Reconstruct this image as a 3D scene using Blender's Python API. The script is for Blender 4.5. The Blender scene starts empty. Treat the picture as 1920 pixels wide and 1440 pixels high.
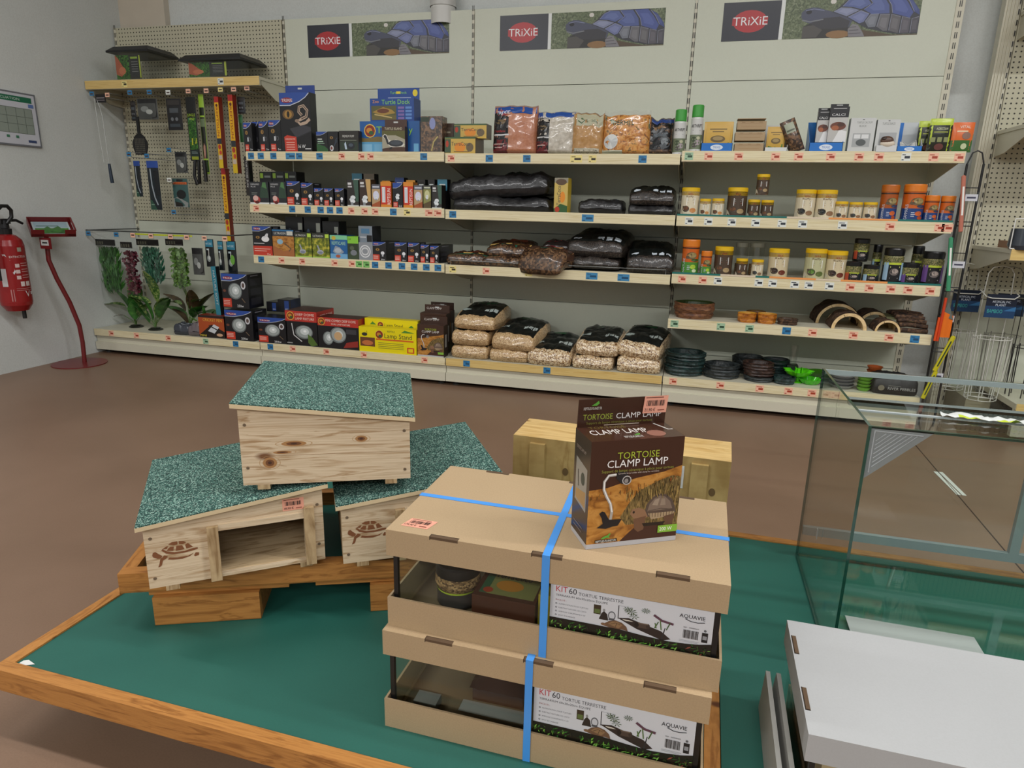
import bpy, math, random
from mathutils import Vector, Matrix, noise
# ------------------------------------------------------------------ camera, world, lights, exposure
S = bpy.context.scene
C = S.collection
W = 1.33                                   # width of one shelving bay
cam = bpy.data.cameras.new('camera'); cam_o = bpy.data.objects.new('camera', cam); C.objects.link(cam_o)
cam.sensor_width = 36; cam.lens = 1248.3943 / 1920 * 36; cam.clip_start = .02
def cam_axes(yaw, pitch, roll):
    cy, sy, cp, sp = math.cos(yaw), math.sin(yaw), math.cos(pitch), math.sin(pitch)
    f = Vector((sy*cp, cy*cp, sp)); r = Vector((cy, -sy, 0)); u = r.cross(f)
    cr, sr = math.cos(roll), math.sin(roll)
    return cr*r + sr*u, cr*u - sr*r, f
r_, u_, f_ = cam_axes(-.2586, -.2580, .0241)
m_ = Matrix((r_, u_, -f_)).transposed().to_4x4(); m_.translation = (2.7744, -4.3166, 1.0929)
cam_o.matrix_world = m_
S.camera = cam_o
S.view_settings.view_transform = 'Standard'; S.view_settings.look = 'None'
S.view_settings.gamma = 1; S.view_settings.use_curve_mapping = False
S.view_settings.exposure = -0.02
S.cycles.use_denoising = True
S.cycles.max_bounces = 8; S.cycles.transparent_max_bounces = 24
S.cycles.caustics_reflective = False; S.cycles.caustics_refractive = False
w = bpy.data.worlds.new('hall'); S.world = w; w.use_nodes = True
w.node_tree.nodes['Background'].inputs[0].default_value = (.96, 1, 1.02, 1)
w.node_tree.nodes['Background'].inputs[1].default_value = .36
def tube_row(x, y, z, sx, power, sy=.12, col=(1, 1, 1)):
    l = bpy.data.lights.new('tube_light', 'AREA'); l.shape = 'RECTANGLE'; l.size = sx; l.size_y = sy
    l.energy = power; l.color = col
    o = bpy.data.objects.new('tube_light', l); C.objects.link(o); o.location = (x, y, z)
for x, y, sx, p in [(-0.1, -7.6, 2.0, 150), (3.2, -8.0, 2.4, 110), (5.8, -8.0, 2.4, 150),
                    (0.0, -3.3, 2.4, 52), (3.2, -3.3, 2.4, 58), (5.9, -3.0, 2.4, 85)]:
    tube_row(x, y, 3.6, sx, p)

# ------------------------------------------------------------------ materials
def lin(h):
    h = h.lstrip('#'); v = [int(h[i:i+2], 16)/255 for i in (0, 2, 4)]
    return tuple(x/12.92 if x <= .04045 else ((x+.055)/1.055)**2.4 for x in v) + (1,)
MATS = {}
def base(name, rough=.5, metal=0, coat=0):
    m = bpy.data.materials.new(name); m.use_nodes = True
    b = m.node_tree.nodes['Principled BSDF']
    b.inputs['Roughness'].default_value = rough; b.inputs['Metallic'].default_value = metal
    b.inputs['Coat Weight'].default_value = coat; b.inputs['Coat Roughness'].default_value = .12
    return m, m.node_tree.nodes, m.node_tree.links, b
def coords(N, L, scale=(1, 1, 1)):
    t = N.new('ShaderNodeTexCoord'); mp = N.new('ShaderNodeMapping'); mp.inputs['Scale'].default_value = scale
    L.new(t.outputs['Object'], mp.inputs['Vector']); return mp.outputs[0]
def ramp(N, L, fac, stops):
    r = N.new('ShaderNodeValToRGB'); e = r.color_ramp.elements
    while len(e) < len(stops): e.new(.5)
    for i, (p, c) in enumerate(stops): e[i].position = p; e[i].color = lin(c)
    L.new(fac, r.inputs[0]); return r.outputs[0]
def tex(N, L, vec, kind='noise', scale=5, detail=4, dist=0):
    if kind == 'noise':
        n = N.new('ShaderNodeTexNoise'); n.inputs['Detail'].default_value = detail; n.inputs['Distortion'].default_value = dist
        o = n.outputs[0]
    else:
        n = N.new('ShaderNodeTexVoronoi'); o = n.outputs['Color'] if kind == 'cells' else n.outputs['Distance']
    n.inputs['Scale'].default_value = scale; L.new(vec, n.inputs['Vector']); return o
def bump(N, L, b, h, strength=.3, dist=.01):
    n = N.new('ShaderNodeBump'); n.inputs['Strength'].default_value = strength; n.inputs['Distance'].default_value = dist
    L.new(h, n.inputs['Height']); L.new(n.outputs[0], b.inputs['Normal'])
def speckle(name, stops, scale=150, rough=.6, coat=0, kind='cells', bs=.3, vs=(1, 1, 1), dist=0, metal=0):
    m, N, L, b = base(name, rough, metal, coat); v = coords(N, L, vs)
    t = tex(N, L, v, kind, scale, 5, dist)
    if kind == 'cells':
        s = N.new('ShaderNodeSeparateColor'); L.new(t, s.inputs[0]); t = s.outputs[0]
    L.new(ramp(N, L, t, stops), b.inputs['Base Color'])
    if bs: bump(N, L, b, t, bs, .004)
    return m
def wood(name, light, mid, dark, along=(1, 14, 14), rough=.55, knots=True):
    m, N, L, b = base(name, rough); v = coords(N, L, along)
    t = tex(N, L, v, 'noise', 3.2, 6, 1.2)
    c = ramp(N, L, t, [(.3, mid), (.45, light), (.56, light), (.63, mid), (.72, light)])
    v2 = coords(N, L, (along[0]*.8, along[1]*4, along[2]*4)); t2 = tex(N, L, v2, 'noise', 6, 3)
    mx = N.new('ShaderNodeMix'); mx.data_type = 'RGBA'; mx.blend_type = 'MULTIPLY'; mx.inputs[0].default_value = .45
    L.new(c, mx.inputs[6]); L.new(ramp(N, L, t2, [(.3, '#c9b9a4'), (.6, '#ffffff')]), mx.inputs[7])
    out = mx.outputs[2]
    if knots:
        v3 = coords(N, L, (4, 9, 9)); t3 = tex(N, L, v3, 'dist', 1.0)
        mk = N.new('ShaderNodeMix'); mk.data_type = 'RGBA'
        L.new(ramp(N, L, t3, [(.05, '#ffffff'), (.10, '#000000')]), mk.inputs[0]); L.new(out, mk.inputs[6]); mk.inputs[7].default_value = lin(dark)
        out = mk.outputs[2]
    L.new(out, b.inputs['Base Color']); bump(N, L, b, t2, .15, .002)
    return m
def clear(name, tint='#ffffff', f=.06, extra=.0, rough=.05):
    m = bpy.data.materials.new(name); m.use_nodes = True; N = m.node_tree.nodes; L = m.node_tree.links
    N.remove(N['Principled BSDF']); out = N['Material Output']
    t = N.new('ShaderNodeBsdfTransparent'); t.inputs[0].default_value = lin(tint)
    g = N.new('ShaderNodeBsdfGlossy'); g.inputs['Roughness'].default_value = rough
    lw = N.new('ShaderNodeLayerWeight'); lw.inputs[0].default_value = .5; fr = N.new('ShaderNodeMath'); fr.operation = 'POWER'; fr.inputs[1].default_value = 5; L.new(lw.outputs['Facing'], fr.inputs[0])
    ad = N.new('ShaderNodeMath'); ad.operation = 'ADD'; ad.inputs[1].default_value = extra+.04; L.new(fr.outputs[0], ad.inputs[0])
    mx = N.new('ShaderNodeMixShader'); L.new(ad.outputs[0], mx.inputs[0]); L.new(t.outputs[0], mx.inputs[1]); L.new(g.outputs[0], mx.inputs[2])
    L.new(mx.outputs[0], out.inputs[0]); return m
def film(name, col, amount, rough=.2):
    """cloudy plastic: part see-through, part diffuse sheen"""
    m, N, L, b = base(name, rough); b.inputs['Base Color'].default_value = lin(col); b.inputs['Alpha'].default_value = amount
    return m
def pegboard():
    m, N, L, b = base('pegboard', .5); t = N.new('ShaderNodeTexCoord'); sp = N.new('ShaderNodeSeparateXYZ'); L.new(t.outputs['Object'], sp.inputs[0])
    def cell(o, s):
        a = N.new('ShaderNodeMath'); a.operation = 'MULTIPLY'; a.inputs[1].default_value = 1/s; L.new(o, a.inputs[0])
        f = N.new('ShaderNodeMath'); f.operation = 'FRACT'; L.new(a.outputs[0], f.inputs[0])
        q = N.new('ShaderNodeMath'); q.operation = 'SUBTRACT'; q.inputs[1].default_value = .5; L.new(f.outputs[0], q.inputs[0]); return q.outputs[0]
    cb = N.new('ShaderNodeCombineXYZ'); L.new(cell(sp.outputs[0], .025), cb.inputs[0]); L.new(cell(sp.outputs[2], .025), cb.inputs[1])
    ln = N.new('ShaderNodeVectorMath'); ln.operation = 'LENGTH'; L.new(cb.outputs[0], ln.inputs[0])
    L.new(ramp(N, L, ln.outputs['Value'], [(.15, '#2a261c'), (.2, '#bdb9a1')]), b.inputs['Base Color']); return m
def concrete(name, a, c, rough, s=3, b_=.05, fine=120, amt=.3):
    m, N, L, b = base(name, rough); v = coords(N, L)
    t = tex(N, L, v, 'noise', s, 5, .5); t2 = tex(N, L, v, 'noise', fine, 3)
    mx = N.new('ShaderNodeMix'); mx.data_type = 'RGBA'; mx.blend_type = 'MULTIPLY'; mx.inputs[0].default_value = amt
    L.new(ramp(N, L, t, [(.3, a), (.7, c)]), mx.inputs[6]); L.new(ramp(N, L, t2, [(.35, '#d8d4d0'), (.6, '#ffffff')]), mx.inputs[7])
    L.new(mx.outputs[2], b.inputs['Base Color']); bump(N, L, b, t2, b_, .003); return m
SPECIAL = {
 'wall': lambda: concrete('wall_paint', '#ced3d0', '#d4d8d5', .8, 3, .05, 120, .2),
 'floor': lambda: concrete('floor_resin', '#775e4b', '#886d59', .42, 1.3, .03, 260, .25),
 'panel': lambda: concrete('panel_cream', '#c8ccbb', '#ccd0bf', .45, 1.5, .0, 120, .06),
 'pegboard': pegboard,
 'steel_cream': lambda: concrete('steel_cream', '#c8c4b0', '#cdc9b5', .4, 2, 0, 120, .06),
 'rail_wood': lambda: wood('pale_price_rail', '#e4dab6', '#d9cca0', '#b79a60', (1, 20, 20), .4, False),
 'rail_gold': lambda: wood('golden_price_rail', '#dcc07c', '#cfae66', '#b79a60', (1, 20, 20), .4, False),
 'table_green': lambda: concrete('green_table_lining', '#1b574c', '#205d51', .55, 4, .02, 300, .15),
 'wood_edge': lambda: wood('varnished_pine', '#b47c3f', '#94602c', '#5a2f14', (2.2, 16, 16), .4),
 'wood_edge_y': lambda: wood('varnished_pine_y', '#b47c3f', '#94602c', '#5a2f14', (16, 2.2, 16), .4),
 'wood_nest': lambda: wood('raw_fir', '#d4c0a2', '#ab8d68', '#6e4526', (1.6, 18, 18), .6),
 'wood_trim': lambda: wood('raw_fir_trim', '#b89f79', '#8f734e', '#6e4526', (12, 12, 1.5), .6, False),
 'wood_inner': lambda: wood('raw_fir_inner', '#c9b08a', '#a58a63', '#6e4526', (2, 10, 10), .7),
 'ply': lambda: wood('plywood', '#d8b87c', '#cba767', '#7d5a30', (1.5, 5, 5), .5),
 'ply_side': lambda: wood('plywood_face', '#a8905c', '#957b49', '#5e4322', (3, 3, 1.2), .5),
 'felt': lambda: speckle('green_mineral_felt', [(.1, '#0c2522'), (.4, '#1f4640'), (.7, '#356258'), (.84, '#7ba092'), (.95, '#9dbaad')], 480, .9, 0, 'cells', .6),
 'card': lambda: concrete('brown_cardboard', '#ab9270', '#b09876', .75, 2, .06, 400, .25),
 'card_white': lambda: concrete('white_cardboard', '#a9aaaa', '#aeafaf', .6, 2, .02, 300, .08),
 'chips': lambda: speckle('wood_chips', [(.1, '#6b4a2e'), (.35, '#b39268'), (.6, '#d2b88f'), (.9, '#ecdcbf')], 190, .35, .5),
 'chips_fine': lambda: speckle('beech_chips', [(.1, '#8a6742'), (.4, '#bd9a6c'), (.9, '#d9bf95')], 300, .35, .5),
 'soil': lambda: speckle('dark_soil', [(.2, '#120f0d'), (.6, '#2b2420'), (.9, '#4a4038')], 240, .4, .3),
 'bark': lambda: speckle('bark_chunks', [(.1, '#2b1c13'), (.5, '#4f3725'), (.9, '#7d5d40')], 90, .4, .6),
 'pellets': lambda: speckle('feed_pellets', [(.1, '#4a3420'), (.5, '#8a6a45'), (.9, '#b08e62')], 260, .5),
 'pellets_green': lambda: speckle('green_pellets', [(.1, '#39401f'), (.5, '#6a6a3a'), (.9, '#92875a')], 260, .5),
 'sand_red': lambda: speckle('red_sand', [(.3, '#a9694a'), (.7, '#bd7f5e')], 90, .3, .9, 'noise'),
 'sand_white': lambda: speckle('white_sand', [(.3, '#a79f90'), (.7, '#cfc8ba')], 60, .3, .9, 'noise'),
 'sand_tan': lambda: speckle('tan_sand', [(.3, '#a5783f'), (.7, '#bb8f55')], 60, .3, .9, 'noise'),
 'shavings': lambda: speckle('orange_shavings', [(.3, '#4f3418'), (.45, '#b8742c'), (.58, '#d9a058'), (.7, '#5f4a34'), (.8, '#c9b08a')], 26, .3, .9, 'noise', .3, (1, 1, 1), 2),
 'meadow': lambda: speckle('meadow_photo', [(.3, '#39442c'), (.5, '#5d6a48'), (.65, '#7e8768'), (.8, '#a8a898')], 45, .35, 0, 'noise', 0, (1, 1, 1), 2),
 'desert': lambda: speckle('desert_photo', [(.3, '#7a4a1e'), (.45, '#a8702e'), (.6, '#c08a44'), (.75, '#8a5426')], 30, .25, 0, 'noise', 0, (1, 1, 2), 1),
 'drygrass': lambda: speckle('dry_grass_photo', [(.35, '#3f321c'), (.5, '#6a5832'), (.65, '#94794a'), (.75, '#8a6430')], 110, .25, 0, 'noise', 0, (3, 1, .7), 1),
 'jungle': lambda: speckle('jungle_photo', [(.3, '#0f1a0c'), (.5, '#24501b'), (.62, '#4f8a2c'), (.72, '#152410')], 60, .25, 0, 'noise', 0, (1, 1, 1), 2),
 'foliage_y': lambda: speckle('yellow_foliage_photo', [(.3, '#2d3a12'), (.5, '#6f7a1f'), (.65, '#c8bd45'), (.8, '#4a5a1a')], 40, .3, 0, 'noise', 0),
 'rock': lambda: speckle('brown_rock_resin', [(.3, '#3f2416'), (.5, '#6d4327'), (.7, '#8a5f3c')], 28, .55, 0, 'noise', .8, (1, 1, 3), 1),
 'rock_orange': lambda: speckle('orange_rock_resin', [(.3, '#7a3f0e'), (.5, '#b0691c'), (.7, '#c9862f')], 35, .45, 0, 'noise', .8, (1, 1, 2), 1),
 'rock_dark': lambda: speckle('slate_resin', [(.3, '#101414'), (.5, '#262c2d'), (.7, '#3c4344')], 35, .4, 0, 'noise', .9, (1, 1, 2), 1),
 'rock_green': lambda: speckle('dark_green_resin', [(.3, '#0c1a1a'), (.5, '#1a2e2d'), (.7, '#2c4542')], 35, .4, 0, 'noise', .9, (1, 1, 2), 1),
 'rock_choc': lambda: speckle('chocolate_resin', [(.3, '#1a100d'), (.5, '#33211b'), (.7, '#4d362c')], 35, .4, 0, 'noise', .9, (1, 1, 2), 1),
 'log_bark': lambda: speckle('log_bark', [(.3, '#1c120c'), (.5, '#3f2a1c'), (.7, '#6a4d35')], 50, .8, 0, 'noise', 1, (1, 1, 1), 1),
 'log_wood': lambda: wood('log_wood', '#e3c795', '#cfae78', '#8a6238', (4, 4, 4), .6, False),
 'glass': lambda: clear('glass', '#fbfefc', .06, -.018, .0),
 'acrylic': lambda: clear('clear_plastic', '#fbfcfb', .06, .02, .12),
 'filmbag': lambda: film('cloudy_film', '#c9cabf', .22),
 'glass_edge': lambda: speckle('glass_edge_green', [(.3, '#123a2f'), (.7, '#1c4a3c')], 20, .1, .5, 'noise', 0),
 'profile': lambda: speckle('grey_plastic_profile', [(.3, '#69777a'), (.7, '#75837f')], 8, .25, .3, 'noise', 0),
 'leaf_green': lambda: speckle('leaf_green', [(.3, '#1f4a1c'), (.6, '#3f7a2f'), (.8, '#6fa04a')], 30, .4, 0, 'noise', .2),
 'leaf_varie': lambda: speckle('leaf_variegated', [(.35, '#2a4f1f'), (.5, '#4a7030'), (.6, '#9aa860'), (.75, '#35562a')], 60, .4, 0, 'noise', .2),
 'leaf_brown': lambda: speckle('leaf_reddish', [(.3, '#2a2414'), (.6, '#4f3a24'), (.8, '#3f5528')], 30, .4, 0, 'noise', .2),
 'leaf_red': lambda: speckle('leaf_dark_red', [(.3, '#3a1420'), (.6, '#6a2a38'), (.8, '#8a4450')], 60, .4, 0, 'noise', .2),
 'leaf_teal': lambda: speckle('leaf_blue_green', [(.3, '#173f30'), (.6, '#2b6a4f'), (.8, '#5a9a78')], 60, .4, 0, 'noise', .2),
 'leaf_lime': lambda: speckle('leaf_light_green', [(.3, '#2f4f1c'), (.6, '#5f8a34'), (.8, '#a9c070')], 90, .4, 0, 'noise', .2),
 'chrome': lambda: speckle('chrome', [(.3, '#c8cccc'), (.7, '#dddfe0')], 5, .15, 0, 'noise', 0, (1, 1, 1), 0, 1),
 'blackbag': lambda: speckle('black_film', [(.3, '#121214'), (.6, '#222224'), (.8, '#333336')], 38, .38, .3, 'noise', 1.0),
 'clothblk': lambda: speckle('black_print_film', [(.3, '#0c0f0f'), (.7, '#171d1c')], 40, .35, .3, 'noise', .8),
}
def M(k):
    if k in MATS: return MATS[k]
    if k in SPECIAL: m = SPECIAL[k]()
    else:
        c, _, r = k.partition('/'); r = float(r) if r else .38
        m, N, L, b = base('print_' + c.lstrip('#'), r)
        v = coords(N, L); t = tex(N, L, v, 'noise', 9, 2); q = lin(c)
        mx = N.new('ShaderNodeMix'); mx.data_type = 'RGBA'; L.new(t, mx.inputs[0])
        mx.inputs[6].default_value = tuple(x*.93 for x in q[:3]) + (1,); mx.inputs[7].default_value = tuple(min(1, x*1.05) for x in q[:3]) + (1,)
        L.new(mx.outputs[2], b.inputs['Base Color'])
    MATS[k] = m; return m

# ------------------------------------------------------------------ mesh builder
class MB:
    def __init__(s): s.v = []; s.f = []; s.m = []; s.keys = []; s.M = Matrix(); s.sm = []
    def mi(s, k):
        if k not in s.keys: s.keys.append(k)
        return s.keys.index(k)
    def add(s, vs, fs, k, smooth=False):
        n = len(s.v); s.v += [s.M @ Vector(p) for p in vs]; i = s.mi(k)
        for f in fs: s.f.append([n+a for a in f]); s.m.append(i); s.sm.append(smooth)
    def box(s, x0, x1, y0, y1, z0, z1, k, kt=None, ks=None):
        v = [(x0,y0,z0),(x1,y0,z0),(x1,y1,z0),(x0,y1,z0),(x0,y0,z1),(x1,y0,z1),(x1,y1,z1),(x0,y1,z1)]
        s.add(v, [(0,3,2,1),(0,1,5,4),(2,3,7,6)], k); s.add(v, [(4,5,6,7)], kt or k); s.add(v, [(1,2,6,5),(3,0,4,7)], ks or k)
    def prism(s, pts, y0, y1, k, kf=None):
        """outline pts (x,z) extruded along y"""
        n = len(pts); v = [(x, y0, z) for x, z in pts] + [(x, y1, z) for x, z in pts]
        s.add(v, [tuple(range(n))], kf or k); s.add(v, [tuple(range(2*n-1, n-1, -1))], k)
        s.add(v, [((i+1) % n, i, n+i, n+(i+1) % n) for i in range(n)], k)
    def lathe(s, prof, k, seg=24, cx=0, cy=0, ks=None, sx=1, sy=1):
        v = []; 
        for r, z in prof: v += [(cx+sx*r*math.cos(2*math.pi*i/seg), cy+sy*r*math.sin(2*math.pi*i/seg), z) for i in range(seg)]
        for j in range(len(prof)-1):
            s.add(v, [(j*seg+i, j*seg+(i+1) % seg, (j+1)*seg+(i+1) % seg, (j+1)*seg+i) for i in range(seg)], (ks[j] if ks else k), True)
            
    def tube(s, path, r, k, seg=8, cap=True):
        P = [Vector(p) for p in path]; rs = r if isinstance(r, (list, tuple)) else [r]*len(P); v = []
        up = Vector((0, 0, 1)); t0 = (P[1]-P[0]).normalized()
        if abs(t0.dot(up)) > .95: up = Vector((1, 0, 0))
        a = t0.cross(up).normalized()
        for i, p in enumerate(P):
            t = (P[min(i+1, len(P)-1)] - P[max(i-1, 0)]).normalized(); a = (a - t*a.dot(t)).normalized(); b = t.cross(a)
            v += [p + rs[i]*(math.cos(2*math.pi*j/seg)*a + math.sin(2*math.pi*j/seg)*b) for j in range(seg)]
        f = [(i*seg+j, i*seg+(j+1) % seg, (i+1)*seg+(j+1) % seg, (i+1)*seg+j) for i in range(len(P)-1) for j in range(seg)]
        s.add(v, f, k, True)
        if cap: s.add(v, [tuple(range(seg))[::-1], tuple(range((len(P)-1)*seg, len(P)*seg))], k)
    def grid(s, fn, nu, nv, kf, smooth=True):
        v = [fn(i/nu, j/nv) for j in range(nv+1) for i in range(nu+1)]
        by = {}
        for j in range(nv):
            for i in range(nu):
                k = kf(i/nu+.5/nu, j/nv+.5/nv) if callable(kf) else kf
                a = j*(nu+1)+i; by.setdefault(k, []).append((a, a+1, a+nu+2, a+nu+1))
        n = len(s.v); s.v += [s.M @ Vector(p) for p in v]
        for k, fs in by.items():
            i = s.mi(k)
            for f in fs: s.f.append([n+a for a in f]); s.m.append(i); s.sm.append(smooth)
    def build(s, name, parent=None, loc=(0, 0, 0), rz=0, bevel=0):
        me = bpy.data.meshes.new(name); me.from_pydata([tuple(p) for p in s.v], [], s.f)
        for k in s.keys: me.materials.append(M(k))
        me.polygons.foreach_set('material_index', s.m); me.polygons.foreach_set('use_smooth', s.sm); me.update()
        o = bpy.data.objects.new(name, me); C.objects.link(o); o.location = loc; o.rotation_euler = (0, 0, rz)
        if parent: o.parent = parent
        if bevel:
            b = o.modifiers.new('bevel', 'BEVEL'); b.width = bevel; b.segments = 2; b.limit_method = 'ANGLE'
        return o
def tag(o, label=None, cat=None, group=None, kind=None):
    if label: o['label'] = label
    if cat: o['category'] = cat
    if group: o['group'] = group
    if kind: o['kind'] = kind
    return o
def thing(name, label, cat, loc=(0, 0, 0), rz=0, group=None):
    o = bpy.data.objects.new(name, None); C.objects.link(o); o.location = loc; o.rotation_euler = (0, 0, rz); o.empty_display_size = .05
    return tag(o, label, cat, group)
def part(name, parent, fn, loc=(0, 0, 0), rz=0, bevel=0):
    b = MB(); fn(b); return b.build(name, parent, loc, rz, bevel)
def copy_tree(o, parent=None):
    c = o.copy(); C.objects.link(c); c.parent = parent
    for ch in list(o.children): copy_tree(ch, c)
    return c

# ------------------------------------------------------------------ printed artwork, draped on a surface map f(u, v, layer)
TXT = {}
def text_geo(s):
    if s not in TXT:
        cu = bpy.data.curves.new('t', 'FONT'); cu.body = s; cu.size = 1; cu.resolution_u = 2; cu.offset = 0
        o = bpy.data.objects.new('t', cu); C.objects.link(o)
        dg = bpy.context.evaluated_depsgraph_get(); me = o.evaluated_get(dg).to_mesh()
        v = [(p.co.x, p.co.y) for p in me.vertices]; f = [tuple(p.vertices) for p in me.polygons]
        o.evaluated_get(dg).to_mesh_clear(); bpy.data.objects.remove(o); bpy.data.curves.remove(cu)
        xs = [p[0] for p in v]; ys = [p[1] for p in v]
        TXT[s] = ([(x-min(xs), y-min(0, min(ys)*0)) for x, y in v], f, max(xs)-min(xs))
    return TXT[s]
def art(mb, items, f, aspect=1., sub=1):
    """u 0..1 across, v 0..1 up; aspect = width/height of the area"""
    for n, it in enumerate(items):
        t = it[0]; ly = (n+1)*min(1, 28/len(items))
        if t == 'r':
            _, u0, v0, u1, v1, k = it
            mb.grid(lambda a, b: f(u0+(u1-u0)*a, v0+(v1-v0)*b, ly), sub, sub, k, False)
        elif t == 'e':
            _, cu, cv, ru, rv, k = it; q = 20 if ru > .1 else 12
            v = [f(cu, cv, ly)] + [f(cu+ru*math.cos(2*math.pi*i/q), cv+rv*math.sin(2*math.pi*i/q), ly) for i in range(q)]
            mb.add(v, [(0, 1+i, 1+(i+1) % q) for i in range(q)], k)
        elif t == 'p':
            _, pts, k = it; mb.add([f(a, b, ly) for a, b in pts], [tuple(range(len(pts)))], k)
        elif t == 'l':
            _, pts, wd, k = it; P = [Vector((a*aspect, b)) for a, b in pts]; L_ = []; R_ = []
            for i, p in enumerate(P):
                d = (P[min(i+1, len(P)-1)]-P[max(i-1, 0)]).normalized(); nn = Vector((-d.y, d.x))*wd/2
                L_.append(p+nn); R_.append(p-nn)
            v = [f(p.x/aspect, p.y, ly) for p in R_+L_]; q = len(P)
            mb.add(v, [(i, i+1, q+i+1, q+i) for i in range(q-1)], k)
        elif t == 't':
            _, u, v0, h, s_, k = it[:6]; wmax = it[6] if len(it) > 6 else None; rot = it[7] if len(it) > 7 else 0
            pts, fs, wd = text_geo(s_); sc = h/.70*(aspect if rot else 1); sx = sc
            if wmax: sx = wmax*(aspect if not rot else 1)/wd
            if rot: g = [f(u - y*sc/aspect, v0 + x*sx, ly) for x, y in pts] if rot > 0 else [f(u + y*sc/aspect, v0 - x*sx, ly) for x, y in pts]
            else: g = [f(u + x*sx/aspect, v0 + y*sc, ly) for x, y in pts]
            mb.add(g, fs, k)
def barcode(u0, v0, u1, v1, k='#1c1c1c', n=14, seed=1):
    r = random.Random(seed); out = []; x = u0; st = (u1-u0)/n
    for i in range(n): out.append(('r', x, v0, x+st*(.25+.5*r.random()), v1, k)); x += st
    return out
def sticker(u0, v0, u1, v1, price, bg='#e8a48c'):
    w_, h_ = u1-u0, v1-v0
    return [('r', u0, v0, u1, v1, bg)] + [('r', u0+.06*w_, v0+.88*h_, u0+.8*w_, v0+.93*h_, '#5a2a20')] + barcode(u0+.12*w_, v0+.42*h_, u0+.9*w_, v0+.75*h_) + [('t', u0+.06*w_, v0+.12*h_, .18*h_, price, '#2a1410', .45*w_), ('r', u0+.62*w_, v0+.14*h_, u0+.9*w_, v0+.2*h_, '#8a4a3c')]
# ------------------------------------------------------------------ the room
XL = -1.39; YB = .13
def struct(name, fn): o = part(name, None, fn); o['kind'] = 'structure'; return o
struct('floor', lambda b: b.box(XL-.2, 9, -12, YB+.2, -.1, 0, 'floor'))
struct('wall_left', lambda b: b.box(XL-.15, XL, -12, YB+.15, 0, 4.2, 'wall'))
struct('wall_back', lambda b: b.box(XL, 9, YB, YB+.15, 0, 4.2, 'wall'))
struct('ceiling', lambda b: b.box(XL-.15, 9, -12, YB+.15, 4.2, 4.3, '#b9b9b4'))
struct('trim_1', lambda b: b.box(XL, XL+.39, YB-.05, YB, 0, 4.2, '#c9bfae'))
def pipe(b):
    b.lathe([(.078, 2.2), (.078, 4.2)], '#cfcfca', 24, 1.115, YB-.085); b.lathe([(.083, 2.3), (.083, 2.36)], '#c6c6c1', 24, 1.115, YB-.085)
struct('trim_2', pipe)

def joint(b):
    b.tube([(3.925, -.56, 0), (3.885, -2.0, 0), (3.86, -6, 0)], .0025, '#3f2c20/.8', 6)
struct('trim_3', joint)
# ------------------------------------------------------------------ shelving bays
TAGC = {'b': '#2f78a8', 'o': '#ecb79c', 'w': '#dfe3dc', 'y': '#e6d68c', 't': '#9fbf9f', 'g': '#7fbf6a', 'B': '#3f84b0', 'O': '#ecb79c', 'Y': '#e6d68c'}
def price_tag(parent, x, y, z, c, seed):
    wd = .043 if c in 'bowytg' else .066
    if c == 'O': wd = .05
    b = MB(); b.box(-wd/2, wd/2, -.0006, 0, -.019, .019, TAGC[c])
    ink = {'b': '#1d4a6c', 'B': '#1d4a6c', 'o': '#a33f28', 'O': '#a33f28', 'w': '#2c3038', 'y': '#3c3420', 'Y': '#3c3420', 't': '#2c4a34', 'g': '#2c5a24'}[c]
    r = random.Random(seed)
    art(b, [('r', .1, .72, .1+.7*r.random()**.5, .82, ink), ('r', .35, .32, .9, .62, ink), ('r', .08, .1, .3, .2, ink)], lambda u, v, l: (-wd/2+wd*u, -.0007-.00006*l, -.019+.038*v))
    b.build('price_tag', parent, (x, y, z))
SD = .50          # shelf depth
def shelf(parent, x0, x1, z, tags=(), rail='rail_wood', depth=SD, strips=(), bd=None, skip_bracket=False):
    s = MB(); t = .032
    s.box(x0+.004, x1-.004, -depth, -.005, z-.018, z, 'steel_cream')
    s.box(x0+.004, x1-.004, -depth-.003, -depth, z-.05, z+.003, rail)
    s.box(x0+.004, x1-.004, -depth, -depth+.012, z-.052, z-.018, 'steel_cream')
    if strips:
        for a, b_, k in strips: s.box(a, b_, -depth-.0045, -depth+.004, z+.003, z+.012, k)
    o = s.build('shelf', parent)
    if not skip_bracket:
        for xx in (x0+.012, x1-.012):
            b = MB(); pts = [(-.003, z-.018), (-depth+.03, z-.018), (-depth+.03, z-.045), (-.12, z-.12), (-.003, z-.13)]
            v = [(xx-.0015, y, q) for y, q in pts] + [(xx+.0015, y, q) for y, q in pts]; n = 5
            b.add(v, [tuple(range(n)), tuple(range(2*n-1, n-1, -1))] + [((i+1) % n, i, n+i, n+(i+1) % n) for i in range(n)], 'steel_cream')
            b.build('shelf_bracket', o)
    for i, (x, c) in enumerate(tags): price_tag(o, x, -depth-.0032, z-.024, c, i)
    return o
def upright(parent, x, h, wd=.014):
    b = MB(); b.box(x-wd/2, x+wd/2, .0, .05, 0, h, 'steel_cream')
    for i in range(int(h/.05)):
        b.box(x-.0065, x-.0025, -.0012, 0, .06+i*.05, .09+i*.05, '#2b2a24'); b.box(x+.0025, x+.0065, -.0012, 0, .06+i*.05, .09+i*.05, '#2b2a24')
    return b.build('upright', parent)
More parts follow.
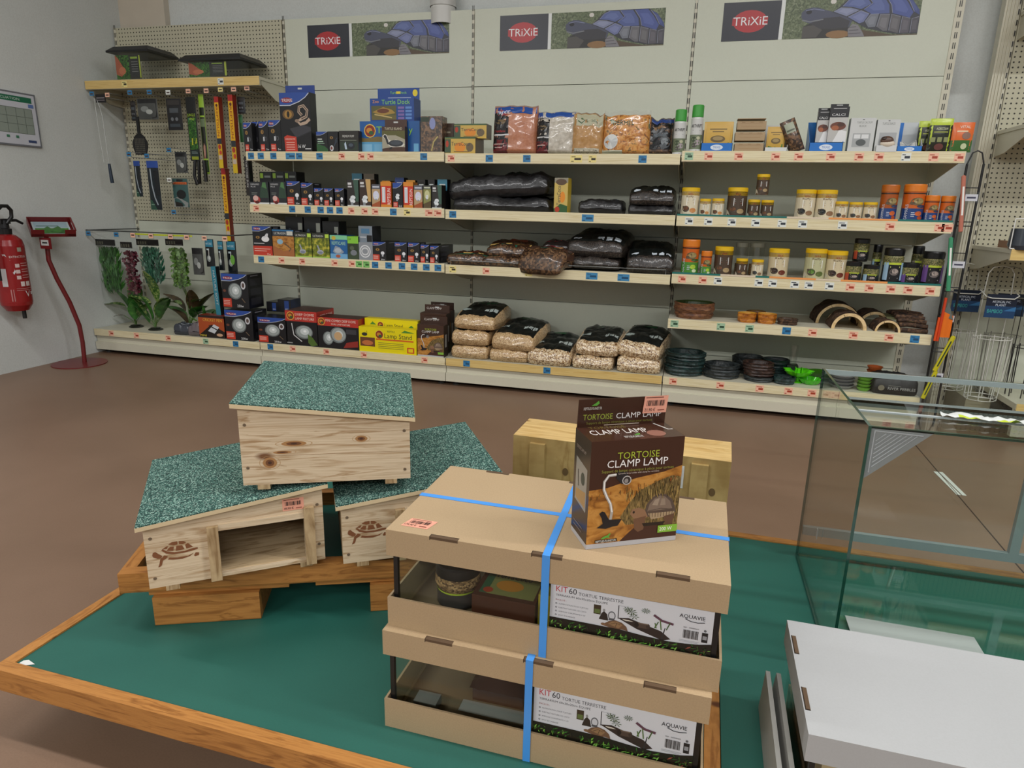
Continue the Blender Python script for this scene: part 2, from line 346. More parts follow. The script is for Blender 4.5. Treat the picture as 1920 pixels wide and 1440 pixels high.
def base_unit(parent, x0, x1, tags, rail='rail_wood', depth=.496, z=.177):
    def fn(b):
        b.box(x0+.002, x1-.002, -depth, 0, z-.03, z, 'steel_cream')
        b.box(x0+.002, x1-.002, -depth+.015, -depth+.03, .03, z-.03, 'steel_cream')
        b.box(x0+.002, x1-.002, -depth-.002, -depth+.016, .03, .085, 'steel_cream')
    o = part('base_plinth', parent, fn)
    part('price_rail', parent, lambda b: b.box(x0+.004, x1-.004, -depth-.004, -depth, z-.045, z+.002, rail))
    for xx in (x0+.05, x1-.05): part('levelling_foot', parent, lambda b: b.lathe([(0, .03), (.012, .03), (.012, .008), (.022, .006), (.022, 0), (0, 0)], '#3a3a38', 12, xx, -depth+.06))
    for i, (x, c) in enumerate(tags): price_tag(o, x, -depth-.0044, z-.022, c, i+50)
def back(parent, x0, x1, zs, k, name='back_panel'):
    for a, b_ in zip(zs[:-1], zs[1:]):
        part(name, parent, lambda b: b.box(x0+.0085, x1-.0085, .004, .016, a+.0018, b_-.0018, k))
H = 2.271
ZS = [.02, .22, .5035, .939, 1.395, 1.8287, H]
bay = thing('shelving_bay', 'leftmost cream shelving bay with pegboard back beside the left wall', 'shelf', (0, 0, 0), group='wall shelving bays')
part('pegboard_panel', bay, lambda b: b.box(-1.383, -.017, .004, .016, .939, H, 'pegboard')); back(bay, -1.4, 0, [.02, .5035, .937], 'panel')
upright(bay, -1.37, H, .02)
base_unit(bay, -1.385, 0, [(-1.23, 'o'), (-1.01, 'o'), (-.74, 'o'), (-.43, 't'), (-.19, 'b')])
o_ = shelf(bay, -1.385, 0, 1.868, [(-1.05, 'y'), (-.29, 'w')], 'rail_gold', .30)
bay = thing('shelving_bay', 'second cream shelving bay holding bulb and lamp cartons', 'shelf', group='wall shelving bays')
back(bay, 0, W, ZS, 'panel'); upright(bay, 0, H)
base_unit(bay, 0, W, [(.08, 'b'), (.25, 'o'), (.5, 'o'), (.77, 'o'), (1.19, 'o')])
shelf(bay, 0, W, 1.396, [(.04, 'b'), (.11, 'b'), (.2, 'b'), (.32, 'B'), (.38, 'b'), (.52, 'b'), (.67, 'o'), (.8, 'o'), (.86, 'o'), (1.2, 'b')])
shelf(bay, 0, W, 1.079, [(.05, 'o'), (.31, 'b'), (.42, 'b'), (.51, 'b'), (.575, 'b'), (.64, 'b'), (.72, 'o'), (.81, 'o'), (.88, 'o'), (1.0, 'b'), (1.09, 'y'), (1.23, 'O'), (1.285, 'O')])
shelf(bay, 0, W, .758, [(.06, 'b'), (.21, 'o'), (.36, 'o'), (.59, 'o'), (.71, 'o'), (.76, 'g'), (.81, 'g'), (.87, 'b'), (.96, 'b'), (1.05, 'b'), (1.13, 'b'), (1.21, 'b'), (1.285, 'b')])
bay = thing('shelving_bay', 'third cream shelving bay holding sacks and bags of substrate', 'shelf', group='wall shelving bays')
back(bay, W, 2*W, ZS, 'panel'); upright(bay, W, H)
base_unit(bay, W, 2*W, [(1.47, 'b'), (1.98, 'b')], 'rail_gold')
shelf(bay, W, 2*W, 1.388, [(1.37, 'o'), (1.6, 'b'), (1.82, 'b'), (2.1, 'Y'), (2.19, 'y'), (2.46, 'b')])
shelf(bay, W, 2*W, 1.074, [(1.38, 'b'), (2.18, 'B')])
o_ = shelf(bay, W, 2*W, .754, [(1.38, 'y'), (1.59, 'o'), (1.85, 'y'), (2.22, 'B'), (2.4, 'B')])
def lip(b):
    b.tube([(W+.03, -.49, .756), (W+.03, -.49, .782), (2*W-.03, -.49, .782), (2*W-.03, -.49, .756)], .0018, '#8a8d8a/.2', 6)
part('wire_lip', o_, lip)
TE, OR, WT = '#1f6f66', '#e89a55', '#d9c9b0'
bay = thing('shelving_bay', 'fourth cream shelving bay holding yellow lidded tubs', 'shelf', group='wall shelving bays')
back(bay, 2*W, 3*W, ZS, 'panel'); upright(bay, 2*W, H); upright(bay, 3*W+.005, H, .04)
base_unit(bay, 2*W, 3*W, [(2.72, 'o'), (2.98, 'o'), (3.19, 'o'), (3.34, 'o'), (3.46, 'o'), (3.58, 'o')])
shelf(bay, 2*W, 3*W, 1.404, [(2.7, 't'), (2.8, 'o'), (2.95, 'o'), (3.13, 'o'), (3.24, 'o'), (3.39, 'o'), (3.52, 'o'), (3.61, 'o'), (3.73, 'w'), (3.85, 'o'), (3.96, 'o')])
shelf(bay, 2*W, 3*W, 1.073, [(2.73, 'w'), (2.83, 'w'), (2.95, 'w'), (3.07, 'w'), (3.2, 'w'), (3.3, 'w'), (3.49, 'w'), (3.71, 'o'), (3.93, 'o'), (3.965, 'O')], strips=[(2*W+.005, 3.22, TE), (3.22, 3.42, WT), (3.42, 3.74, OR), (3.74, 3*W-.005, TE)])
shelf(bay, 2*W, 3*W, .762, [(2.72, 'o'), (2.83, 'o'), (2.91, 'w'), (3.12, 'w'), (3.19, 'w'), (3.3, 'w'), (3.37, 'w'), (3.47, 'w'), (3.57, 'o'), (3.66, 'o'), (3.76, 'o'), (3.84, 'o'), (3.94, 'o')], strips=[(2*W+.005, 2.92, TE), (2.92, 3.1, WT), (3.1, 3.17, TE), (3.17, 3.4, OR), (3.4, 3.52, WT), (3.52, 3.74, OR), (3.74, 3*W-.005, TE)])
shelf(bay, 2*W, 3*W, .512, [(2.7, 't'), (2.95, 't'), (3.1, 't'), (3.29, 'b'), (3.42, 'o'), (3.62, 'o'), (3.79, 'o'), (3.91, 'b')], depth=.5)
# right hand gondola, seen past the gap
g = thing('shelving_bay', 'cream pegboard shelving bay at the right edge with hanging wire baskets', 'shelf', group='wall shelving bays')
part('pegboard_panel', g, lambda b: b.box(4.275, 5.6, .004, .016, .66, 2.5, 'pegboard')); part('back_panel', g, lambda b: b.box(4.275, 5.6, .004, .016, .03, .657, 'panel'))
def up2(b):
    b.box(4.20, 4.27, -.0, .06, 0, 2.5, 'steel_cream')
    for q in (4.21, 4.225, 4.24, 4.255): b.box(q, q+.004, -.006, 0, 0, 2.5, 'steel_cream')
    for i in range(48): b.box(4.259, 4.265, -.0075, -.006, .06+i*.05, .085+i*.05, '#2b2a24')
part('upright', g, up2)
shelf(g, 4.27, 5.6, 1.55, (), 'rail_gold', .40)
shelf(g, 4.27, 5.6, 2.12, (), 'rail_gold', .40)
shelf(g, 4.255, 5.6, .955, (), 'rail_gold', .5)
base_unit(g, 4.4, 5.6, [(4.6, 'y')], 'rail_gold', .55, .2)
def basecover(b): b.box(4.27, 4.39, -.3, 0, .02, .15, '#8f8a72')
part('side_cover', g, basecover)

# ------------------------------------------------------------------ banners above the shelves
def banner(x, wd, z, h, label):
    b = MB(); y = .003
    b.box(-wd/2, wd/2, 0, .0008, 0, h, '#dfe2e0/.3')
    def sq(u0, u1): return lambda u, v, l: (-wd/2 + wd*(u0+(u1-u0)*u), -.0004-.00008*l, h*v)
    f = sq(0, .305); asp = .305*wd/h
    art(b, [('r', 0, 0, 1, 1, '#1d1f2b/.3'), ('e', .48, .5, .3, .29, '#b01f24/.3'), ('r', .17, .4, .79, .6, '#b01f24/.3'), ('t', .185, .40, .22, 'TRiXiE', '#e8e8ea/.3', .6)], f, asp)
    g_ = sq(.325, 1); A = []
    A += [('r', 0, 0, 1, 1, 'meadow'), ('e', .36, .9, .022, .06, '#d8d4cc'), ('l', [(.36, .85), (.31, .6)], .02, '#6a6a48')]
    A += [('p', [(.15, .0), (.15, .3), (.2, .38), (.3, .3), (.5, .3), (.5, .0)], '#2a2926'), ('e', .42, .08, .09, .1, '#8d6a40'), ('p', [(.55, .2), (.7, .1), (.82, .02), (1, .02), (1, 0), (.6, 0)], '#54432e')]
    A += [('p', [(.15, .02), (.15, .3), (.25, .34), (.3, .2), (.26, .02)], '#4d4a46')]
    A += [('p', [(.13, .55), (.13, .66), (.155, .735), (.2, .78), (.25, .77), (.3, .71), (.36, .65), (.42, .6), (.52, .42), (.5, .25), (.38, .22), (.28, .24), (.2, .38), (.15, .44)], '#474b60')]
    A += [('p', [(.2, .38), (.3, .5), (.42, .52), (.5, .4), (.49, .25), (.38, .22), (.28, .24)], '#343339'), ('l', [(.14, .47), (.2, .42), (.3, .47)], .03, '#777a80'), ('e', .185, .665, .022, .055, '#11121a'), ('l', [(.16, .7), (.22, .74), (.3, .69)], .02, '#7b82a2')]
    A += [('p', [(.36, .64), (.41, .76), (.45, .9), (.5, 1), (.86, 1), (.93, .85), (.97, .7), (1, .5), (1, .03), (.86, .03), (.75, .1), (.63, .2), (.56, .32), (.47, .5)], '#31333c')]
    sc = [([(.37, .65), (.42, .74), (.5, .72), (.56, .66), (.47, .52)], '#7f86a5'), ([(.43, .77), (.47, .92), (.52, .985), (.6, .97), (.64, .8), (.57, .68), (.51, .74)], '#54639a'),
          ([(.61, .985), (.65, .82), (.59, .67), (.65, .55), (.78, .55), (.77, .75), (.72, .985)], '#4c5b94'), ([(.735, .985), (.785, .75), (.8, .55), (.93, .42), (.95, .55), (.9, .8), (.85, .985)], '#445393'), ([(.87, .97), (.915, .8), (.955, .56), (.995, .48), (.99, .6), (.93, .86)], '#3a4780'),
          ([(.48, .5), (.57, .65), (.635, .56), (.6, .36), (.57, .33)], '#6b74a0'), ([(.61, .37), (.645, .55), (.705, .55), (.69, .23), (.64, .22)], '#70747f'), ([(.7, .23), (.715, .54), (.785, .53), (.78, .12), (.75, .12)], '#66656a'),
          ([(.79, .12), (.795, .53), (.865, .46), (.86, .05)], '#5c5a5e'), ([(.87, .05), (.875, .46), (.935, .41), (.935, .05)], '#54515a'), ([(.945, .05), (.945, .4), (.995, .44), (.995, .05)], '#48464f')]
    for p, k in sc:
        A.append(('p', p, k)); cx = sum(q[0] for q in p)/len(p); cy = sum(q[1] for q in p)/len(p)
        A.append(('p', [(cx+(q[0]-cx)*.6, cy+(q[1]-cy)*.6) for q in p], '#'+''.join('%02x' % min(255, int(k[i:i+2], 16)+14) for i in (1, 3, 5))))
        A.append(('l', [(cx+(q[0]-cx)*.97, cy+(q[1]-cy)*.97) for q in p[:3]], .012, '#8f93a6'))
    A += [('p', [(.5, .0), (.49, .2), (.52, .32), (.56, .3), (.6, .12), (.62, 0)], '#7d7b80'), ('l', [(.5, .24), (.55, .25)], .015, '#45444a'), ('l', [(.5, .16), (.57, .17)], .015, '#45444a'), ('l', [(.5, .08), (.59, .09)], .015, '#45444a')]
    art(b, A, g_, .675*wd/h)
    o = b.build('banner', None, (x, y, z)); tag(o, label, 'banner', 'tortoise banners above the shelves')
banner(.673, .995, 2.03, .196, 'tortoise photo banner with red oval logo, first from the left above the bulb cartons')
banner(1.997, .99, 2.03, .196, 'tortoise photo banner with red oval logo, middle one above the sand bags')
banner(3.312, 1.0, 2.036, .198, 'tortoise photo banner with red oval logo, rightmost and cut by the top of the picture')
# ------------------------------------------------------------------ cartons on the shelves
BK = '#17171b/.3'
def blue_top(v=.8): return [('p', [(0, 1), (0, v), (.35, v), (.65, v+.06), (.85, v+.13), (.97, 1)], '#2b4c9a/.3'), ('l', [(0, v-.01), (.35, v-.01), (.65, v+.05), (.85, v+.12), (.97, .99)], .014, '#c4c9d8'),
                            ('e', .24, v+.075, .19, .045, '#8f2430'), ('t', .07, v+.05, .05, 'TRIXIE', '#e6e6ea', .36)]
def eye(u, v, s=1): return [('e', u, v, .17*s, .075*s, '#6d5230'), ('e', u, v, .11*s, .06*s, '#a8803f'), ('e', u, v, .04*s, .05*s, '#140e0a')]
def redlab(u0, v0, u1, v1): return [('r', u0, v0, u1, v1, '#c8402c/.3')] + [('r', u0+.06*(u1-u0), v0+(v1-v0)*q, u0+.8*(u1-u0), v0+(v1-v0)*(q+.07), '#e8c8bc') for q in (.3, .5, .7)]
def dome(u, v, ru, rv): return [('e', u, v, ru, rv, '#6f7676/.2'), ('e', u+.01, v+.01, ru*.86, rv*.86, '#9aa2a0/.2'), ('e', u+.02, v+.02, ru*.5, rv*.5, '#c9d0cf/.2'), ('e', u+.03, v+.03, ru*.18, rv*.18, '#eef2f2/.2')]
def spiral(u, v, s=1): return [('e', u, v+.06*s, .2*s, .07*s, '#dfe3e6'), ('e', u-.08*s, v-.01, .2*s, .06*s, '#cfd5da'), ('e', u-.02, v-.07*s, .2*s, .06*s, '#e6eaec'), ('r', u-.18*s, v-.2*s, u+.02, v-.1*s, '#8a8f94')]
def zm(u, v, r, a): return [('e', u, v, r, r*a, '#e0c04a'), ('e', u, v, r*.86, r*.86*a, '#8a2a1a'), ('e', u-.1*r, v+.1*r, r*.5, r*.4*a, '#c88a30'), ('e', u+.2*r, v-.3*r*a, r*.4, r*.3*a, '#2f5a30')]
SUNT = lambda k: [('p', [(.55, 1), (1, 1), (1, .2), (.75, .2)], k)]
ART = {
 'heater': lambda a: blue_top(.82) + eye(.35, .66) + [('l', [(.5, .55), (.62, .48), (.75, .5), (.8, .42), (.7, .36), (.6, .42), (.66, .5)], .02, '#5a5a60'), ('r', .42, .36, .56, .5, '#c6c8cc')] + redlab(.14, .04, .56, .26) + [('t', .7, .06, .06, '5m', '#e6e6e6')],
 'snake_box': lambda a: blue_top(.80) + eye(.27, .64, 1.1) + [('l', [(.72, .62), (.62, .68), (.64, .76), (.78, .78), (.9, .7), (.86, .6), (.7, .56), (.56, .52), (.66, .47), (.85, .5), (.97, .56)], .052, '#b7a08c'),
    ('l', [(.72, .62), (.62, .68), (.64, .76), (.78, .78), (.9, .7), (.86, .6), (.7, .56)], .018, '#4f3f36'), ('e', .55, .53, .07, .03, '#8f7a68'), ('p', [(.3, .4), (.75, .46), (.99, .42), (.99, .36), (.5, .25)], '#3a3a40'), ('p', [(.3, .4), (.5, .25), (.99, .36), (.99, .34), (.5, .225)], '#232328'),
    ('p', [(.12, .0), (.1, .26), (.2, .29), (.5, .26), (.53, .0)], '#c23c2a'), ('t', .14, .21, .026, 'HEIZMATTE', '#efd8d0', .32)] + [('r', .16, q, .44, q+.012, '#e6b6a8') for q in (.04, .08, .12, .16)] + [('t', .55, .07, .06, '16 W', '#f0f0f0', .24), ('r', .78, .05, .97, .065, '#c8c8c8')],
 'algae_box': lambda a: blue_top(.84)[:2] + [('p', [(0, 0), (1, 0), (1, .15), (.7, .3), (0, .42)], '#2c5a30'), ('r', .1, .5, .6, .55, '#a8c8b0'), ('r', .1, .42, .7, .45, '#88a890'), ('r', .1, .62, .5, .66, '#d0d4d0')],
 'eye_box': lambda a: eye(.35, .7) + [('l', [(.6, .3), (.9, .7)], .03, '#3a4a60'), ('e', .35, .2, .18, .14, '#cfd0d2'), ('e', .33, .2, .1, .08, '#7a3a30'), ('e', .8, .55, .12, .1, '#2c3440')],
 'pump_box': lambda a: [('r', 0, 0, 1, .06, '#d6d2c8'), ('t', .18, .7, .1, 'PREMIUM PUMP', '#d8d8d0', .6), ('r', .05, .1, .95, .5, '#2c3a2c'), ('p', [(.3, .14), (.26, .4), (.34, .5), (.4, .14)], '#b8c8d8'), ('e', .6, .3, .2, .16, '#1d2128'), ('e', .6, .34, .12, .08, '#46525e'), ('r', .05, .55, .9, .58, '#7f8a78')],
 'dock_big': lambda a: zm(.17, .7, .1, a) + [('t', .28, .62, .22, 'Turtle', '#8cc63e', .4), ('t', .82, .62, .22, 'y', '#8cc63e'), ('p', [(0, .35), (.5, .35), (.5, .48), (.3, .52), (.1, .46), (0, .5)], '#7a6a3c'), ('r', 0, 0, .5, .35, '#5fa3cc'), ('r', .03, .05, .2, .28, '#86bcdc'), ('r', .24, .05, .45, .28, '#74b0d4'), ('r', .9, .05, .98, .3, '#6fb0d8')],
 'dock_top': lambda a: [('t', .06, .80, .13, 'Zoo', '#e8a030'), ('t', .27, .74, .2, 'Turtle Dock', '#86d048', .64), ('r', .03, .05, .6, .68, '#5a5a34'), ('r', .03, .05, .6, .25, '#6b6236'), ('p', [(.05, .4), (.3, .62), (.5, .5), (.58, .35), (.3, .25)], '#a8873f'), ('e', .3, .45, .14, .1, '#6a3a24'), ('l', [(.1, .3), (.5, .15)], .05, '#c9b070')] + [('r', .64+.17*(i % 2), .08+.15*(i//2), .78+.17*(i % 2), .18+.15*(i//2), ['#7f6aa8', '#5f8ac8'][i % 2]) for i in range(8)],
 'island_box': lambda a: [('r', 0, 0, 1, .84, '#a5a08c'), ('p', [(0, 0), (1, 0), (1, .2), (.6, .24), (0, .14)], '#4a3226'), ('p', [(.0, .84), (1, .84), (1, .5), (.6, .66), (0, .66)], '#5b5a2c'), ('t', .12, .87, .09, 'TURTLE ISLAND', '#d6d2b4', .76),
    ('p', [(.03, .6), (.1, .72), (.2, .68), (.28, .5), (.42, .45), (.6, .5), (.85, .45), (.98, .3), (.9, .22), (.4, .2), (.25, .3), (.12, .52)], '#d9d6cc'), ('p', [(.06, .6), (.1, .68), (.18, .66), (.26, .48), (.3, .3), (.22, .32), (.13, .54)], '#26292e'), ('e', .6, .35, .32, .13, '#2c3036'), ('e', .6, .37, .24, .08, '#434a52'), ('p', [(.35, .2), (.3, .12), (.4, .12), (.45, .22)], '#1d2024')],
 'brick_dark': lambda a: [('r', .1, .2, .9, .75, '#5a4a3c'), ('r', .2, .4, .7, .5, '#b0a890')],
 'coco': lambda a: [('r', 0, .9, 1, 1, '#3f5a34'), ('r', 0, 0, 1, .06, '#d8b040'), ('r', .0, .08, .2, .88, '#41553c'), ('e', .08, .6, .05, .2, '#b03a20'), ('e', .5, .4, .18, .28, '#e08c2a'), ('e', .82, .4, .12, .26, '#6a5a40'), ('t', .22, .5, .22, 'TerraCoco', '#20283c', .6), ('r', .3, .12, .8, .17, '#7a5a28')],
 'coco_up': lambda a: [('r', .0, .86, 1, 1, '#8f8a78'), ('e', .5, .88, .4, .09, '#5a4634'), ('p', [(0, 0), (1, 0), (1, .2), (.5, .26), (0, .12)], '#2f5a2c'), ('e', .25, .1, .18, .08, '#b03a20'), ('e', .62, .45, .2, .16, '#e08c2a'), ('t', .48, .22, .28, 'TerraCoco', '#20283c', .55, 1)],
 'calci': lambda a: [('r', 0, .0, 1, .7, '#b9b8b4'), ('p', [(.3, 0), (1, 0), (1, .3), (.6, .36)], '#dfe0e0'), ('e', .5, .45, .42, .12, '#6a3a28'), ('e', .35, .4, .2, .07, '#a05c38'), ('e', .65, .5, .2, .06, '#4a2a1e'), ('t', .1, .74, .07, 'CALCI', '#d8d8d8', .7), ('r', .15, .94, .85, .96, '#b8b8b8')],
 'block_pack': lambda a: [('t', .25, .84, .06, 'TURTLE CALCIUM', '#6a6e6a', .6), ('t', .36, .74, .06, 'BLOCK', '#6a6e6a', .28), ('r', .15, .15, .85, .55, '#a9acac/.15'), ('r', .2, .4, .45, .52, '#d8dada'), ('r', .5, .4, .78, .52, '#d8dada'), ('e', .5, .28, .2, .1, '#555a5a'), ('r', .46, .94, .54, .96, '#2c2c2c')],
 'shell_pack': lambda a: [('t', .22, .84, .07, 'TURTLE SNACK', '#6a6e6a', .56), ('r', .15, .2, .9, .6, '#adafb0/.15'), ('r', .46, .95, .54, .97, '#2c2c2c')],
 'infra': lambda a: [('t', .08, .86, .07, 'INFRARED', '#c8c8c8', .45), ('t', .08, .76, .06, 'PLUS', '#c8c8c8', .25), ('p', [(.7, .98), (.86, .98), (.98, .3), (.52, .3)], '#4f7a4a'), ('p', [(.6, .8), (.9, .7), (.98, .3), (.52, .3)], '#2c4434'), ('r', .1, .5, .4, .53, '#7a807a'), ('r', .1, .44, .36, .46, '#7a807a'), ('r', 0, 0, 1, .09, '#dcdcd8'), ('e', .36, .2, .18, .17, '#a83a34'), ('e', .3, .28, .14, .12, '#d8b0a8'), ('e', .38, .1, .12, .06, '#5a1c18')],
 'infra_dark': lambda a: [('r', .05, .8, .3, .95, '#9ac040'), ('r', .4, .82, .9, .88, '#8a908a'), ('r', .5, .5, .9, .6, '#7a3030')],
 'tx_bulb': lambda a: blue_top(.82) + eye(.36, .6, 1) + redlab(0, 0, .5, .34) + [('e', .74, .42, .14, .09, '#e2e4e8'), ('r', .68, .24, .8, .36, '#b8bcc4'), ('t', .62, .05, .07, '50w', '#e8e8e8', .28)],
 'tx_big': lambda a: blue_top(.84) + eye(.27, .62, .7) + [('e', .66, .57, .2, .1, '#e6e6e6'), ('p', [(.55, .6), (.8, .66), (.82, .76), (.72, .76)], '#cfcfd2'), ('r', .05, .4, .6, .43, '#b8b8b8'), ('r', 0, 0, 1, .33, '#c23c2a/.3'), ('r', .06, .22, .9, .24, '#e6b8aa'), ('r', .06, .15, .7, .17, '#e6b8aa'), ('t', .7, .03, .05, '75w', '#f0e0d8', .2)],
 'sun_dark': lambda a: SUNT('#3c5a4c') + [('r', .08, .82, .4, .9, '#d8d8d8'), ('r', .08, .72, .45, .78, '#b8b8b8'), ('r', 0, 0, 1, .06, '#d8d8d4')] + spiral(.5, .28, 1.1),
 'sun_brown': lambda a: SUNT('#c9a468') + [('r', .08, .82, .4, .9, '#d8d8d8'), ('r', .08, .72, .45, .78, '#b8b8b8'), ('r', 0, 0, 1, .06, '#d8d8d4')] + spiral(.5, .28, 1.1),
 'sun_tan': lambda a: [('r', 0, .0, 1, .8, '#b79a74'), ('p', [(0, 0), (1, 0), (1, .3), (0, .12)], '#a5532c'), ('r', .1, .86, .9, .92, '#c8ccd8'), ('e', .5, .52, .36, .2, '#d6d8ec')] + spiral(.55, .45, .7),
 'sun_green': lambda a: [('r', 0, 0, 1, .84, '#8a8a4f'), ('p', [(0, 0), (1, 0), (1, .35), (0, .2)], '#5a4a2c'), ('r', .1, .88, .9, .94, '#c8ccb8'), ('e', .5, .6, .34, .2, '#c8c896')] + spiral(.5, .5, .7),
 'repti': lambda a: [('r', 0, 0, 1, .92, '#c8361f/.3'), ('r', 0, .84, 1, 1, '#d8892c'), ('r', .12, .2, .44, .8, '#e8e2dc'), ('l', [(.2, .24), (.2, .74), (.36, .74), (.36, .24)], .03, '#b8c8e0'), ('t', .92, .12, .3, 'REPTISUN', '#f0e8e0', .62, 1), ('r', .0, 0, 1, .12, '#d8892c')],
 'tx_sun': lambda a: blue_top(.8)[:2] + spiral(.5, .45, .9) + redlab(.05, .02, .5, .24) + [('t', .6, .04, .07, '5.0', '#e8e8e8', .3)],
 'ultra_dark': lambda a: [('t', .42, .4, .14, 'ULTRASUN', '#9aa0a8', .55), ('r', .72, .62, .95, .85, '#b8bcb0'), ('e', .24, .5, .12, .2, '#5a6a80')],
 'ultra_tan': lambda a: [('r', 0, 0, 1, .76, 'desert'), ('p', [(0, 0), (1, 0), (1, .3), (.5, .2), (0, .4)], '#a5673a'), ('t', .08, .82, .09, 'ULTRASUN', '#d8d8d0', .55), ('e', .35, .55, .14, .1, '#8fb4c8'), ('l', [(.55, .5), (.7, .4), (.85, .3), (.75, .2)], .05, '#6a5238'), ('r', 0, .94, 1, 1, '#2f6f9f'), ('r', .68, .8, .96, .95, '#c8c8bc')],
 'ultra_green': lambda a: [('r', 0, 0, 1, .8, 'foliage_y'), ('r', 0, 0, 1, .06, '#9ac04a'), ('t', .06, .85, .08, 'ULTRASUN', '#d8d8d0', .6), ('r', .76, .82, .98, .97, '#b8d84a'), ('l', [(.3, .52), (.42, .3)], .06, '#9aa0ac'), ('e', .46, .24, .19, .09, '#a9adb8'), ('e', .46, .22, .14, .05, '#7c8494')],
 'care_blue': lambda a: [('r', 0, .82, 1, 1, '#7fc89a'), ('e', .22, .88, .12, .09, '#c8b040'), ('t', .1, .6, .14, 'REPTICARE', '#a8d8b0', .8), ('p', [(.15, .3), (.3, .55), (.55, .5), (.8, .3), (.5, .15)], '#8f9ca8'), ('e', .45, .36, .2, .1, '#b4bcc4'), ('r', 0, 0, 1, .22, '#6fa8d0'), ('e', .45, .12, .14, .07, '#b05a3c')],
 'care_green': lambda a: [('r', 0, .7, 1, 1, '#86c83c'), ('r', .05, .3, .95, .7, '#2c3a24'), ('e', .55, .3, .3, .12, '#7a7f86'), ('e', .4, .5, .2, .09, '#56604a'), ('t', .08, .84, .09, '24', '#30402c')],
 'fan_box': lambda a: [('e', .45, .5, .4, .36, '#d8dadc'), ('e', .45, .5, .33, .29, '#8d9298'), ('e', .45, .5, .28, .23, '#d0d2d4'), ('e', .45, .5, .2, .15, '#8d9298')],
 'fan_top': lambda a: [('r', .2, .55, .8, .85, '#4f7a9a'), ('r', .6, .05, .98, .45, '#17171a'), ('r', .1, .3, .55, .36, '#c8ccd0')],
 'cricket': lambda a: [('r', 0, 0, 1, .9, '#a84a20'), ('p', [(0, .1), (.5, .6), (1, .3), (1, .0), (0, 0)], '#1d1512'), ('t', .18, .74, .13, 'CRICKET PEN', '#e0b040', .74), ('p', [(.35, .3), (.6, .62), (.8, .5), (.6, .2)], '#c8ccd0'), ('l', [(.4, .55), (.85, .3)], .05, '#22201e'), ('e', .8, .15, .12, .07, '#c8a080'), ('t', .04, .04, .09, 'MINI', '#d8c040', .24)],
 'tx_dome': lambda a: blue_top(.8) + dome(.5, .5, .26, .24) + [('e', .82, .68, .09, .12, '#c8c8cc'), ('e', .82, .68, .05, .07, '#5a4a44')] + redlab(.02, .03, .34, .28) + [('e', .1, .5, .06, .04, '#6a4030'), ('l', [(.74, .3), (.86, .18)], .03, '#6a5a48'), ('t', .55, .04, .07, '250w', '#e8e8e8', .24)],
 'dark_carton': lambda a: [('r', .5, .1, .85, .9, '#28427f'), ('r', .55, .2, .8, .3, '#8a90a8')],
 'dark_carton2': lambda a: [('r', .1, .5, .9, .56, '#3a3a40')],
 'deep_dome': lambda a: [('r', 0, .7, 1, 1, '#b8352c/.3')] + zm(.17, .85, .12, a) + [('t', .32, .87, .07, 'DEEP DOME', '#ecd8cc', .6), ('t', .32, .75, .07, 'LAMP FIXTURE', '#ecd8cc', .6), ('l', [(.2, .64), (.25, .3), (.5, .12)], .03, '#c8c8c8')] + dome(.58, .4, .28, .2) + [('p', [(.7, .35), (.85, .25), (1, .05), (.8, 0), (.7, .1)], '#4f6a2c'), ('r', .02, .05, .2, .08, '#8a8a8a')],
 'combo_dome': lambda a: [('r', 0, .73, 1, 1, '#b8352c/.3')] + zm(.1, .86, .085, a) + [('t', .2, .87, .08, 'MINI COMBO DEEP DOME', '#ecd8cc', .74), ('t', .34, .77, .055, 'DUAL LAMP FIXTURE', '#ecd8cc', .46)] + dome(.25, .33, .13, .22) + dome(.5, .45, .2, .26) + [('e', .5, .42, .1, .14, '#c8a478'), ('p', [(.62, .04), (.98, .1), (.98, .3), (.7, .22)], '#8f2c24'), ('r', .7, .5, .95, .66, '#3a3a3e')],
 'lamp_stand': lambda a: zm(.36, .72, .075, a) + [('t', .45, .6, .19, 'Lamp Stand', '#20261c', .47), ('t', .5, .83, .07, 'REPTILE', '#2c5a2c', .13), ('r', .30, .5, .95, .56, '#d2601c'), ('r', .02, .22, .28, .58, '#6a3f24'), ('e', .15, .36, .1, .1, '#c0703c'), ('e', .1, .7, .05, .07, '#2c2c24'), ('r', .14, .66, .145, .84, '#2c2c24'), ('p', [(.74, .85), (.8, .95), (.9, .9), (.97, .86)], '#4f8a2c'), ('r', .84, .06, .96, .28, '#c83c24'), ('r', .86, .1, .94, .24, '#e8c81c')] + [('r', .34, q, .78, q+.02, '#8a8a30') for q in (.18, .25, .32, .39)],
 'lamp_stand_back': lambda a: zm(.3, .6, .06, a) + [('t', .38, .5, .22, 'Lamp Stand', '#20261c', .34), ('r', .5, .2, .95, .3, '#d2601c'), ('p', [(.1, .6), (.15, .8), (.22, .6)], '#4f8a2c'), ('p', [(.82, .5), (.88, .7), (.94, .5)], '#4f8a2c')],
 'sun_blank': lambda a: [],
 'bark_pouch': lambda a: [('e', .55, .8, .14, .16, '#8a93c0'), ('l', [(.5, .05), (.6, .3), (.8, .45)], .04, '#b0a060'), ('r', 0, .85, .4, .98, '#2c3a2c')],
 'kraft': lambda a: [('r', .1, .75, .9, .79, '#8a6a44')] + [('r', u, .85, u+.12, .9, '#8a6a44') for u in (.15, .45, .75)] + [('r', .15, .35, .85, .38, '#a07c52')],
}
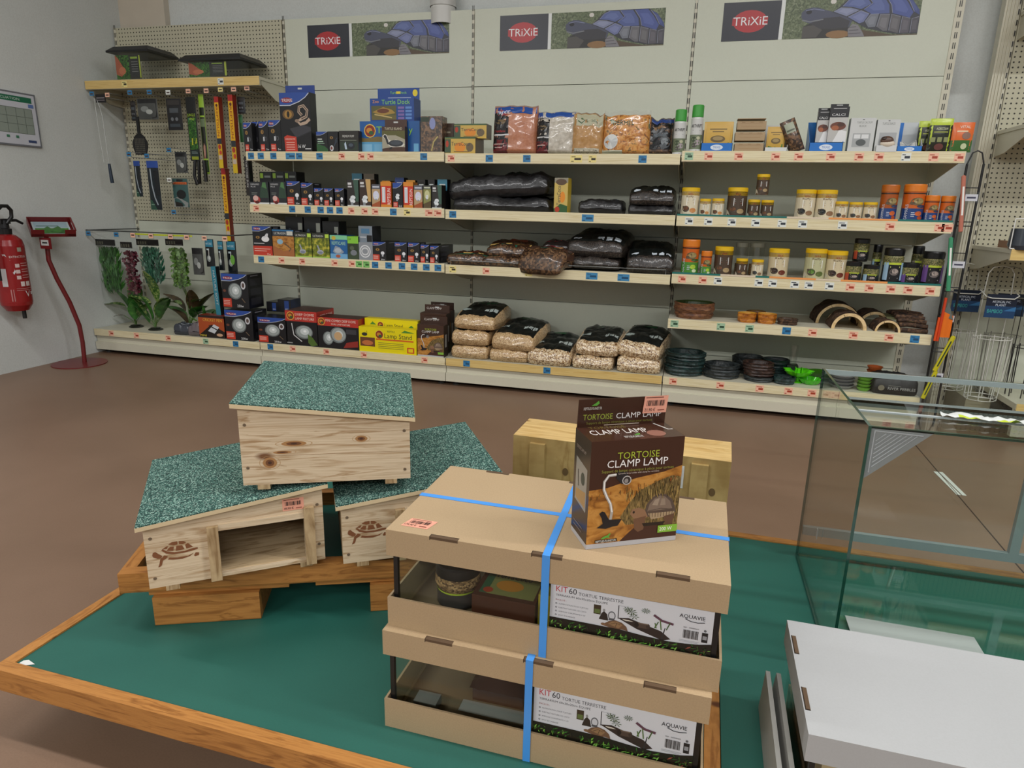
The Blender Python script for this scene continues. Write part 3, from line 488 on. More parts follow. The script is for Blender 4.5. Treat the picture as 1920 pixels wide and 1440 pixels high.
def clamp_art(a, big):
    A = [('p', [(0, .045), (1, .045), (1, .73), (.8, .68), (.5, .64), (.2, .57), (0, .555)], 'desert'), ('p', [(.36, .045), (1, .045), (1, .2), (.8, .18), (.6, .22), (.48, .14)], '#40231a'),
         ('p', [(.35, .28), (.45, .42), (.55, .52), (.75, .6), (.9, .64), (1, .62), (1, .15), (.62, .2), (.42, .2)], 'drygrass'), ('r', 0, 0, 1, .045, '#b4b4b8')]
    A += [('p', [(.62, .30), (.64, .38), (.69, .44), (.77, .475), (.85, .46), (.92, .41), (.96, .33), (.97, .28), (.8, .24), (.66, .26)], '#54453c'), ('p', [(.65, .31), (.67, .38), (.72, .43), (.78, .455), (.84, .44), (.9, .39), (.93, .32)], '#7a685a'), ('p', [(.70, .37), (.76, .36), (.78, .43), (.73, .42)], '#9a8876'), ('p', [(.79, .36), (.85, .36), (.84, .42), (.80, .43)], '#8f7d6c'), ('p', [(.66, .29), (.96, .29), (.94, .25), (.7, .23)], '#a08a6c'), ('p', [(.46, .30), (.48, .345), (.55, .355), (.62, .33), (.66, .26), (.6, .24), (.5, .26)], '#8a674c'), ('e', .5, .315, .012, .012, '#1c1410'), ('p', [(.5, .25), (.64, .27), (.62, .14), (.56, .12), (.52, .15)], '#6a4a36'), ('p', [(.84, .25), (.96, .27), (.94, .14), (.87, .13)], '#5f4332'), ('p', [(.6, .2), (.86, .2), (.84, .17), (.62, .17)], '#1f1410')]
    if big:
        for i in range(9):
            t = i/8; A.append(('l', [(.68+.25*t, .25), (.675+.26*t, .31)], .005, '#5a4636'))
        A += [('l', [(.66, .315), (.8, .33), (.94, .31)], .005, '#4a3c32')]
        R = random.Random(4)
        for i in range(70):
            u = .4+.58*R.random(); v = .42+.1*R.random()*(.4+.6*u); A.append(('l', [(u, v), (u+.05*(R.random()-.5), v+.05+.05*R.random())], .004, R.choice(['#4f4020', '#b89a58', '#2f2814', '#8a7440'])))
        for i in range(26):
            u = R.random(); v = .5+.12*u+.05*R.random(); A.append(('l', [(u, v-.05), (u+.03*(R.random()-.5), v-.02)], .006, R.choice(['#5a3c18', '#7a5a28', '#8a4a1c'])))
    A += [('l', [(.28, .69), (.2, .685), (.155, .63), (.155, .56), (.19, .49), (.235, .42), (.255, .34), (.245, .27)], .026, '#a9a49c/.15'), ('l', [(.28, .692), (.2, .688), (.158, .63), (.158, .56), (.193, .49), (.238, .42), (.258, .34)], .009, '#eceae6/.15'),
          ('p', [(.28, .655), (.29, .725), (.4, .705), (.42, .6), (.34, .6)], '#201e20'), ('e', .395, .63, .05, .043, '#b8b4b0'), ('e', .395, .63, .04, .034, '#2c2624'), ('e', .39, .625, .022, .022, '#8a8480'),
          ('p', [(.12, .335), (.15, .355), (.18, .345), (.23, .27), (.37, .265), (.33, .205), (.27, .2), (.2, .185), (.1, .2), (.165, .235), (.15, .29)], '#16151a')]
    A += [('t', .28, .83, .062, 'TORTOISE', '#a8b83a', .45), ('t', .175, .755, .068, 'CLAMP LAMP', '#e8e4e0', .655), ('r', .78, .095, 1, .165, '#7fb23c')]
    if big:
        A += [('t', .12, .712, .026, 'Support de lampe céramique à pince pour tortues', '#8a8a3a', .78), ('t', .3, .69, .014, 'Ceramic lamp holder with clamp for tortoises', '#c8b8ac', .44), ('t', .8, .112, .035, '200 W', '#f0f0e8', .14),
              ('r', .09, .055, .33, .083, '#151210'), ('t', .1, .058, .02, 'REPTILES-PLANET.FR', '#e8e8e4', .22), ('p', [(.15, .088), (.18, .11), (.22, .12), (.25, .14), (.26, .135), (.24, .11), (.25, .09), (.22, .1), (.19, .09)], '#5aa03c')]
    return A
ART['clamp_small'] = lambda a: clamp_art(a, False)
# kind: (object name, category, group, body, top, side, flap)
K = {
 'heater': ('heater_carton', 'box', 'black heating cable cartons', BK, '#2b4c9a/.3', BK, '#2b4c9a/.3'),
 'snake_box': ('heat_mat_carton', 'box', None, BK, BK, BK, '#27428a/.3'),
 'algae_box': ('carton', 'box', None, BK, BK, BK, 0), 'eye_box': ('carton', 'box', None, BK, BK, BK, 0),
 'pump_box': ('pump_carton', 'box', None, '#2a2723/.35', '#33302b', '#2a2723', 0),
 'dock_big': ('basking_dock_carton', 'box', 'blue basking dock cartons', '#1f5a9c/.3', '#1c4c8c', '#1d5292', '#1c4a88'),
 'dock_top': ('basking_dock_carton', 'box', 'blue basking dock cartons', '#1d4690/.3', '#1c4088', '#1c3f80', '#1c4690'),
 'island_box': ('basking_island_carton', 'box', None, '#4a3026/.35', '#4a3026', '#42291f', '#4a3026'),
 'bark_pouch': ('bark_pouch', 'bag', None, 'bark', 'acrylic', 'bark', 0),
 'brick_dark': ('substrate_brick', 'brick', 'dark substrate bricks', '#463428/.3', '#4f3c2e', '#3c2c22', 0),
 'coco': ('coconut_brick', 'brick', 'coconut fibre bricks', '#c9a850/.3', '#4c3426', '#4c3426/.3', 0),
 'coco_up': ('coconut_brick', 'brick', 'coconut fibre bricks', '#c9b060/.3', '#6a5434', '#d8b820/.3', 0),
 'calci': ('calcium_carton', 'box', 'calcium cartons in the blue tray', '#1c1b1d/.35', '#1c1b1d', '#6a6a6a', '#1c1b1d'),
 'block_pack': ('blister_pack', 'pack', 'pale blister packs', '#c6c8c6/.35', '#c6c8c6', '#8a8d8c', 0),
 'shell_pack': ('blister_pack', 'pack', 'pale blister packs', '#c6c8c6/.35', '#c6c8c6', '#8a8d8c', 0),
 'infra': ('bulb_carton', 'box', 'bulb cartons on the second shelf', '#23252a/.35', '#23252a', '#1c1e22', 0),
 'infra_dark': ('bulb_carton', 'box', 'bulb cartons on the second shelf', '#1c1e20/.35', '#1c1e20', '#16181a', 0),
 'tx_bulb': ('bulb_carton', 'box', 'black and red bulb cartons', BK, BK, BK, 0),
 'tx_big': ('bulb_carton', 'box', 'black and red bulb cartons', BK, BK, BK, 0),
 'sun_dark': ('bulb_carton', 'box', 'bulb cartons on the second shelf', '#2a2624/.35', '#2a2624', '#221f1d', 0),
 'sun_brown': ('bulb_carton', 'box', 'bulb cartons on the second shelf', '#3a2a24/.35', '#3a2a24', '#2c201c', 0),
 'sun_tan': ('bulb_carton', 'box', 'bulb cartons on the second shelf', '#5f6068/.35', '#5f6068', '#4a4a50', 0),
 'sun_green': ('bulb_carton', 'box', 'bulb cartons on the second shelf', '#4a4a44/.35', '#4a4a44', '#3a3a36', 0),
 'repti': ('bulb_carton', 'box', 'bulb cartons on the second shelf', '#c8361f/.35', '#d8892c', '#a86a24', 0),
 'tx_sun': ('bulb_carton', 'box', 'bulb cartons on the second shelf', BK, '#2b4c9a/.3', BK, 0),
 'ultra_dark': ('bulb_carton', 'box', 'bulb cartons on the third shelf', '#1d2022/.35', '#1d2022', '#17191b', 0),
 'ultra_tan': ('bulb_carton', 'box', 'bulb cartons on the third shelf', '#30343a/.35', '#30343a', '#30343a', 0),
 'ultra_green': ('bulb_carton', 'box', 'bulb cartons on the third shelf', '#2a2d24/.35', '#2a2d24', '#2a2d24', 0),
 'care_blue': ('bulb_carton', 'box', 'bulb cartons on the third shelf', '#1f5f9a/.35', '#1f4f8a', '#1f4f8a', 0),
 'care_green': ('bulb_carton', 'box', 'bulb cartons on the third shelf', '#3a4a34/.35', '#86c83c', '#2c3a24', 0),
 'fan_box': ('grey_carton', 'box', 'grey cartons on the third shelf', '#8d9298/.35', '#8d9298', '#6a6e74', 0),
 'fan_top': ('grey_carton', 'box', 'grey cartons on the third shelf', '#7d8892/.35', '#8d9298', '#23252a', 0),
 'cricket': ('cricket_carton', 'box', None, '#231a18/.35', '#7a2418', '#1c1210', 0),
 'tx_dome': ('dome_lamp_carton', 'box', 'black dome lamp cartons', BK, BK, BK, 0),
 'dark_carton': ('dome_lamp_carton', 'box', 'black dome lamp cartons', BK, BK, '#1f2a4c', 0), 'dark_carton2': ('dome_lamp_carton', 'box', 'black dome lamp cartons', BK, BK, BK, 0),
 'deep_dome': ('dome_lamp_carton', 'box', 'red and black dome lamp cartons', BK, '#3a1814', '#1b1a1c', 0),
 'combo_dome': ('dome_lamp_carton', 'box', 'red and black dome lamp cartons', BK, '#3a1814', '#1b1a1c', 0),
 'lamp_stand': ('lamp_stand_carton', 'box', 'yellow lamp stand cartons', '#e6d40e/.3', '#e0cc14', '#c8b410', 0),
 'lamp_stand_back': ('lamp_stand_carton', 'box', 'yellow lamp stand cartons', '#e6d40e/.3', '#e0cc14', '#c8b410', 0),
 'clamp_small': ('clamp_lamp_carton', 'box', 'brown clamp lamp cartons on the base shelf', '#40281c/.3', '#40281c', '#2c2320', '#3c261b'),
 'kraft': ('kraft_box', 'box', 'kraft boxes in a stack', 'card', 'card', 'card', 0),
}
for k_, c_ in dict(teal='#3f7f96', tan='#6f6350', blue='#24407c', orange='#c98a2c', black='#23211f').items():
    K['flap_'+k_] = ('bulb_carton', 'box', 'bulb cartons seen behind the front row', BK if k_ != 'tan' else '#4a4238', c_, BK, 0)
    ART['flap_'+k_] = (lambda c_: lambda a: [('r', 0, .62, 1, 1, c_+'/.3'), ('r', .2, .8, .8, .84, '#c8ccc8')])(c_)
def carton(kind, x, y, z, w_, d, h, rz, label, kw):
    name, cat, grp, body, top, side, flap = K[kind]
    b = MB(); x0, x1 = -w_/2, w_/2
    b.box(x0, x1, 0, d, 0, h, body, top, side)
    art(b, ART[kind](w_/h), lambda u, v, l: (x0+w_*u, -.00008*l, h*v), w_/h)
    if kind in ('tx_bulb', 'tx_dome', 'tx_big', 'deep_dome', 'combo_dome', 'clamp_small', 'ultra_tan'):      # printing on the right side
        sa = {'deep_dome': [('r', 0, .7, 1, 1, '#b8352c/.3'), ('t', .2, .8, .1, 'DEEP DOME', '#ecd8cc', .7)], 'combo_dome': [('r', 0, .73, 1, 1, '#a03028/.3')], 'clamp_small': [('r', .3, .3, .7, .7, '#8f8f8c')]}.get(kind,
             [('r', .15, .1+.28*i, .85, .3+.28*i, '#303036') for i in range(3)] + [('r', .2, .93, .7, .96, '#8a8a92')])
        art(b, sa, lambda u, v, l: (x1+.00008*l, d*u, h*v), d/h)
    o = b.build(name, None, (x, y, z), rz)
    tag(o, label, cat, grp)
    if flap:
        fh = {'heater': .012, 'snake_box': .05, 'dock_top': .07, 'dock_big': .04, 'calci': .016, 'island_box': .042, 'clamp_small': .045}[kind]
        p = MB(); ww = w_*.48
        p.box(-ww, ww, d-.003, d, -.001, fh, flap)
        p.box(-.014, .014, d-.0034, d-.003, fh*.55, fh*.75, '#c9cbc8' if kind != 'dock_top' else '#e8d030')
        if kind == 'clamp_small': art(p, [('t', .08, .35, .3, 'CLAMP LAMP', '#d8d0c8', .6)], lambda u, v, l: (-ww+2*ww*u, d-.0031-.0001*l, fh*v), 2*ww/fh)
        if kind == 'dock_top': art(p, [('t', .3, .55, .2, 'Turtle Dock', '#86d048', .4), ('e', .9, .6, .06, .28, '#e8d030'), ('r', .25, .2, .8, .26, '#c8d0e0')], lambda u, v, l: (-ww+2*ww*u, d-.0031-.0001*l, fh*v), 2*ww/fh)
        p.build('hanger_flap', o, (0, 0, h))
    return o

# ------------------------------------------------------------------ tubs, cans
def cyl_map(r, y0=0):
    return lambda u0, u1, z0, z1: (lambda u, v, l: (lambda a: ((r+.0008+.00008*l)*math.sin(a), -(r+.0008+.00008*l)*math.cos(a)+y0, z0+(z1-z0)*v))(math.pi*(u0+(u1-u0)*u-.5)))
def jar(kind, x, y, z, w_, d, h, rz, label, kw):
    r = w_/2; L = None
    yc = y + r
    if kind.startswith('jar'):
        t = thing('food_tub', label, 'jar', (x, yc, z), 0, 'yellow lidded food tubs')
        body, band, lab, pic, k2 = {'jar_tort': ('pellets', '#cfc4a6', '#d9cfb4', 'rock', '#c98a50'), 'jar_dark': ('bark', '#3a2c22', '#4a3a2c', 'rock', '#a89068'), 'jar_terr': ('pellets', '#cfc4a6', '#d4c9ac', 'rock_dark', '#8a6a4c'),
              'jar_fruit': ('pellets', '#cfc4a6', '#cdbf9c', 'rock_choc', '#6a3020'), 'jar_green': ('pellets_green', '#cfc4a6', '#b9b890', 'leaf_lime', '#5a6a34'), 'jar_clear': ('acrylic', 'acrylic', 'acrylic', 'pellets', '#6a6a5a')}[kind]
        clearj = kind == 'jar_clear'
        lid = '#e2b818/.35' if not clearj else '#8a8a7a/.3'
        part('tub_body', t, lambda b: b.lathe([(0, 0), (r*.96, 0), (r*.97, .004), (r*.97, h*.86), (0, h*.86)], body if not clearj else 'acrylic', 28))
        if clearj: part('feed', t, lambda b: b.lathe([(0, .003), (r*.9, .003), (r*.9, h*.35), (0, h*.37)], 'pellets', 20))
        part('lid', t, lambda b: b.lathe([(r*.98, h*.86), (r*1.0, h*.865), (r*1.0, h*.985), (r*.94, h), (0, h)], lid, 28))
        if not clearj:
            def lb(b):
                f = cyl_map(r*.97)(0, 1, .004, h*.86)
                ly = [('r', .05, 0, .95, 1, lab), ('r', .05, .84, .95, 1, '#e2b818/.35'), ('p', [(.3, .85), (.95, .85), (.95, .74), (.7, .76)], '#e2b818/.35')]
                for q in ly:
                    if q[0] == 'p': art(b, [q], f)
                    else: art(b, [q], f, 1, 12)
                g2 = lambda u, v, l: f(u, v, l+3)
                art(b, [('p', [(.2, .02), (.2, .35), (.4, .48), (.8, .5), (.8, .02)], 'pellets' if kind != 'jar_green' else 'pellets_green')], g2)
                a_ = 1.57*w_/(h*.86)
                art(b, [('t', .42, .86, .07, 'SERA', '#a03018', .18), ('t', .36, .76, .07, 'Raffy', '#5a3a10', .26), ('e', .36, .28, .13, .13, '#4a4034'), ('e', .37, .3, .1, .09, pic), ('e', .27, .36, .05, .04, '#54483a'), ('e', .62, .22, .12, .1, k2),
                        ('r', .38, .44, .68, .74, '#eeeeea'), ('r', .42, .67, .64, .69, '#8a8a86'), ('r', .42, .61, .62, .625, '#8a8a86'), ('r', .42, .53, .64, .545, '#a06050'), ('p', [(.08, 0), (.3, 0), (.22, .2), (.1, .3)], '#c9c2ae')], lambda u, v, l: f(u, v, l+5), a_)
            part('label', t, lb)
        return t
    if kind.startswith('can'):
        t = thing('food_can', label, 'can', (x, yc, z), 0, 'orange food cans')
        low = '#1f3f78/.3' if kind == 'can_blue' else '#4a8a34/.3'; dark = 'darker' in label
        top = '#c8601c/.3' if not dark else '#a5521a/.3'
        part('can_body', t, lambda b: b.lathe([(0, 0), (r*.96, 0), (r*.97, .003), (r*.97, h*.45), (r*.97, h*.8), (0, h*.8)], top, 28))
        part('lid', t, lambda b: b.lathe([(r*.95, h*.8), (r*1.0, h*.805), (r*1.0, h*.97), (r*.95, h), (0, h)], '#d97a1e/.35' if not dark else '#b8641a/.35', 28))
        def lb(b):
            f = cyl_map(r*.97)(0, 1, 0, h*.8)
            art(b, [('r', .02, .93, .98, .97, '#2a2018'), ('r', .02, 0, .98, .45, low)], f, 1, 10)
            art(b, [('p', [(.1, .45), (.9, .45), (.9, .6), (.5, .52)], low), ('e', .55, .68, .2, .13, '#6d5c3c'), ('e', .58, .7, .15, .09, '#9a8a58'), ('e', .4, .62, .08, .05, '#5a4a34'), ('e', .7, .52, .16, .05, '#3f5a2c' if kind != 'can_blue' else '#2c3a5a'),
                    ('e', .62, .28, .11, .08, '#c8602c' if kind == 'can_blue' else '#a8c83c'), ('e', .68, .14, .09, .06, '#b04a1c' if kind == 'can_blue' else '#d8e0b8'), ('t', .3, .08, .1, 'GAMMARUS' if kind == 'can_blue' else 'NATURE', '#d8dce8', .5, 1), ('r', .4, .3, .5, .32, '#c8ccd8'), ('r', .4, .24, .52, .26, '#c8ccd8'), ('r', .4, .18, .5, .2, '#c8ccd8')], lambda u, v, l: f(u, v, l+3), 1.5*w_/(h*.8))
        part('label', t, lb)
        return t
    if kind == 'tub_black':
        ac = {'label_red': '#b04a30', 'label_blue': '#9fc0d8', 'label_violet': '#6a4a8a'}[kw['acc']]
        t = thing('pellet_tub', label, 'jar', (x, yc, z), 0, 'black lidded pellet tubs')
        tall = h > .13; lb_h = .52 if tall else .4
        part('tub_body', t, lambda b: b.lathe([(0, 0), (r*.9, 0), (r*.97, .006), (r*.97, h*lb_h), (r*.97, h*.74), (r*.86, h*.8), (0, h*.8)], 'pellets_green', 24, ks=['#1c1c1a/.2', '#1c1c1a/.2', '#1c1c1a/.2', 'pellets_green', 'pellets_green', 'pellets_green']))
        part('lid', t, lambda b: b.lathe([(r*.86, h*.78), (r*.95, h*.8), (r*.97, h*.96), (r*.9, h), (0, h)], '#121213/.3', 24))
        def lb(b):
            f = cyl_map(r*.97)(0, 1, h*.1, h*(lb_h+.08))
            art(b, [('r', .12, 0, .88, 1, '#17181a/.3'), ('r', .12, 0, .3, 1, ac), ('r', .72, 0, .88, 1, ac if tall else '#17181a'), ('r', .12, .88, .88, 1, '#b9c83c')], f, 1, 8)
            art(b, [('e', .5, .48, .14, .2, '#6d6460'), ('e', .52, .52, .1, .13, '#a89a90'), ('r', .36, .72, .66, .8, '#c8d070'), ('r', .38, .1, .64, .16, '#8a8a88')], lambda u, v, l: f(u, v, l+4))
        part('label', t, lb)
        return t
    if kind == 'spray':
        t = thing('spray_can', label, 'can', (x, y+.03, z), 0, 'green capped spray cans'); r = .031
        part('can_body', t, lambda b: b.lathe([(0, 0), (r, 0), (r, h*.7), (r*.9, h*.75), (0, h*.75)], '#c9cac6/.3', 28))
        part('cap', t, lambda b: b.lathe([(r*.95, h*.74), (r*.97, h*.76), (r*.95, h*.985), (r*.85, h), (0, h)], '#3f9a3c/.35', 28))
        def lb(b):
            f = cyl_map(r)(0, 1, 0, h*.7)
            art(b, [('r', .05, 0, .95, .52, '#6f7a60'), ('r', .05, 0, .95, .08, '#d0d2d0')], f, 1, 10)
            art(b, [('e', .4, .38, .14, .08, '#3c4a30'), ('e', .6, .28, .16, .08, '#a89aa0'), ('e', .45, .2, .15, .07, '#4a4440'), ('e', .62, .42, .1, .05, '#b8b89a'), ('t', .2, .74, .1, 'ARTHRIPT', '#2c2c2c', .6), ('r', .3, .64, .7, .66, '#8a8a88'), ('r', .55, .02, .85, .06, '#b03030')], lambda u, v, l: f(u, v, l+3), 1)
        part('label', t, lb)
        return t

# ------------------------------------------------------------------ bags
def pillow(b, w_, d, h, kf, seed, amp=.004, flat=.8, nu=30, nv=26, droop=0, slope=0):
    """lying bag: v=0 is the front crimp"""
    off = Vector((seed*7.3, seed*3.1, 0))
    def prof(u, v):
        a, c = 2*u-1, 2*v-1
        return (max(0, 1-abs(a)**4)*max(0, 1-abs(c)**4))**.30
    def pt(u, v, top):
        a, c = 2*u-1, 2*v-1; p = prof(u, v)
        x = w_/2*a*(1-.10*(1-p)*abs(c)); y = d/2*c*(1-.10*(1-p)*abs(a))
        n = noise.noise(Vector((x*16, y*16, 0))+off)*amp*2.5 + noise.noise(Vector((x*45, y*45, 5))+off)*amp*(2.2-p) + noise.noise(Vector((x*110, y*60, 9))+off)*amp*.8
        mid = h*.36
        hh = h*(1-slope*(1-v)**1.3); mid = hh*.36
        z = mid + (hh-mid)*p + n*(.4+p) if top else mid - (mid-.002)*min(1, p*1.5)
        if droop and c < -.5: z -= droop*(-c-.5)**1.3
        return (x, y, max(z, .001) if not droop else z)
    b.grid(lambda u, v: pt(u, v, True), nu, nv, lambda u, v: kf(u, v, True))
    n0 = len(b.f)
    b.grid(lambda u, v: pt(1-u, v, False), nu, nv, lambda u, v: kf(1-u, v, False))
    return lambda u, v, l: (lambda q: (q[0], q[1]-.0006*0, q[2]+.0012+.0001*l))(pt(u, v, True))
def lying_bag(name, cat, x, y, z, w_, d, h, rz, label, grp, film, cont, seed, art_=(), band=(.12, .9), droop=0, slope=0, amp=.004, tiltx=0, tilty=0):
    b = MB()
    kf = (lambda u, v, top: film if (top and band[0] < u < 1-band[0]*.6 and v > band[1]) else cont)
    f = pillow(b, w_, d, h, kf, seed, amp, droop=droop, slope=slope)
    art(b, list(art_), f, w_/d, 3)
    o = b.build(name, None, (x, y+d/2, z), rz); o.rotation_euler = (tiltx, tilty, rz)
    return tag(o, label, cat, grp)
def upright_bag(name, x, y, z, w_, d, h, label, grp, cont, seed, art_=(), topk='filmbag', toph=.85, lean=0, shape=1.0):
    b = MB(); off = Vector((seed*5.1, 0, seed))
    def pt(u, v, fr):
        a = 2*u-1; pv = (min(1, v/.10+.25))*(max(0, 1-(max(0, v-.3)/.72)**2.4)**.6); pa = max(0, 1-abs(a)**3.5)**.5
        x_ = w_/2*a*(1-.05*math.sin(math.pi*min(1, v*1.1))*0 - .06*v*shape*abs(a)); n = noise.noise(Vector((x_*22, v*6, 0))+off)*.006*(.4+v) + noise.noise(Vector((x_*60, v*18, 3))+off)*.0022
        y_ = (-1 if fr else 1)*(d/2*pa*pv + .001) + (n if fr else 0)
        zz = h*v + (noise.noise(Vector((a*2.1, 7, seed)))*.02*v)
        return (x_+lean*v, y_, zz)
    kf = lambda u, v: topk if v > toph else cont
    b.grid(lambda u, v: pt(u, v, True), 22, 26, kf); b.grid(lambda u, v: pt(1-u, v, False), 12, 12, kf)
    art(b, list(art_), lambda u, v, l: (lambda q: (q[0], q[1]-.0011-.0001*l, q[2]))(pt(u, v, True)), w_/h, 8)
    o = b.build(name, None, (x, y+d/2, z)); return tag(o, label, 'bag', grp)
UPB = {
 'sand_red': ('sand_bag', 'upright sand bags', 'sand_red', [('r', .02, .0, .38, .84, '#1c1a1c/.2'), ('r', .02, .0, .36, .3, '#6a1f22/.2'), ('r', .02, .83, .98, .96, '#2a4f96/.2'), ('e', .22, .84, .16, .06, '#8f2430'), ('t', .08, .81, .07, 'TRIXIE', '#e6e6e8', .32), ('e', .2, .66, .12, .05, '#6d5a3c'), ('e', .2, .66, .04, .035, '#100c0a'), ('r', .05, .38, .4, .41, '#c8c8c8'), ('t', .06, .45, .05, 'Reptiland', '#b83030', .25), ('r', .06, .2, .3, .22, '#c8a8a0'), ('r', .06, .13, .26, .15, '#c8a8a0')]),
 'sand_white': ('sand_bag', 'upright sand bags', 'sand_white', [('r', .02, .0, .36, .84, '#1c1a1c/.2'), ('r', .02, .0, .34, .3, '#6a1f22/.2'), ('r', .02, .86, .98, .97, '#2a4f96/.2'), ('t', .1, .82, .06, 'TRIXIE', '#e6e6e8', .28), ('e', .18, .62, .12, .05, '#6d5a3c'), ('e', .18, .62, .04, .035, '#100c0a'), ('r', .05, .38, .38, .41, '#c8c8c8'), ('r', .06, .2, .28, .22, '#c8a8a0')]),
 'sand_tan': ('sand_bag', 'upright sand bags', 'sand_tan', [('r', .06, .68, .96, .95, '#b0ad92'), ('l', [(.2, .8), (.32, .74), (.42, .8), (.3, .86)], .03, '#3c5a34'), ('t', .45, .76, .07, 'Sable', '#5a6a58', .36), ('r', .03, .0, .98, .15, '#b4ad98'), ('t', .06, .03, .08, 'TERRARIUM SOIL', '#1c2420', .86)]),
 'corn_bag': ('shavings_bag', None, 'shavings', [('p', [(.04, .88), (.3, .72), (.98, .8), (.98, .68), (.2, .6), (.04, .66)], '#b9bba6'), ('p', [(.03, .9), (.06, .78), (.26, .76)], '#1f5a48'), ('t', .22, .66, .1, 'GERMEL', '#1f4f44', .44), ('p', [(.7, .62), (.98, .7), (.98, .58), (.75, .56)], '#1f5a48'), ('e', .2, .3, .15, .17, '#d2d3d0'), ('e', .2, .3, .13, .15, '#c2c6c6'), ('r', .02, 0, .45, .1, '#b9bba6')]),
 'bark_bag': ('bark_bag', None, 'bark', [('r', .2, .05, .98, .93, '#1a1a1c/.2'), ('p', [(.1, .05), (.5, .05), (.35, .35), (.12, .5)], '#2f5a30'), ('r', .2, .86, .98, .95, '#27427f'), ('e', .42, .74, .13, .05, '#7a5a34'), ('e', .42, .74, .04, .04, '#100c0a'), ('e', .7, .34, .2, .16, '#4f5458'), ('e', .7, .36, .13, .1, '#7d8488'), ('r', .3, .5, .8, .6, '#4a5258')]),
}

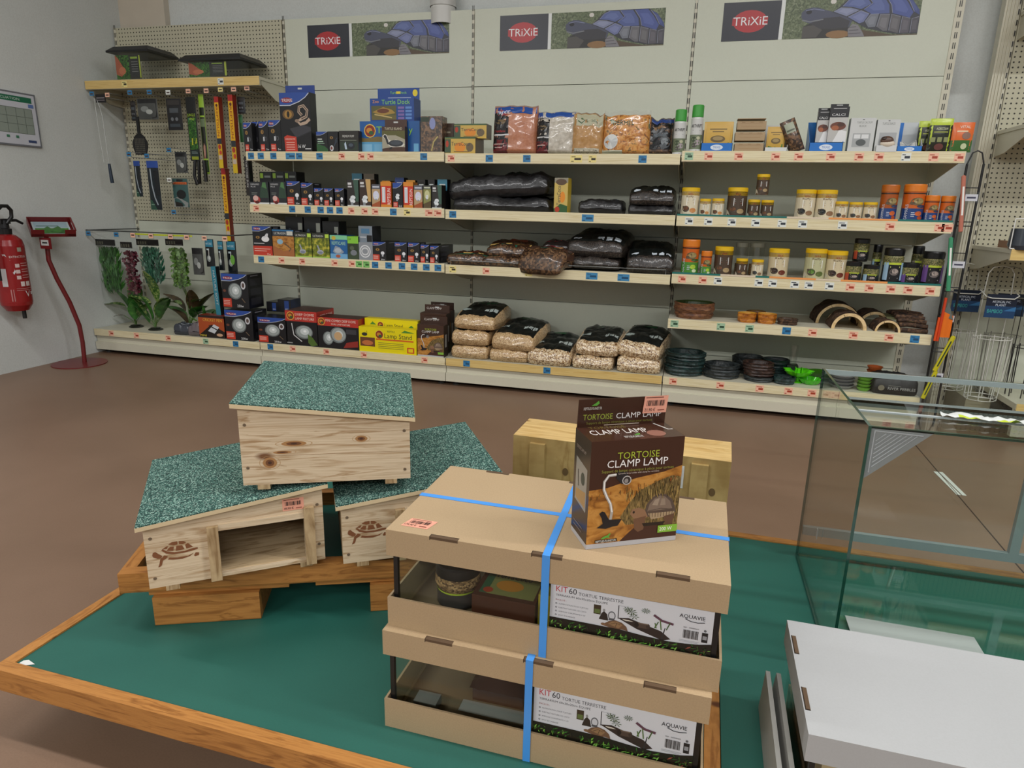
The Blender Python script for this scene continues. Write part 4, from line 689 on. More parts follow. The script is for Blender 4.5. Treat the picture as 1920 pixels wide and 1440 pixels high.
# ------------------------------------------------------------------ goods on the shelves: kind, x, y, z, width, depth, height, turn, label
ITEMS = [
 ('heater', 0.015, -0.485, 1.396, 0.06, 0.09, 0.173, 0, 'black heating cable carton with blue top, first from left end of the top shelf', {}),
 ('heater', 0.038, -0.44, 1.396, 0.049, 0.09, 0.182, 0, 'slim black heating cable carton, second from left on the top shelf', {}),
 ('heater', 0.129, -0.485, 1.396, 0.067, 0.09, 0.179, 0, 'black heating cable carton with coiled cable picture, third from left on the top shelf', {}),
 ('heater', 0.208, -0.485, 1.396, 0.086, 0.1, 0.186, 0, 'black heating cable carton touching the tall snake box', {}),
 ('snake_box', 0.357, -0.485, 1.396, 0.209, 0.07, 0.341, 0, 'tall black heat mat carton with a snake picture and 16 w on it', {}),
 ('algae_box', 0.532, -0.485, 1.396, 0.076, 0.1, 0.118, 0, 'black and green carton with blue top right of the snake box', {}),
 ('eye_box', 0.606, -0.485, 1.396, 0.068, 0.1, 0.119, 0, 'black carton with an eye picture beside the pump carton', {}),
 ('pump_box', 0.711, -0.485, 1.396, 0.128, 0.1, 0.122, 0, 'dark grey pump carton with pale base, left of the blue dock carton', {}),
 ('dock_big', 0.957, -0.44, 1.396, 0.387, 0.16, 0.18, 0, 'large blue basking dock carton lying behind the brown terrapin box', {}),
 ('dock_top', 0.966, -0.42, 1.578, 0.283, 0.1, 0.127, 0, 'blue basking dock carton with green lettering standing on the large blue carton', {}),
 ('island_box', 1.005, -0.49, 1.396, 0.146, 0.04, 0.144, 0, 'brown basking island carton with a black terrapin picture', {}),
 ('bark_pouch', 1.242, -0.485, 1.396, 0.133, 0.08, 0.198, 0, 'clear pouch of dark bark left of the coconut bricks', {}),
 ('brick_dark', 1.314, -0.4, 1.475, 0.067, 0.12, 0.09, 0, 'upper dark brown substrate brick behind the coconut bricks', {}),
 ('brick_dark', 1.314, -0.4, 1.388, 0.067, 0.12, 0.093, 0, 'lower dark brown substrate brick behind the coconut bricks', {}),
 ('coco', 1.463, -0.44, 1.478, 0.197, 0.1, 0.079, 0, 'coconut fibre brick in printed wrap, upper one of the pair on the top shelf', {}),
 ('coco', 1.417, -0.485, 1.388, 0.186, 0.16, 0.093, 0, 'coconut fibre brick in printed wrap, lower front one on the top shelf', {}),
 ('sand_red', 1.735, -0.485, 1.388, 0.269, 0.11, 0.263, 0, 'upright bag of red terrarium sand with blue top', {}),
 ('sand_white', 1.97, -0.485, 1.388, 0.233, 0.11, 0.229, 0, 'upright bag of white sand with blue top', {}),
 ('sand_tan', 2.149, -0.485, 1.388, 0.185, 0.1, 0.219, 0, 'upright clear bag of tan terrarium sand with black lettering', {}),
 ('corn_bag', 2.359, -0.485, 1.388, 0.264, 0.1, 0.228, 0, 'clear bag of orange shavings with a round white sticker', {}),
 ('bark_bag', 2.535, -0.45, 1.388, 0.155, 0.1, 0.193, 0, 'clear bag of bark with black and green label behind the spray can', {}),
 ('spray', 2.642, -0.485, 1.388, 0.069, 0.05, 0.227, 0, 'white spray can with green cap in front of the bark bag', {}),
 ('spray', 2.727, -0.485, 1.404, 0.081, 0.05, 0.232, 0, 'white spray can with green cap at left end of the third bay', {}),
 ('kraft', 2.996, -0.49, 1.404, 0.142, 0.1, 0.042, 0, 'kraft cardboard box at the bottom of the stack of four', {}),
 ('kraft', 2.997, -0.47, 1.46, 0.146, 0.1, 0.042, 0, 'kraft cardboard box second from bottom in the stack of four', {}),
 ('kraft', 3.001, -0.45, 1.516, 0.143, 0.1, 0.041, 0, 'kraft cardboard box third from bottom in the stack of four', {}),
 ('kraft', 3.001, -0.42, 1.572, 0.141, 0.1, 0.002, 0, 'kraft cardboard box on top of the stack of four', {}),
 ('calci', 3.342, -0.46, 1.452, 0.057, 0.03, 0.15, 0, 'black topped calcium carton on the left in the blue tray', {}),
 ('calci', 3.409, -0.475, 1.452, 0.086, 0.03, 0.166, 0, 'black topped calcium carton with red food picture on the right in the blue tray', {}),
 ('block_pack', 3.521, -0.485, 1.404, 0.114, 0.05, 0.159, 0, 'pale grey blister pack with a calcium block, left of the shell pack', {}),
 ('shell_pack', 3.636, -0.485, 1.404, 0.102, 0.06, 0.151, 0, 'pale grey blister pack holding a brown and white shell', {}),
 ('infra_dark', 0.035, -0.36, 1.079, 0.09, 0.1, 0.207, 0, 'dark infrared bulb carton in the back row, leftmost of three', {}),
 ('infra_dark', 0.128, -0.36, 1.079, 0.088, 0.1, 0.208, 0, 'dark infrared bulb carton in the back row, middle one of three', {}),
 ('infra_dark', 0.218, -0.36, 1.079, 0.085, 0.1, 0.209, 0, 'dark infrared bulb carton in the back row, rightmost of three', {}),
 ('infra', 0.067, -0.485, 1.079, 0.139, 0.09, 0.138, 0, 'infrared bulb carton with red bulb, first from left on the second shelf', {}),
 ('infra', 0.204, -0.485, 1.079, 0.119, 0.09, 0.14, 0, 'infrared bulb carton with red bulb, second from left on the second shelf', {}),
 ('tx_bulb', 0.316, -0.485, 1.079, 0.095, 0.1, 0.145, 0, 'wide black bulb carton with red base next to the infrared cartons', {}),
 ('tx_bulb', 0.411, -0.485, 1.079, 0.085, 0.1, 0.136, 0, 'black bulb carton with large eye picture, second of the five in a row', {}),
 ('tx_bulb', 0.492, -0.485, 1.079, 0.065, 0.1, 0.106, 0, 'small black bulb carton in the middle of the five in a row', {}),
 ('tx_bulb', 0.56, -0.485, 1.079, 0.063, 0.1, 0.106, 0, 'small red and black bulb carton, fourth of the five in a row', {}),
 ('tx_bulb', 0.634, -0.485, 1.079, 0.063, 0.1, 0.107, 0, 'small red and black bulb carton left of the first sun bulb', {}),
 ('sun_dark', 0.725, -0.485, 1.079, 0.077, 0.07, 0.158, 0, 'black sun bulb carton with green stripe and white spiral bulb', {}),
 ('sun_brown', 0.808, -0.485, 1.079, 0.075, 0.07, 0.163, 0, 'black sun bulb carton with orange stripe and white spiral bulb', {}),
 ('sun_tan', 0.88, -0.485, 1.079, 0.055, 0.07, 0.134, 0, 'tan and grey spiral bulb carton left of the first red carton', {}),
 ('repti', 0.946, -0.485, 1.079, 0.069, 0.07, 0.15, 0, 'red and orange tube bulb carton left of the black one', {}),
 ('tx_sun', 1.023, -0.485, 1.079, 0.064, 0.07, 0.145, 0, 'black spiral bulb carton between the two red cartons', {}),
 ('repti', 1.091, -0.485, 1.079, 0.063, 0.07, 0.15, 0, 'red and orange tube bulb carton right of the black one', {}),
 ('sun_tan', 1.155, -0.485, 1.079, 0.054, 0.07, 0.133, 0, 'tan spiral bulb carton right of the second red carton', {}),
 ('sun_green', 1.212, -0.485, 1.079, 0.048, 0.07, 0.132, 0, 'green and tan spiral bulb carton, slimmest of the row', {}),
 ('sun_dark', 1.273, -0.485, 1.079, 0.061, 0.07, 0.136, 0, 'black spiral bulb carton next to the black soil sacks', {}),
 ('flap_teal', 0.701, -0.38, 1.079, 0.069, 0.06, 0.201, 0, 'carton showing only its teal top behind the bulb cartons, number one from the left', {}),
 ('flap_tan', 0.783, -0.38, 1.079, 0.072, 0.06, 0.2, 0, 'carton showing only its tan top behind the bulb cartons, number two from the left', {}),
 ('flap_blue', 0.988, -0.38, 1.079, 0.059, 0.06, 0.18, 0, 'carton showing only its blue top behind the bulb cartons, number five from the left', {}),
 ('flap_orange', 0.898, -0.38, 1.079, 0.053, 0.06, 0.16, 0, 'carton showing only its orange top behind the bulb cartons, number three from the left', {}),
 ('flap_orange', 1.062, -0.38, 1.079, 0.059, 0.06, 0.165, 0, 'carton showing only its orange top behind the bulb cartons, number six from the left', {}),
 ('flap_black', 1.131, -0.38, 1.079, 0.051, 0.06, 0.17, 0, 'carton showing only its black top behind the bulb cartons, number seven from the left', {}),
 ('flap_black', 1.197, -0.38, 1.079, 0.043, 0.06, 0.172, 0, 'carton showing only its black top behind the bulb cartons, number eight from the left', {}),
 ('flap_teal', 1.268, -0.38, 1.079, 0.062, 0.06, 0.173, 0, 'carton showing only its teal top behind the bulb cartons, number nine from the left', {}),
 ('coco_up', 2.02, -0.49, 1.074, 0.077, 0.11, 0.19, 0, 'coconut fibre brick standing on end beside the black sacks', {}),
 ('ultra_dark', 0.218, -0.35, 0.758, 0.129, 0.1, 0.247, 0, 'black sunlight bulb carton in the back row, on the left', {}),
 ('ultra_dark', 0.353, -0.35, 0.758, 0.122, 0.1, 0.249, 0, 'black sunlight bulb carton in the back row, in the middle', {}),
 ('ultra_dark', 0.485, -0.35, 0.758, 0.118, 0.1, 0.226, 0, 'black sunlight bulb carton in the back row, on the right', {}),
 ('tx_big', 0.066, -0.485, 0.758, 0.142, 0.1, 0.185, 0, 'black floodlight bulb carton with white bulb at the left end of the third shelf', {}),
 ('ultra_tan', 0.219, -0.485, 0.758, 0.155, 0.1, 0.168, 0, 'orange desert bulb carton right of the black floodlight carton', {}),
 ('ultra_green', 0.362, -0.485, 0.758, 0.121, 0.1, 0.155, 0, 'yellow green jungle bulb carton, left one of the pair', {}),
 ('ultra_green', 0.488, -0.485, 0.758, 0.121, 0.1, 0.154, 0, 'yellow green jungle bulb carton, right one of the pair', {}),
 ('care_blue', 0.614, -0.485, 0.758, 0.12, 0.1, 0.146, 0, 'blue bulb carton with pale green lettering', {}),
 ('care_green', 0.713, -0.485, 0.758, 0.074, 0.1, 0.142, 0, 'bright green and black bulb carton right of the blue one', {}),
 ('fan_box', 0.8, -0.485, 0.758, 0.094, 0.12, 0.109, 0, 'grey carton with a white coiled ring picture', {}),
 ('fan_top', 0.793, -0.47, 0.865, 0.093, 0.12, 0.1, 0, 'grey carton with black square, standing on the ring carton', {}),
 ('tx_bulb', 0.893, -0.485, 0.758, 0.089, 0.2, 0.115, 0, 'black reflector bulb carton with an eye right of the grey cartons', {}),
 ('tx_bulb', 1.036, -0.485, 0.758, 0.081, 0.1, 0.117, 0, 'black reflector bulb carton, second of the right hand five', {}),
 ('tx_bulb', 1.122, -0.485, 0.758, 0.077, 0.1, 0.118, 0, 'black reflector bulb carton in the middle of the right hand five', {}),
 ('tx_bulb', 1.194, -0.485, 0.758, 0.056, 0.2, 0.109, 0, 'small black reflector bulb carton with red base, fourth of the five', {}),
 ('tx_bulb', 1.256, -0.485, 0.758, 0.056, 0.25, 0.104, 0, 'small black reflector bulb carton at the right end of the third shelf', {}),
 ('cricket', -0.397, -0.47, 0.177, 0.207, 0.09, 0.154, 0, 'small orange and black cricket cage carton', {}),
 ('tx_dome', -0.167, -0.48, 0.177, 0.217, 0.16, 0.205, 0, 'black dome lamp carton, lower one of the stacked pair', {}),
 ('tx_dome', -0.199, -0.45, 0.392, 0.206, 0.16, 0.231, 0, 'black dome lamp carton, upper one of the stacked pair', {}),
 ('tx_dome', 0.091, -0.48, 0.177, 0.221, 0.14, 0.173, 0, 'black dome lamp carton with 160 w in front of the dark stack', {}),
 ('dark_carton', -0.024, -0.3, 0.36, 0.089, 0.12, 0.067, 0, 'dark carton on the stack behind the dome lamp carton, left one', {}),
 ('dark_carton', 0.073, -0.3, 0.36, 0.101, 0.12, 0.088, 0, 'dark carton on the stack behind the dome lamp carton, right one', {}),
 ('dark_carton2', 0.018, -0.3, 0.177, 0.178, 0.14, 0.139, 0, 'dark carton standing under the two dark cartons behind', {}),
 ('deep_dome', 0.311, -0.48, 0.177, 0.234, 0.22, 0.23, 0, 'red and black deep dome lamp carton', {}),
 ('combo_dome', 0.583, -0.485, 0.177, 0.294, 0.14, 0.202, 0, 'red and black twin dome lamp carton beside the yellow carton', {}),
 ('lamp_stand', 0.934, -0.49, 0.177, 0.398, 0.06, 0.162, 0, 'yellow lamp stand carton in front', {}),
 ('lamp_stand_back', 0.928, -0.42, 0.285, 0.371, 0.06, 0.098, 0, 'yellow lamp stand carton lying behind, only its top showing', {}),
 ('clamp_small', 1.228, -0.49, 0.177, 0.176, 0.075, 0.202, 0, 'brown clamp lamp carton at the front of the row on the base shelf', {}),
 ('clamp_small', 1.21, -0.4, 0.177, 0.176, 0.075, 0.26, 0, 'brown clamp lamp carton second in the row on the base shelf', {}),
 ('clamp_small', 1.211, -0.31, 0.177, 0.166, 0.075, 0.266, 0, 'brown clamp lamp carton at the back of the row on the base shelf', {}),
 ('jar_tort', 2.726, -0.485, 1.073, 0.096, 0, 0.15, 0, 'large yellow lidded tub at the left end of its shelf, small tub to its right', {}),
 ('jar_tort', 2.807, -0.485, 1.073, 0.058, 0, 0.093, 0, 'small yellow lidded tub right of the leftmost large tub', {}),
 ('jar_tort', 2.873, -0.485, 1.073, 0.064, 0, 0.096, 0, 'small yellow lidded tub, second of the left pair', {}),
 ('jar_dark', 2.969, -0.485, 1.073, 0.103, 0, 0.154, 0, 'large yellow lidded tub with dark label', {}),
 ('jar_dark', 3.055, -0.485, 1.073, 0.062, 0, 0.094, 0, 'small dark label tub under the raised tub, left', {}),
 ('jar_dark', 3.122, -0.485, 1.073, 0.063, 0, 0.093, 0, 'small dark label tub under the raised tub, right', {}),
 ('jar_dark', 3.088, -0.485, 1.192, 0.064, 0, 0.103, 0, 'small yellow lidded tub standing on top of two others', {}),
 ('jar_terr', 3.309, -0.485, 1.073, 0.098, 0, 0.149, 0, 'large yellow lidded tub with terrapin picture, left of the middle pair', {}),
 ('jar_terr', 3.408, -0.485, 1.073, 0.102, 0, 0.149, 0, 'large yellow lidded tub with terrapin picture, right of the middle pair', {}),
 ('jar_terr', 3.482, -0.485, 1.073, 0.061, 0, 0.093, 0, 'small terrapin tub, left of the three', {}),
 ('jar_terr', 3.549, -0.485, 1.073, 0.064, 0, 0.091, 0, 'small terrapin tub, middle of the three', {}),
 ('jar_terr', 3.617, -0.485, 1.073, 0.065, 0, 0.092, 0, 'small terrapin tub, right of the three', {}),
 ('can_blue', 3.7, -0.485, 1.073, 0.082, 0, 0.178, 0, 'tall orange and blue can, darker left one', {}),
 ('can_blue', 3.814, -0.485, 1.073, 0.102, 0, 0.182, 0, 'tall orange and blue can with white lettering, right one', {}),
 ('can_blue', 3.893, -0.485, 1.073, 0.065, 0, 0.13, 0, 'short orange and blue can beside the tall one', {}),
 ('can_blue', 3.963, -0.485, 1.073, 0.065, 0, 0.129, 0, 'short orange and blue can at the right end of its shelf', {}),
 ('can_green', 2.754, -0.485, 0.762, 0.093, 0, 0.188, 0, 'tall orange and green can at the left end of its shelf', {}),
 ('can_green', 2.84, -0.485, 0.762, 0.058, 0, 0.13, 0, 'short orange and green can beside the tall one', {}),
 ('jar_dark', 2.93, -0.485, 0.762, 0.097, 0, 0.156, 0, 'large dark label tub right of the short green can', {}),
 ('jar_clear', 3.028, -0.36, 0.762, 0.068, 0, 0.177, 0, 'clear tub in the back row on the left', {}),
 ('jar_clear', 3.109, -0.36, 0.762, 0.08, 0, 0.178, 0, 'clear tub in the back row on the right', {}),
 ('jar_dark', 3.027, -0.485, 0.762, 0.061, 0, 0.097, 0, 'small dark label tub in front of the left clear tub', {}),
 ('jar_terr', 3.108, -0.485, 0.762, 0.061, 0, 0.095, 0, 'small pale label tub in front of the right clear tub', {}),
 ('jar_fruit', 3.213, -0.485, 0.762, 0.104, 0, 0.156, 0, 'large yellow lidded tub with brown tortoise food picture', {}),
 ('jar_green', 3.397, -0.485, 0.762, 0.107, 0, 0.162, 0, 'large yellow lidded tub with green pellet picture', {}),
 ('jar_fruit', 3.499, -0.485, 0.762, 0.103, 0, 0.155, 0, 'large yellow lidded tub right of the green pellet tub', {}),
 ('tub_black', 3.621, -0.42, 0.865, 0.077, 0, 0.117, 0, 'small black lidded tub stacked on the black row', {'acc': 'label_red'}),
 ('tub_black', 3.583, -0.485, 0.762, 0.082, 0, 0.103, 0, 'small black lidded tub with red label edge', {'acc': 'label_red'}),
 ('tub_black', 3.668, -0.485, 0.762, 0.078, 0, 0.09, 0, 'small black lidded tub with blue label edge', {'acc': 'label_blue'}),
 ('tub_black', 3.768, -0.485, 0.762, 0.097, 0, 0.179, 0, 'tall black lidded tub with pale blue label', {'acc': 'label_blue'}),
 ('tub_black', 3.848, -0.485, 0.762, 0.081, 0, 0.109, 0, 'small black lidded tub with violet label edge', {'acc': 'label_violet'}),
 ('tub_black', 3.951, -0.485, 0.762, 0.102, 0, 0.169, 0, 'tall black lidded tub with violet label', {'acc': 'label_violet'}),
 ('tub_black', 3.712, -0.36, 0.762, 0.046, 0, 0.191, 0, 'black lidded tub in the back row behind the pale blue one', {'acc': 'label_blue'}),
 ('tub_black', 3.906, -0.36, 0.762, 0.056, 0, 0.19, 0, 'black lidded tub in the back row behind the violet one', {'acc': 'label_violet'}),
]
HANG = [
 ('pack_dark', -1.079, -0.22, 1.621, 0.043, 0.02, 0.127, 0, 'narrow dark hanging pack above the spatula', {}),
 ('pack_clear', -0.931, -0.25, 1.625, 0.165, 0.02, 0.133, 0, 'dark clear fronted hanging pack right of the spatula handle', {}),
 ('spatula', -1.025, -0.25, 1.395, 0.121, 0.02, 0.25, 0, 'black slotted plastic spatula hanging on the pegboard', {}),
 ('pack_dark', -0.716, -0.25, 1.555, 0.119, 0.02, 0.2, 0, 'black meter pack left of the tall jungle pack', {}),
 ('jungle', -0.58, -0.25, 1.356, 0.078, 0.02, 0.407, 0, 'tall black pack printed with green jungle leaves', {}),
 ('lime_pack', -0.52, -0.22, 1.271, 0.041, 0.02, 0.512, 0, 'lime green framed long pack right of the jungle pack', {}),
 ('repti_tube', -0.363, -0.25, 1.311, 0.045, 0.02, 0.448, 0, 'yellow and red fluorescent tube carton, left of the hanging pair', {}),
 ('repti_tube', -0.255, -0.25, 1.278, 0.048, 0.02, 0.491, 0, 'yellow and red fluorescent tube carton, right of the hanging pair', {}),
 ('repti_tube', -0.392, -0.2, 0.798, 0.046, 0.02, 0.513, 0, 'yellow and red fluorescent tube carton hanging lowest', {}),
 ('pack_blue', -1.048, -0.28, 1.112, 0.053, 0.02, 0.24, 0, 'slim thermometer pack with blue top, left one', {}),
 ('pack_blue', -0.917, -0.28, 1.024, 0.095, 0.02, 0.329, 0, 'wide thermometer pack with blue top and grey curved tube', {}),
 ('pack_clear', -0.725, -0.22, 1.278, 0.096, 0.02, 0.138, 0, 'grey clear pack hanging under the blue price tag in the middle', {}),
 ('hygro', -0.754, -0.22, 1.046, 0.127, 0.02, 0.193, 0, 'teal hanging meter pack with orange band', {}),
 ('net_pack', -1.266, -0.3, 1.731, 0.085, 0.02, 0.054, 0, 'small black header card at the left wall', {}),
 ('pack_dark', -0.209, -0.22, 1.658, 0.059, 0.02, 0.104, 0, 'brown hanging pack right of the tube cartons', {}),
 ('green_pack', -0.221, -0.22, 1.479, 0.032, 0.02, 0.173, 0, 'dark green hanging pack beside the top shelf end', {}),
 ('long_box', -0.059, -0.42, 1.133, 0.018, 0.02, 0.242, 0, 'tall narrow dark carton standing beside the second shelf end', {}),
 ('bag_green', -1.314, -0.35, 0.413, 0.179, 0.02, 0.342, 0, 'clear bag with long leaved green plastic plant at the left wall', {}),
 ('bag_red', -1.125, -0.35, 0.436, 0.094, 0.02, 0.307, 0, 'clear bag with dark red plastic plant', {}),
 ('bag_teal', -0.94, -0.35, 0.504, 0.178, 0.02, 0.264, 0, 'clear bag with blue green plastic plant', {}),
 ('bag_lime', -0.715, -0.35, 0.503, 0.138, 0.02, 0.274, 0, 'clear bag with small leaved light green plastic plant', {}),
 ('pack_clear', -0.555, -0.35, 0.592, 0.09, 0.02, 0.184, 0, 'clear hanging pack with grey shells', {}),
 ('pack_teal', -0.452, -0.35, 0.652, 0.07, 0.02, 0.188, 0, 'black hanging pack with teal header, left of three', {}),
 ('pack_teal', -0.348, -0.37, 0.634, 0.045, 0.02, 0.198, 0, 'black hanging pack with teal header, middle of three', {}),
 ('pack_teal', -0.293, -0.33, 0.621, 0.076, 0.02, 0.211, 0, 'black hanging pack with teal header and green tip, right of three', {}),
 ('teal_tube', -0.369, -0.42, 0.325, 0.062, 0.02, 0.337, 0, 'tall slanting teal tube carton left of the stacked dome cartons', {}),
]
CARTONS = set(K)
for it in ITEMS:
    kind = it[0]
    if kind in CARTONS: carton(*it)
    elif kind in UPB:
        kd, x, y, z, w_, d, h, rz, label, kw = it; nm, grp, cont, A = UPB[kind]
        upright_bag(nm, x, y, z, w_, d, h, label, grp, cont, len(label), A, toph=.96 if kind != 'corn_bag' else .9)
    elif kind.startswith(('jar', 'can', 'tub_black', 'spray')): jar(*it)
# loose clear plastic standing up behind the corn bag and cans
def tray_unit(x, y, z, w_, d, h, lip, label, body, name, inside, grp=None, logo=True, lipk='#1f6fc0/.3', backh=None):
    t = thing(name, label, 'tray', (x, y, z), 0, grp); bh = backh or h
    def fn(b):
        x0, x1 = -w_/2, w_/2; e = .002
        b.box(x0, x1, 0, e, 0, lip, lipk); b.box(x0, x1, d-e, d, 0, bh, body); b.box(x0, x1, 0, d, 0, e, body)
        for q in (x0, x1-e): b.add([(q, 0, 0), (q+e, 0, 0), (q+e, d, 0), (q, d, 0), (q, 0, lip), (q+e, 0, lip), (q+e, d, bh), (q, d, bh)], [(0,3,2,1), (4,5,6,7), (0,1,5,4), (2,3,7,6), (1,2,6,5), (3,0,4,7)], body)
        if logo: art(b, [('e', .5, .5, .2, .32, '#d8e0ea'), ('t', .38, .38, .25, 'TRIXIE', '#1f6fc0', .24)], lambda u, v, l: (x0+w_*u, -.0001*l, lip*v), w_/lip)
    part('tray_body', t, fn); return t
def flat_pack(name, cat, x, y, z, w_, h, t_, label, A, body, grp=None, lean=0, rz=0, top=None, par=None):
    b = MB(); x0 = -w_/2
    nz = 8
    def pt(u, v, s): a = 2*u-1; k_ = (1-a*a)**.5*math.sin(math.pi*min(.97, max(.03, v)))**.5 if t_ > .006 else 1; return (x0+w_*u, s*t_/2*k_, h*v)
    b.grid(lambda u, v: pt(u, v, -1), 8, nz, body); b.grid(lambda u, v: pt(1-u, v, 1), 8, nz, body)
    art(b, A, lambda u, v, l: (lambda q: (q[0], q[1]-.0008-.0001*l, q[2]))(pt(u, v, -1)), w_/h, 6)
    o = b.build(name, par, (x, y, z), rz); o.rotation_euler = (0, math.radians(lean), rz)
    return tag(o, label, cat, grp) if not par else o
A_S = [('r', .08, .1, .92, .92, '#c9a24a/.3'), ('r', .2, .74, .8, .78, '#6a5424'), ('r', .3, .66, .7, .69, '#6a5424'), ('e', .5, .42, .26, .12, '#6d5a38'), ('e', .5, .44, .18, .07, '#a08a5c'), ('p', [(.1, .1), (.1, .22), (.4, .16), (.9, .3), (.9, .1)], '#4a7a2c')]
tray_unit(2.836, -.485, 1.404, .157, .12, .15, .043, 'blue fronted display tray full of yellow feed sachets', '#c8ccd0', 'display_tray', None, 'blue display trays', backh=.12)
for i, yy in enumerate((-.475, -.45, -.425, -.40)): flat_pack('feed_sachet', 'sachet', 2.838+.003*(i % 2), yy+.005, 1.408, .143, .142+.004*i, .016, ['yellow feed sachet at the front of the blue tray', 'yellow feed sachet second from the front in the blue tray', 'yellow feed sachet third from the front in the blue tray', 'yellow feed sachet at the back of the blue tray'][i], A_S, '#c9a24a/.25', 'yellow feed sachets')
tray_unit(3.129, -.485, 1.404, .11, .11, .13, .022, 'low white fronted display tray beside the kraft boxes', '#c6c8c4', 'display_tray', None, 'blue display trays', False, '#d0d2d0', .14)
flat_pack('feed_sachet', 'sachet', 3.125, -.46, 1.408, .088, .12, .014, 'single yellow feed sachet in the low white tray', A_S, '#c9a24a/.25', 'yellow feed sachets')
o = flat_pack('leaf_bag', 'bag', 3.235, -.465, 1.406, .075, .165, .05, 'clear bag of dried leaves leaning to the left on the top shelf', [('r', .2, .6, .8, .9, '#9aa08a'), ('r', .25, .65, .75, .7, '#4a5240')], 'bark', None, -24)
t = tray_unit(3.364, -.485, 1.404, .157, .13, .16, .044, 'blue display tray holding two black topped calcium cartons', '#2070b8/.35', 'display_tray', None, 'blue display trays', backh=.155)
tray_unit(3.743, -.485, 1.404, .112, .12, .15, .028, 'blue and white display tray with a small white net inside', '#c2c6ca', 'display_tray', None, 'blue display trays', backh=.15)
def netfn(b):
    b.tube([(-.04, 0, .0), (-.03, .01, .05), (0, .02, .03), (.03, .01, .055), (.042, 0, .0)], .002, '#c8c8c2', 6)
    b.grid(lambda u, v: (-.035+.07*u, .01+.02*v, .005+.035*abs(math.sin(3.1*u+1.5))*v+.01), 8, 4, '#cfcfca/.6')
tag(part('small_net', None, netfn, (3.745, -.46, 1.408)), 'small white folded net lying in the blue and white tray', 'net')
part('tray_back_panel', [o for o in C.objects if o.get('label') == 'blue and white display tray with a small white net inside'][0], lambda b: b.box(-.055, -.012, .117, .1178, .02, .149, '#1f6fc0'))
# shell in the blister pack
sp = [o for o in C.objects if o.get('label', '').startswith('pale grey blister pack holding')][0]
def shell(b):
    for (cx, cz, rx, rz_, k) in [(0, .052, .03, .022, '#5a3f30'), (.004, .038, .034, .018, '#d8cbb8'), (-.012, .06, .016, .012, '#3a2820')]:
        b.grid(lambda u, v: (cx+rx*math.sin(math.pi*v)*math.cos(2*math.pi*u), -.012+.014*math.sin(math.pi*v)*math.sin(2*math.pi*u), cz+rz_*math.cos(math.pi*v)), 16, 10, k)
    b.box(-.045, .045, -.02, 0, .0, .03, '#cdcfce')
part('shell', sp, shell)
A_P = [('r', .0, .0, 1, .8, '#26291f/.25'), ('r', .05, .8, .95, .98, '#b4c830/.25'), ('t', .28, .66, .07, 'AGRECOLIN', '#d8dcb0', .5), ('r', .2, .58, .8, .61, '#9aa040')] + [('r', .1+.28*i, .3, .3+.28*i, .44, '#8a9060') for i in range(3)] + [('e', .5, .16, .2, .1, '#6a3f3a')]
for i, (x, y_) in enumerate([(3.83, -.44), (3.868, -.475)]):
    flat_pack('feed_pouch', 'pouch', x, y_, 1.404, .1, .148+.006*i, .03, ['bright green and black feed pouch, the rear left one', 'bright green and black feed pouch, the front one next to the orange pouch'][i], A_P, '#b4c830/.25', 'green feed pouches')
A_O = [('r', .0, .0, 1, .4, '#3f6a34/.25'), ('p', [(.2, 0), (1, 0), (1, .6), (.6, .5)], '#4f7a3c'), ('t', .3, .8, .09, 'VITAL', '#e8e0d0', .5), ('r', .2, .68, .7, .72, '#e8d8b0'), ('e', .65, .55, .2, .12, '#8a6a5a'), ('e', .6, .2, .14, .1, '#c8d0a8')]
for i, (x, y_) in enumerate([(3.935, -.44), (3.965, -.475)]):
    flat_pack('feed_pouch', 'pouch', x, y_, 1.404, .092, .132+.004*i, .026, ['orange and green feed pouch, the rear one of two', 'orange and green feed pouch at the far right end of the top shelf'][i], A_O, '#d9692a/.25', 'orange feed pouches')

# ---- lying bags of substrate
def sq3(v=.14, h=.07, k='#c8d2da'): return [('r', .52+.14*i, v, .62+.14*i, v+h, k) for i in range(3)] + [('r', .12, v+.01, .26, v+h*.8, k)]
SK = 'black soil sacks'
lying_bag('soil_sack', 'sack', 1.66, -.49, 1.074, .64, .38, .085, 0, 'large black soil sack at the bottom beside the bulb cartons', SK, 'blackbag', 'blackbag', 1, amp=.006)
lying_bag('soil_sack', 'sack', 1.64, -.475, 1.15, .66, .38, .13, 0, 'large black soil sack slumped on top of another beside the bulb cartons', SK, 'blackbag', 'blackbag', 2, [('t', .25, .3, .09, 'TERRA SUBSTRAT', '#2c4a3c', .5), ('r', .72, .3, .78, .5, '#6a7078')], amp=.007, tilty=-.07)
lying_bag('soil_sack', 'sack', 2.24, -.485, 1.074, .27, .26, .078, 0, 'small flat black soil sack alone in the middle of the second shelf', SK, 'clothblk', 'blackbag', 3, [('r', .55, .2, .62, .28, '#9aa4ac'), ('r', .66, .2, .72, .28, '#9aa4ac'), ('r', .76, .2, .86, .26, '#9aa4ac')])
lying_bag('soil_sack', 'sack', 2.52, -.485, 1.074, .27, .28, .062, 0, 'black soil sack under another at the right end of the second shelf', SK, 'blackbag', 'blackbag', 4)
lying_bag('soil_sack', 'sack', 2.52, -.48, 1.125, .265, .28, .115, 0, 'rounded black soil sack on top at the right end of the second shelf', SK, 'clothblk', 'soil', 5, sq3(.12, .1), band=(.06, .1), slope=.35)
lying_bag('soil_sack', 'sack', 2.23, -.47, .765, .30, .36, .075, 0, 'dark soil sack lying under the biggest one on the third shelf', SK, 'blackbag', 'soil', 6)
